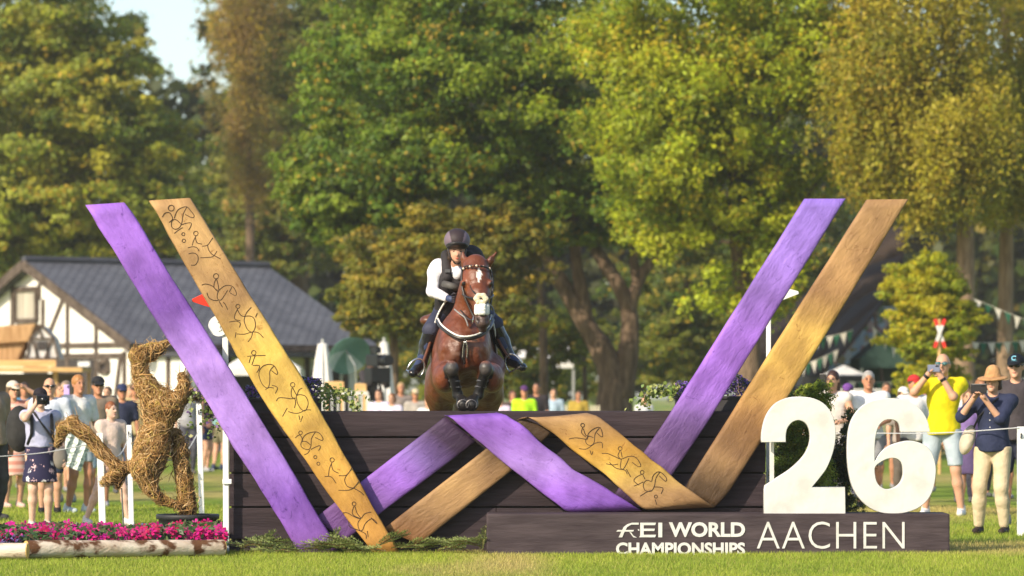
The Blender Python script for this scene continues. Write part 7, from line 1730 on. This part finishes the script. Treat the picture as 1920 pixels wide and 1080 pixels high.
# ================================================================== flower boxes on the wall
MBX = M('planter_plastic', (0.030, 0.028, 0.030), (0.05, 0.047, 0.05), scale=4, rough=0.6)
def flowerbox(label, x0, x1, ytop, D, ivy):
    r = empty('flower_box', (W((x0 + x1) / 2, 0, D).x, D, zt)); tag(r, label, 'flower box', 'flower boxes on top of the wall')
    a_, b_ = W(x0, 0, D).x, W(x1, 0, D).x; z1 = W(0, ytop, D).z
    MB().box(((a_ + b_) / 2, D, (zt + z1) / 2 + 0.002), (b_ - a_, 0.22, z1 - zt), taper=1.0).build('box', MBX, r, bevel=0.008)
    MB().box(((a_ + b_) / 2, D, z1 - 0.012), (b_ - a_ + 0.03, 0.25, 0.026)).build('rim', MBX, r, bevel=0.005)
    n = 2600; RL2 = np.array(r.location)
    x = rng.uniform(a_, b_, n); hgt = 0.16 * (0.5 + fbm2(x * 6, x * 0, 1.0, 41)); d = rng.normal(size=(n, 3)); d /= np.linalg.norm(d, axis=1)[:, None]
    P = np.stack([x, D + rng.uniform(-0.14, 0.12, n), z1 + hgt * rng.random(n) ** 0.6], 1)
    N = d + np.array([0, -0.6, 0.6]); N /= np.linalg.norm(N, axis=1)[:, None]
    fl = rng.random(n) < 0.55
    C = np.where(fl[:, None], np.array([[0.12, 0.07, 0.34], [0.20, 0.13, 0.46], [0.26, 0.12, 0.42]])[rng.integers(3, size=n)], np.array([[0.05, 0.08, 0.02], [0.08, 0.10, 0.03]])[rng.integers(2, size=n)]) * rng.uniform(0.7, 1.3, (n, 1))
    o = link('flowers', leaves_mesh('flowers', P - RL2, N, np.full(n, 0.024), C, 0.85), MLE, r); o['kind'] = 'stuff'
    mbv = []; PP = []
    for (vx, spread) in ivy:
        for s_ in range(4):
            p = np.array(W(vx + random.uniform(-9, 9), ytop + random.uniform(-14, 2), D - 0.12)); v = np.array([random.uniform(-1, 1) * 0.03 + spread * 0.02, -0.012, 0.02])
            for q in range(random.randint(6, 16)):
                p = p + v + rng.normal(0, 0.006, 3); v = v * 0.93 + np.array([0, 0, -0.006]); PP.append(p.copy())
                if p[2] < zt - 0.30: break
    if PP:
        PP = np.repeat(np.array(PP), 2, 0) + rng.normal(0, 0.018, (2 * len(PP), 3)); N = rng.normal(size=(len(PP), 3)) + np.array([0, -1.0, 0.4]); N /= np.linalg.norm(N, axis=1)[:, None]
        C = np.array([[0.20, 0.26, 0.05], [0.34, 0.36, 0.12], [0.12, 0.19, 0.04]])[rng.integers(3, size=len(PP))] * rng.uniform(0.8, 1.2, (len(PP), 1))
        o = link('trailing_ivy', leaves_mesh('trailing_ivy', PP - RL2, N, np.full(len(PP), 0.042), C, 0.8), MLE, r); o['kind'] = 'stuff'
flowerbox('purple flower box with ivy behind the left bands', 462, 602, 747, 40.35, [(598, 1.3), (606, 1.0), (610, 1.5)])
flowerbox('purple flower box with ivy behind the right purple band', 1266, 1412, 743, 40.35, [(1262, -1.4), (1258, -1.0), (1250, -1.6)])
hb3 = empty('hanging_flower_box', (W(392, 0, 40.3).x, 40.3, W(0, 785, 40.3).z)); tag(hb3, 'ivy planter fixed to the end of the wall behind the left purple band', 'flower box', 'flower boxes on top of the wall')
a_, b_ = W(383, 785, 40.3), W(431, 742, 40.3)
MB().box(((a_.x + b_.x) / 2, 40.3, (a_.z + b_.z) / 2), (b_.x - a_.x, 0.2, b_.z - a_.z)).build('box', MBX, hb3, bevel=0.008)
PP = []
for s_ in range(26):
    p = np.array(W(random.uniform(366, 418), random.uniform(722, 745), 40.2)); v = np.array([random.uniform(-0.012, 0.008), -0.004, 0.012])
    for q in range(random.randint(4, 22)):
        p = p + v + rng.normal(0, 0.006, 3); v = v * 0.92 + np.array([0, 0, -0.004]); PP.append(p.copy())
PP = np.repeat(np.array(PP), 2, 0) + rng.normal(0, 0.016, (2 * len(PP), 3)); N = rng.normal(size=(len(PP), 3)) + np.array([0, -1.0, 0.4]); N /= np.linalg.norm(N, axis=1)[:, None]
C = np.array([[0.16, 0.21, 0.05], [0.36, 0.36, 0.14], [0.10, 0.15, 0.04], [0.16, 0.09, 0.22]])[rng.integers(4, size=len(PP))] * rng.uniform(0.8, 1.2, (len(PP), 1))
o = link('trailing_ivy', leaves_mesh('trailing_ivy', PP - np.array(hb3.location), N, np.full(len(PP), 0.040), C, 0.8), MLE, hb3); o['kind'] = 'stuff'

# ================================================================== clipped conifers behind the numerals
GC1 = [(0.22, 0.29, 0.035), (0.30, 0.35, 0.04), (0.16, 0.23, 0.03)]; GC2 = [(0.04, 0.065, 0.02), (0.06, 0.09, 0.024), (0.085, 0.11, 0.03)]
tree('conifer_shrub', 'light green conifer rising behind the white number 2', 1512, 40.9, [(1522, 742, 26, 26, 0.14, 0, 34, 0.07), (1510, 800, 42, 55, 0.22, 0, 60, 0.08), (1500, 890, 55, 65, 0.28, 0, 80, 0.09), (1500, 980, 58, 50, 0.28, 0, 40, 0.09)], [([(1512, 1030), (1512, 900), (1515, 760)], [0.03, 0.025, 0.01])], leaf=0.030, palette=GC1, per=90, cat='shrub', flat=1.0, width=0.4)
tree('conifer_shrub', 'dark green conifer in the gap between the numbers 2 and 6', 1582, 41.3, [(1600, 800, 16, 32, 0.10, 0, 20, 0.06), (1590, 860, 30, 50, 0.18, 0, 46, 0.08), (1568, 905, 38, 60, 0.2, 0, 50, 0.08), (1575, 985, 45, 45, 0.22, 0, 40, 0.08)], [([(1585, 1030), (1585, 920), (1598, 810)], [0.03, 0.025, 0.01])], leaf=0.030, palette=GC2, per=90, cat='shrub', flat=1.0, width=0.35)
tree('conifer_shrub', 'bluish conifer tip between the gold band and the number 2', 1478, 41.2, [(1478, 752, 12, 24, 0.1, 0, 14, 0.05), (1475, 800, 20, 40, 0.14, 0, 20, 0.06), (1470, 900, 26, 80, 0.18, 0, 36, 0.08)], [([(1474, 1030), (1475, 900), (1478, 770)], [0.025, 0.02, 0.01])], leaf=0.028, palette=GC2, per=80, cat='shrub', flat=1.0, width=0.35)

# ================================================================== cut spruce branches along the foot of the wall
MSP = M('spruce_needle', (1, 1, 1), rough=0.55, attr=True, trans=0.15)
def spruce_mesh(seed):
    r_ = random.Random(seed); mb = MB(); Ls = r_.uniform(0.40, 0.55)
    axis = [Vector((0, 0, 0)), Vector((Ls * 0.5, 0, 0.05)), Vector((Ls, 0, 0.03))]
    mb.tube(axis, [0.008, 0.006, 0.003], 5, (0.14, 0.08, 0.03))
    tw_ = [(axis[0], axis[2], 1.0)]
    for k in range(7):
        t = 0.12 + 0.11 * k
        for s_ in (-1, 1):
            b0 = Vector((Ls * t, 0, 0.045)); l_ = 0.17 * (1 - t * 0.65); tw_.append((b0, b0 + Vector((l_ * 0.75, s_ * l_ * 0.75, r_.uniform(-0.01, 0.03))), 0.8))
    for (a_, b_, w_) in tw_:
        m_ = int((b_ - a_).length / 0.008)
        for i in range(m_):
            p = a_.lerp(b_, i / max(m_ - 1, 1)); d = (b_ - a_).normalized()
            for s_ in (-1, 1):
                side = d.cross(Vector((0, 0, 1))).normalized() * s_; q = p + (d * 0.5 + side * 0.8 + Vector((0, 0, r_.uniform(0.0, 0.9)))) * 0.030
                wv2 = d * 0.0055; c = r_.choice([(0.19, 0.25, 0.07), (0.28, 0.33, 0.10), (0.36, 0.38, 0.14), (0.13, 0.18, 0.05)])
                mb.add([p - wv2, p + wv2, q], [(0, 1, 2)], c)
    o = mb.build('spruce', MSP); me = o.data; bpy.data.objects.remove(o); return me
sms = [spruce_mesh(i) for i in range(4)]
names = ['left of the purple foot', 'at the purple foot', 'between the two left bands', 'below the gold foot', 'right of the gold foot', 'near the left end of the base']
for k in range(34):
    px = 440 + (905 - 440) * (k + random.uniform(0.1, 0.9)) / 34; Dk = random.uniform(39.25, 39.60)
    o = link('spruce_branch', sms[k % 4], None); o.location = (W(px, 0, Dk).x, Dk, random.uniform(0.02, 0.09)); rz_ = random.choice([0.0, PI]) + random.uniform(-0.9, 0.9)
    o.rotation_euler = (random.uniform(-0.5, -0.05), random.uniform(-0.28, 0.1), rz_); s_ = random.uniform(0.55, 0.85); o.scale = (s_, s_, s_)
    tag(o, 'cut green spruce branch lying along the foot of the wall', 'branch', 'spruce branches at the foot of the wall')
for (px, ry, lab) in ((618, -1.1, 'spruce sprig standing up between the left bands'), (905, -1.35, 'upright spruce sprig against the left end of the brown base'), (488, -0.9, 'spruce sprig propped left of the purple foot')):
    o = link('spruce_branch', sms[1], None); o.location = (W(px, 0, 39.5).x, 39.5, 0.02); o.rotation_euler = (-0.5, ry, random.uniform(-0.3, 0.3)); o.scale = (0.6, 0.6, 0.6); tag(o, lab, 'branch', 'spruce branches at the foot of the wall')

# ================================================================== light summer haze
hz_ = MB().box((0, 420, 11.5), (830, 985, 26)).build('haze', None); tag(hz_, 'thin warm haze lying over the whole ground', 'haze', kind='stuff')
mh = bpy.data.materials.new('haze_air'); mh.use_nodes = True; mh.node_tree.nodes.clear()
pv = mh.node_tree.nodes.new('ShaderNodeVolumePrincipled'); mo = mh.node_tree.nodes.new('ShaderNodeOutputMaterial')
pv.inputs['Color'].default_value = (1.0, 0.97, 0.90, 1); pv.inputs['Density'].default_value = 0.00036; pv.inputs['Anisotropy'].default_value = 0.2
mh.node_tree.links.new(pv.outputs[0], mo.inputs['Volume']); hz_.data.materials.append(mh)
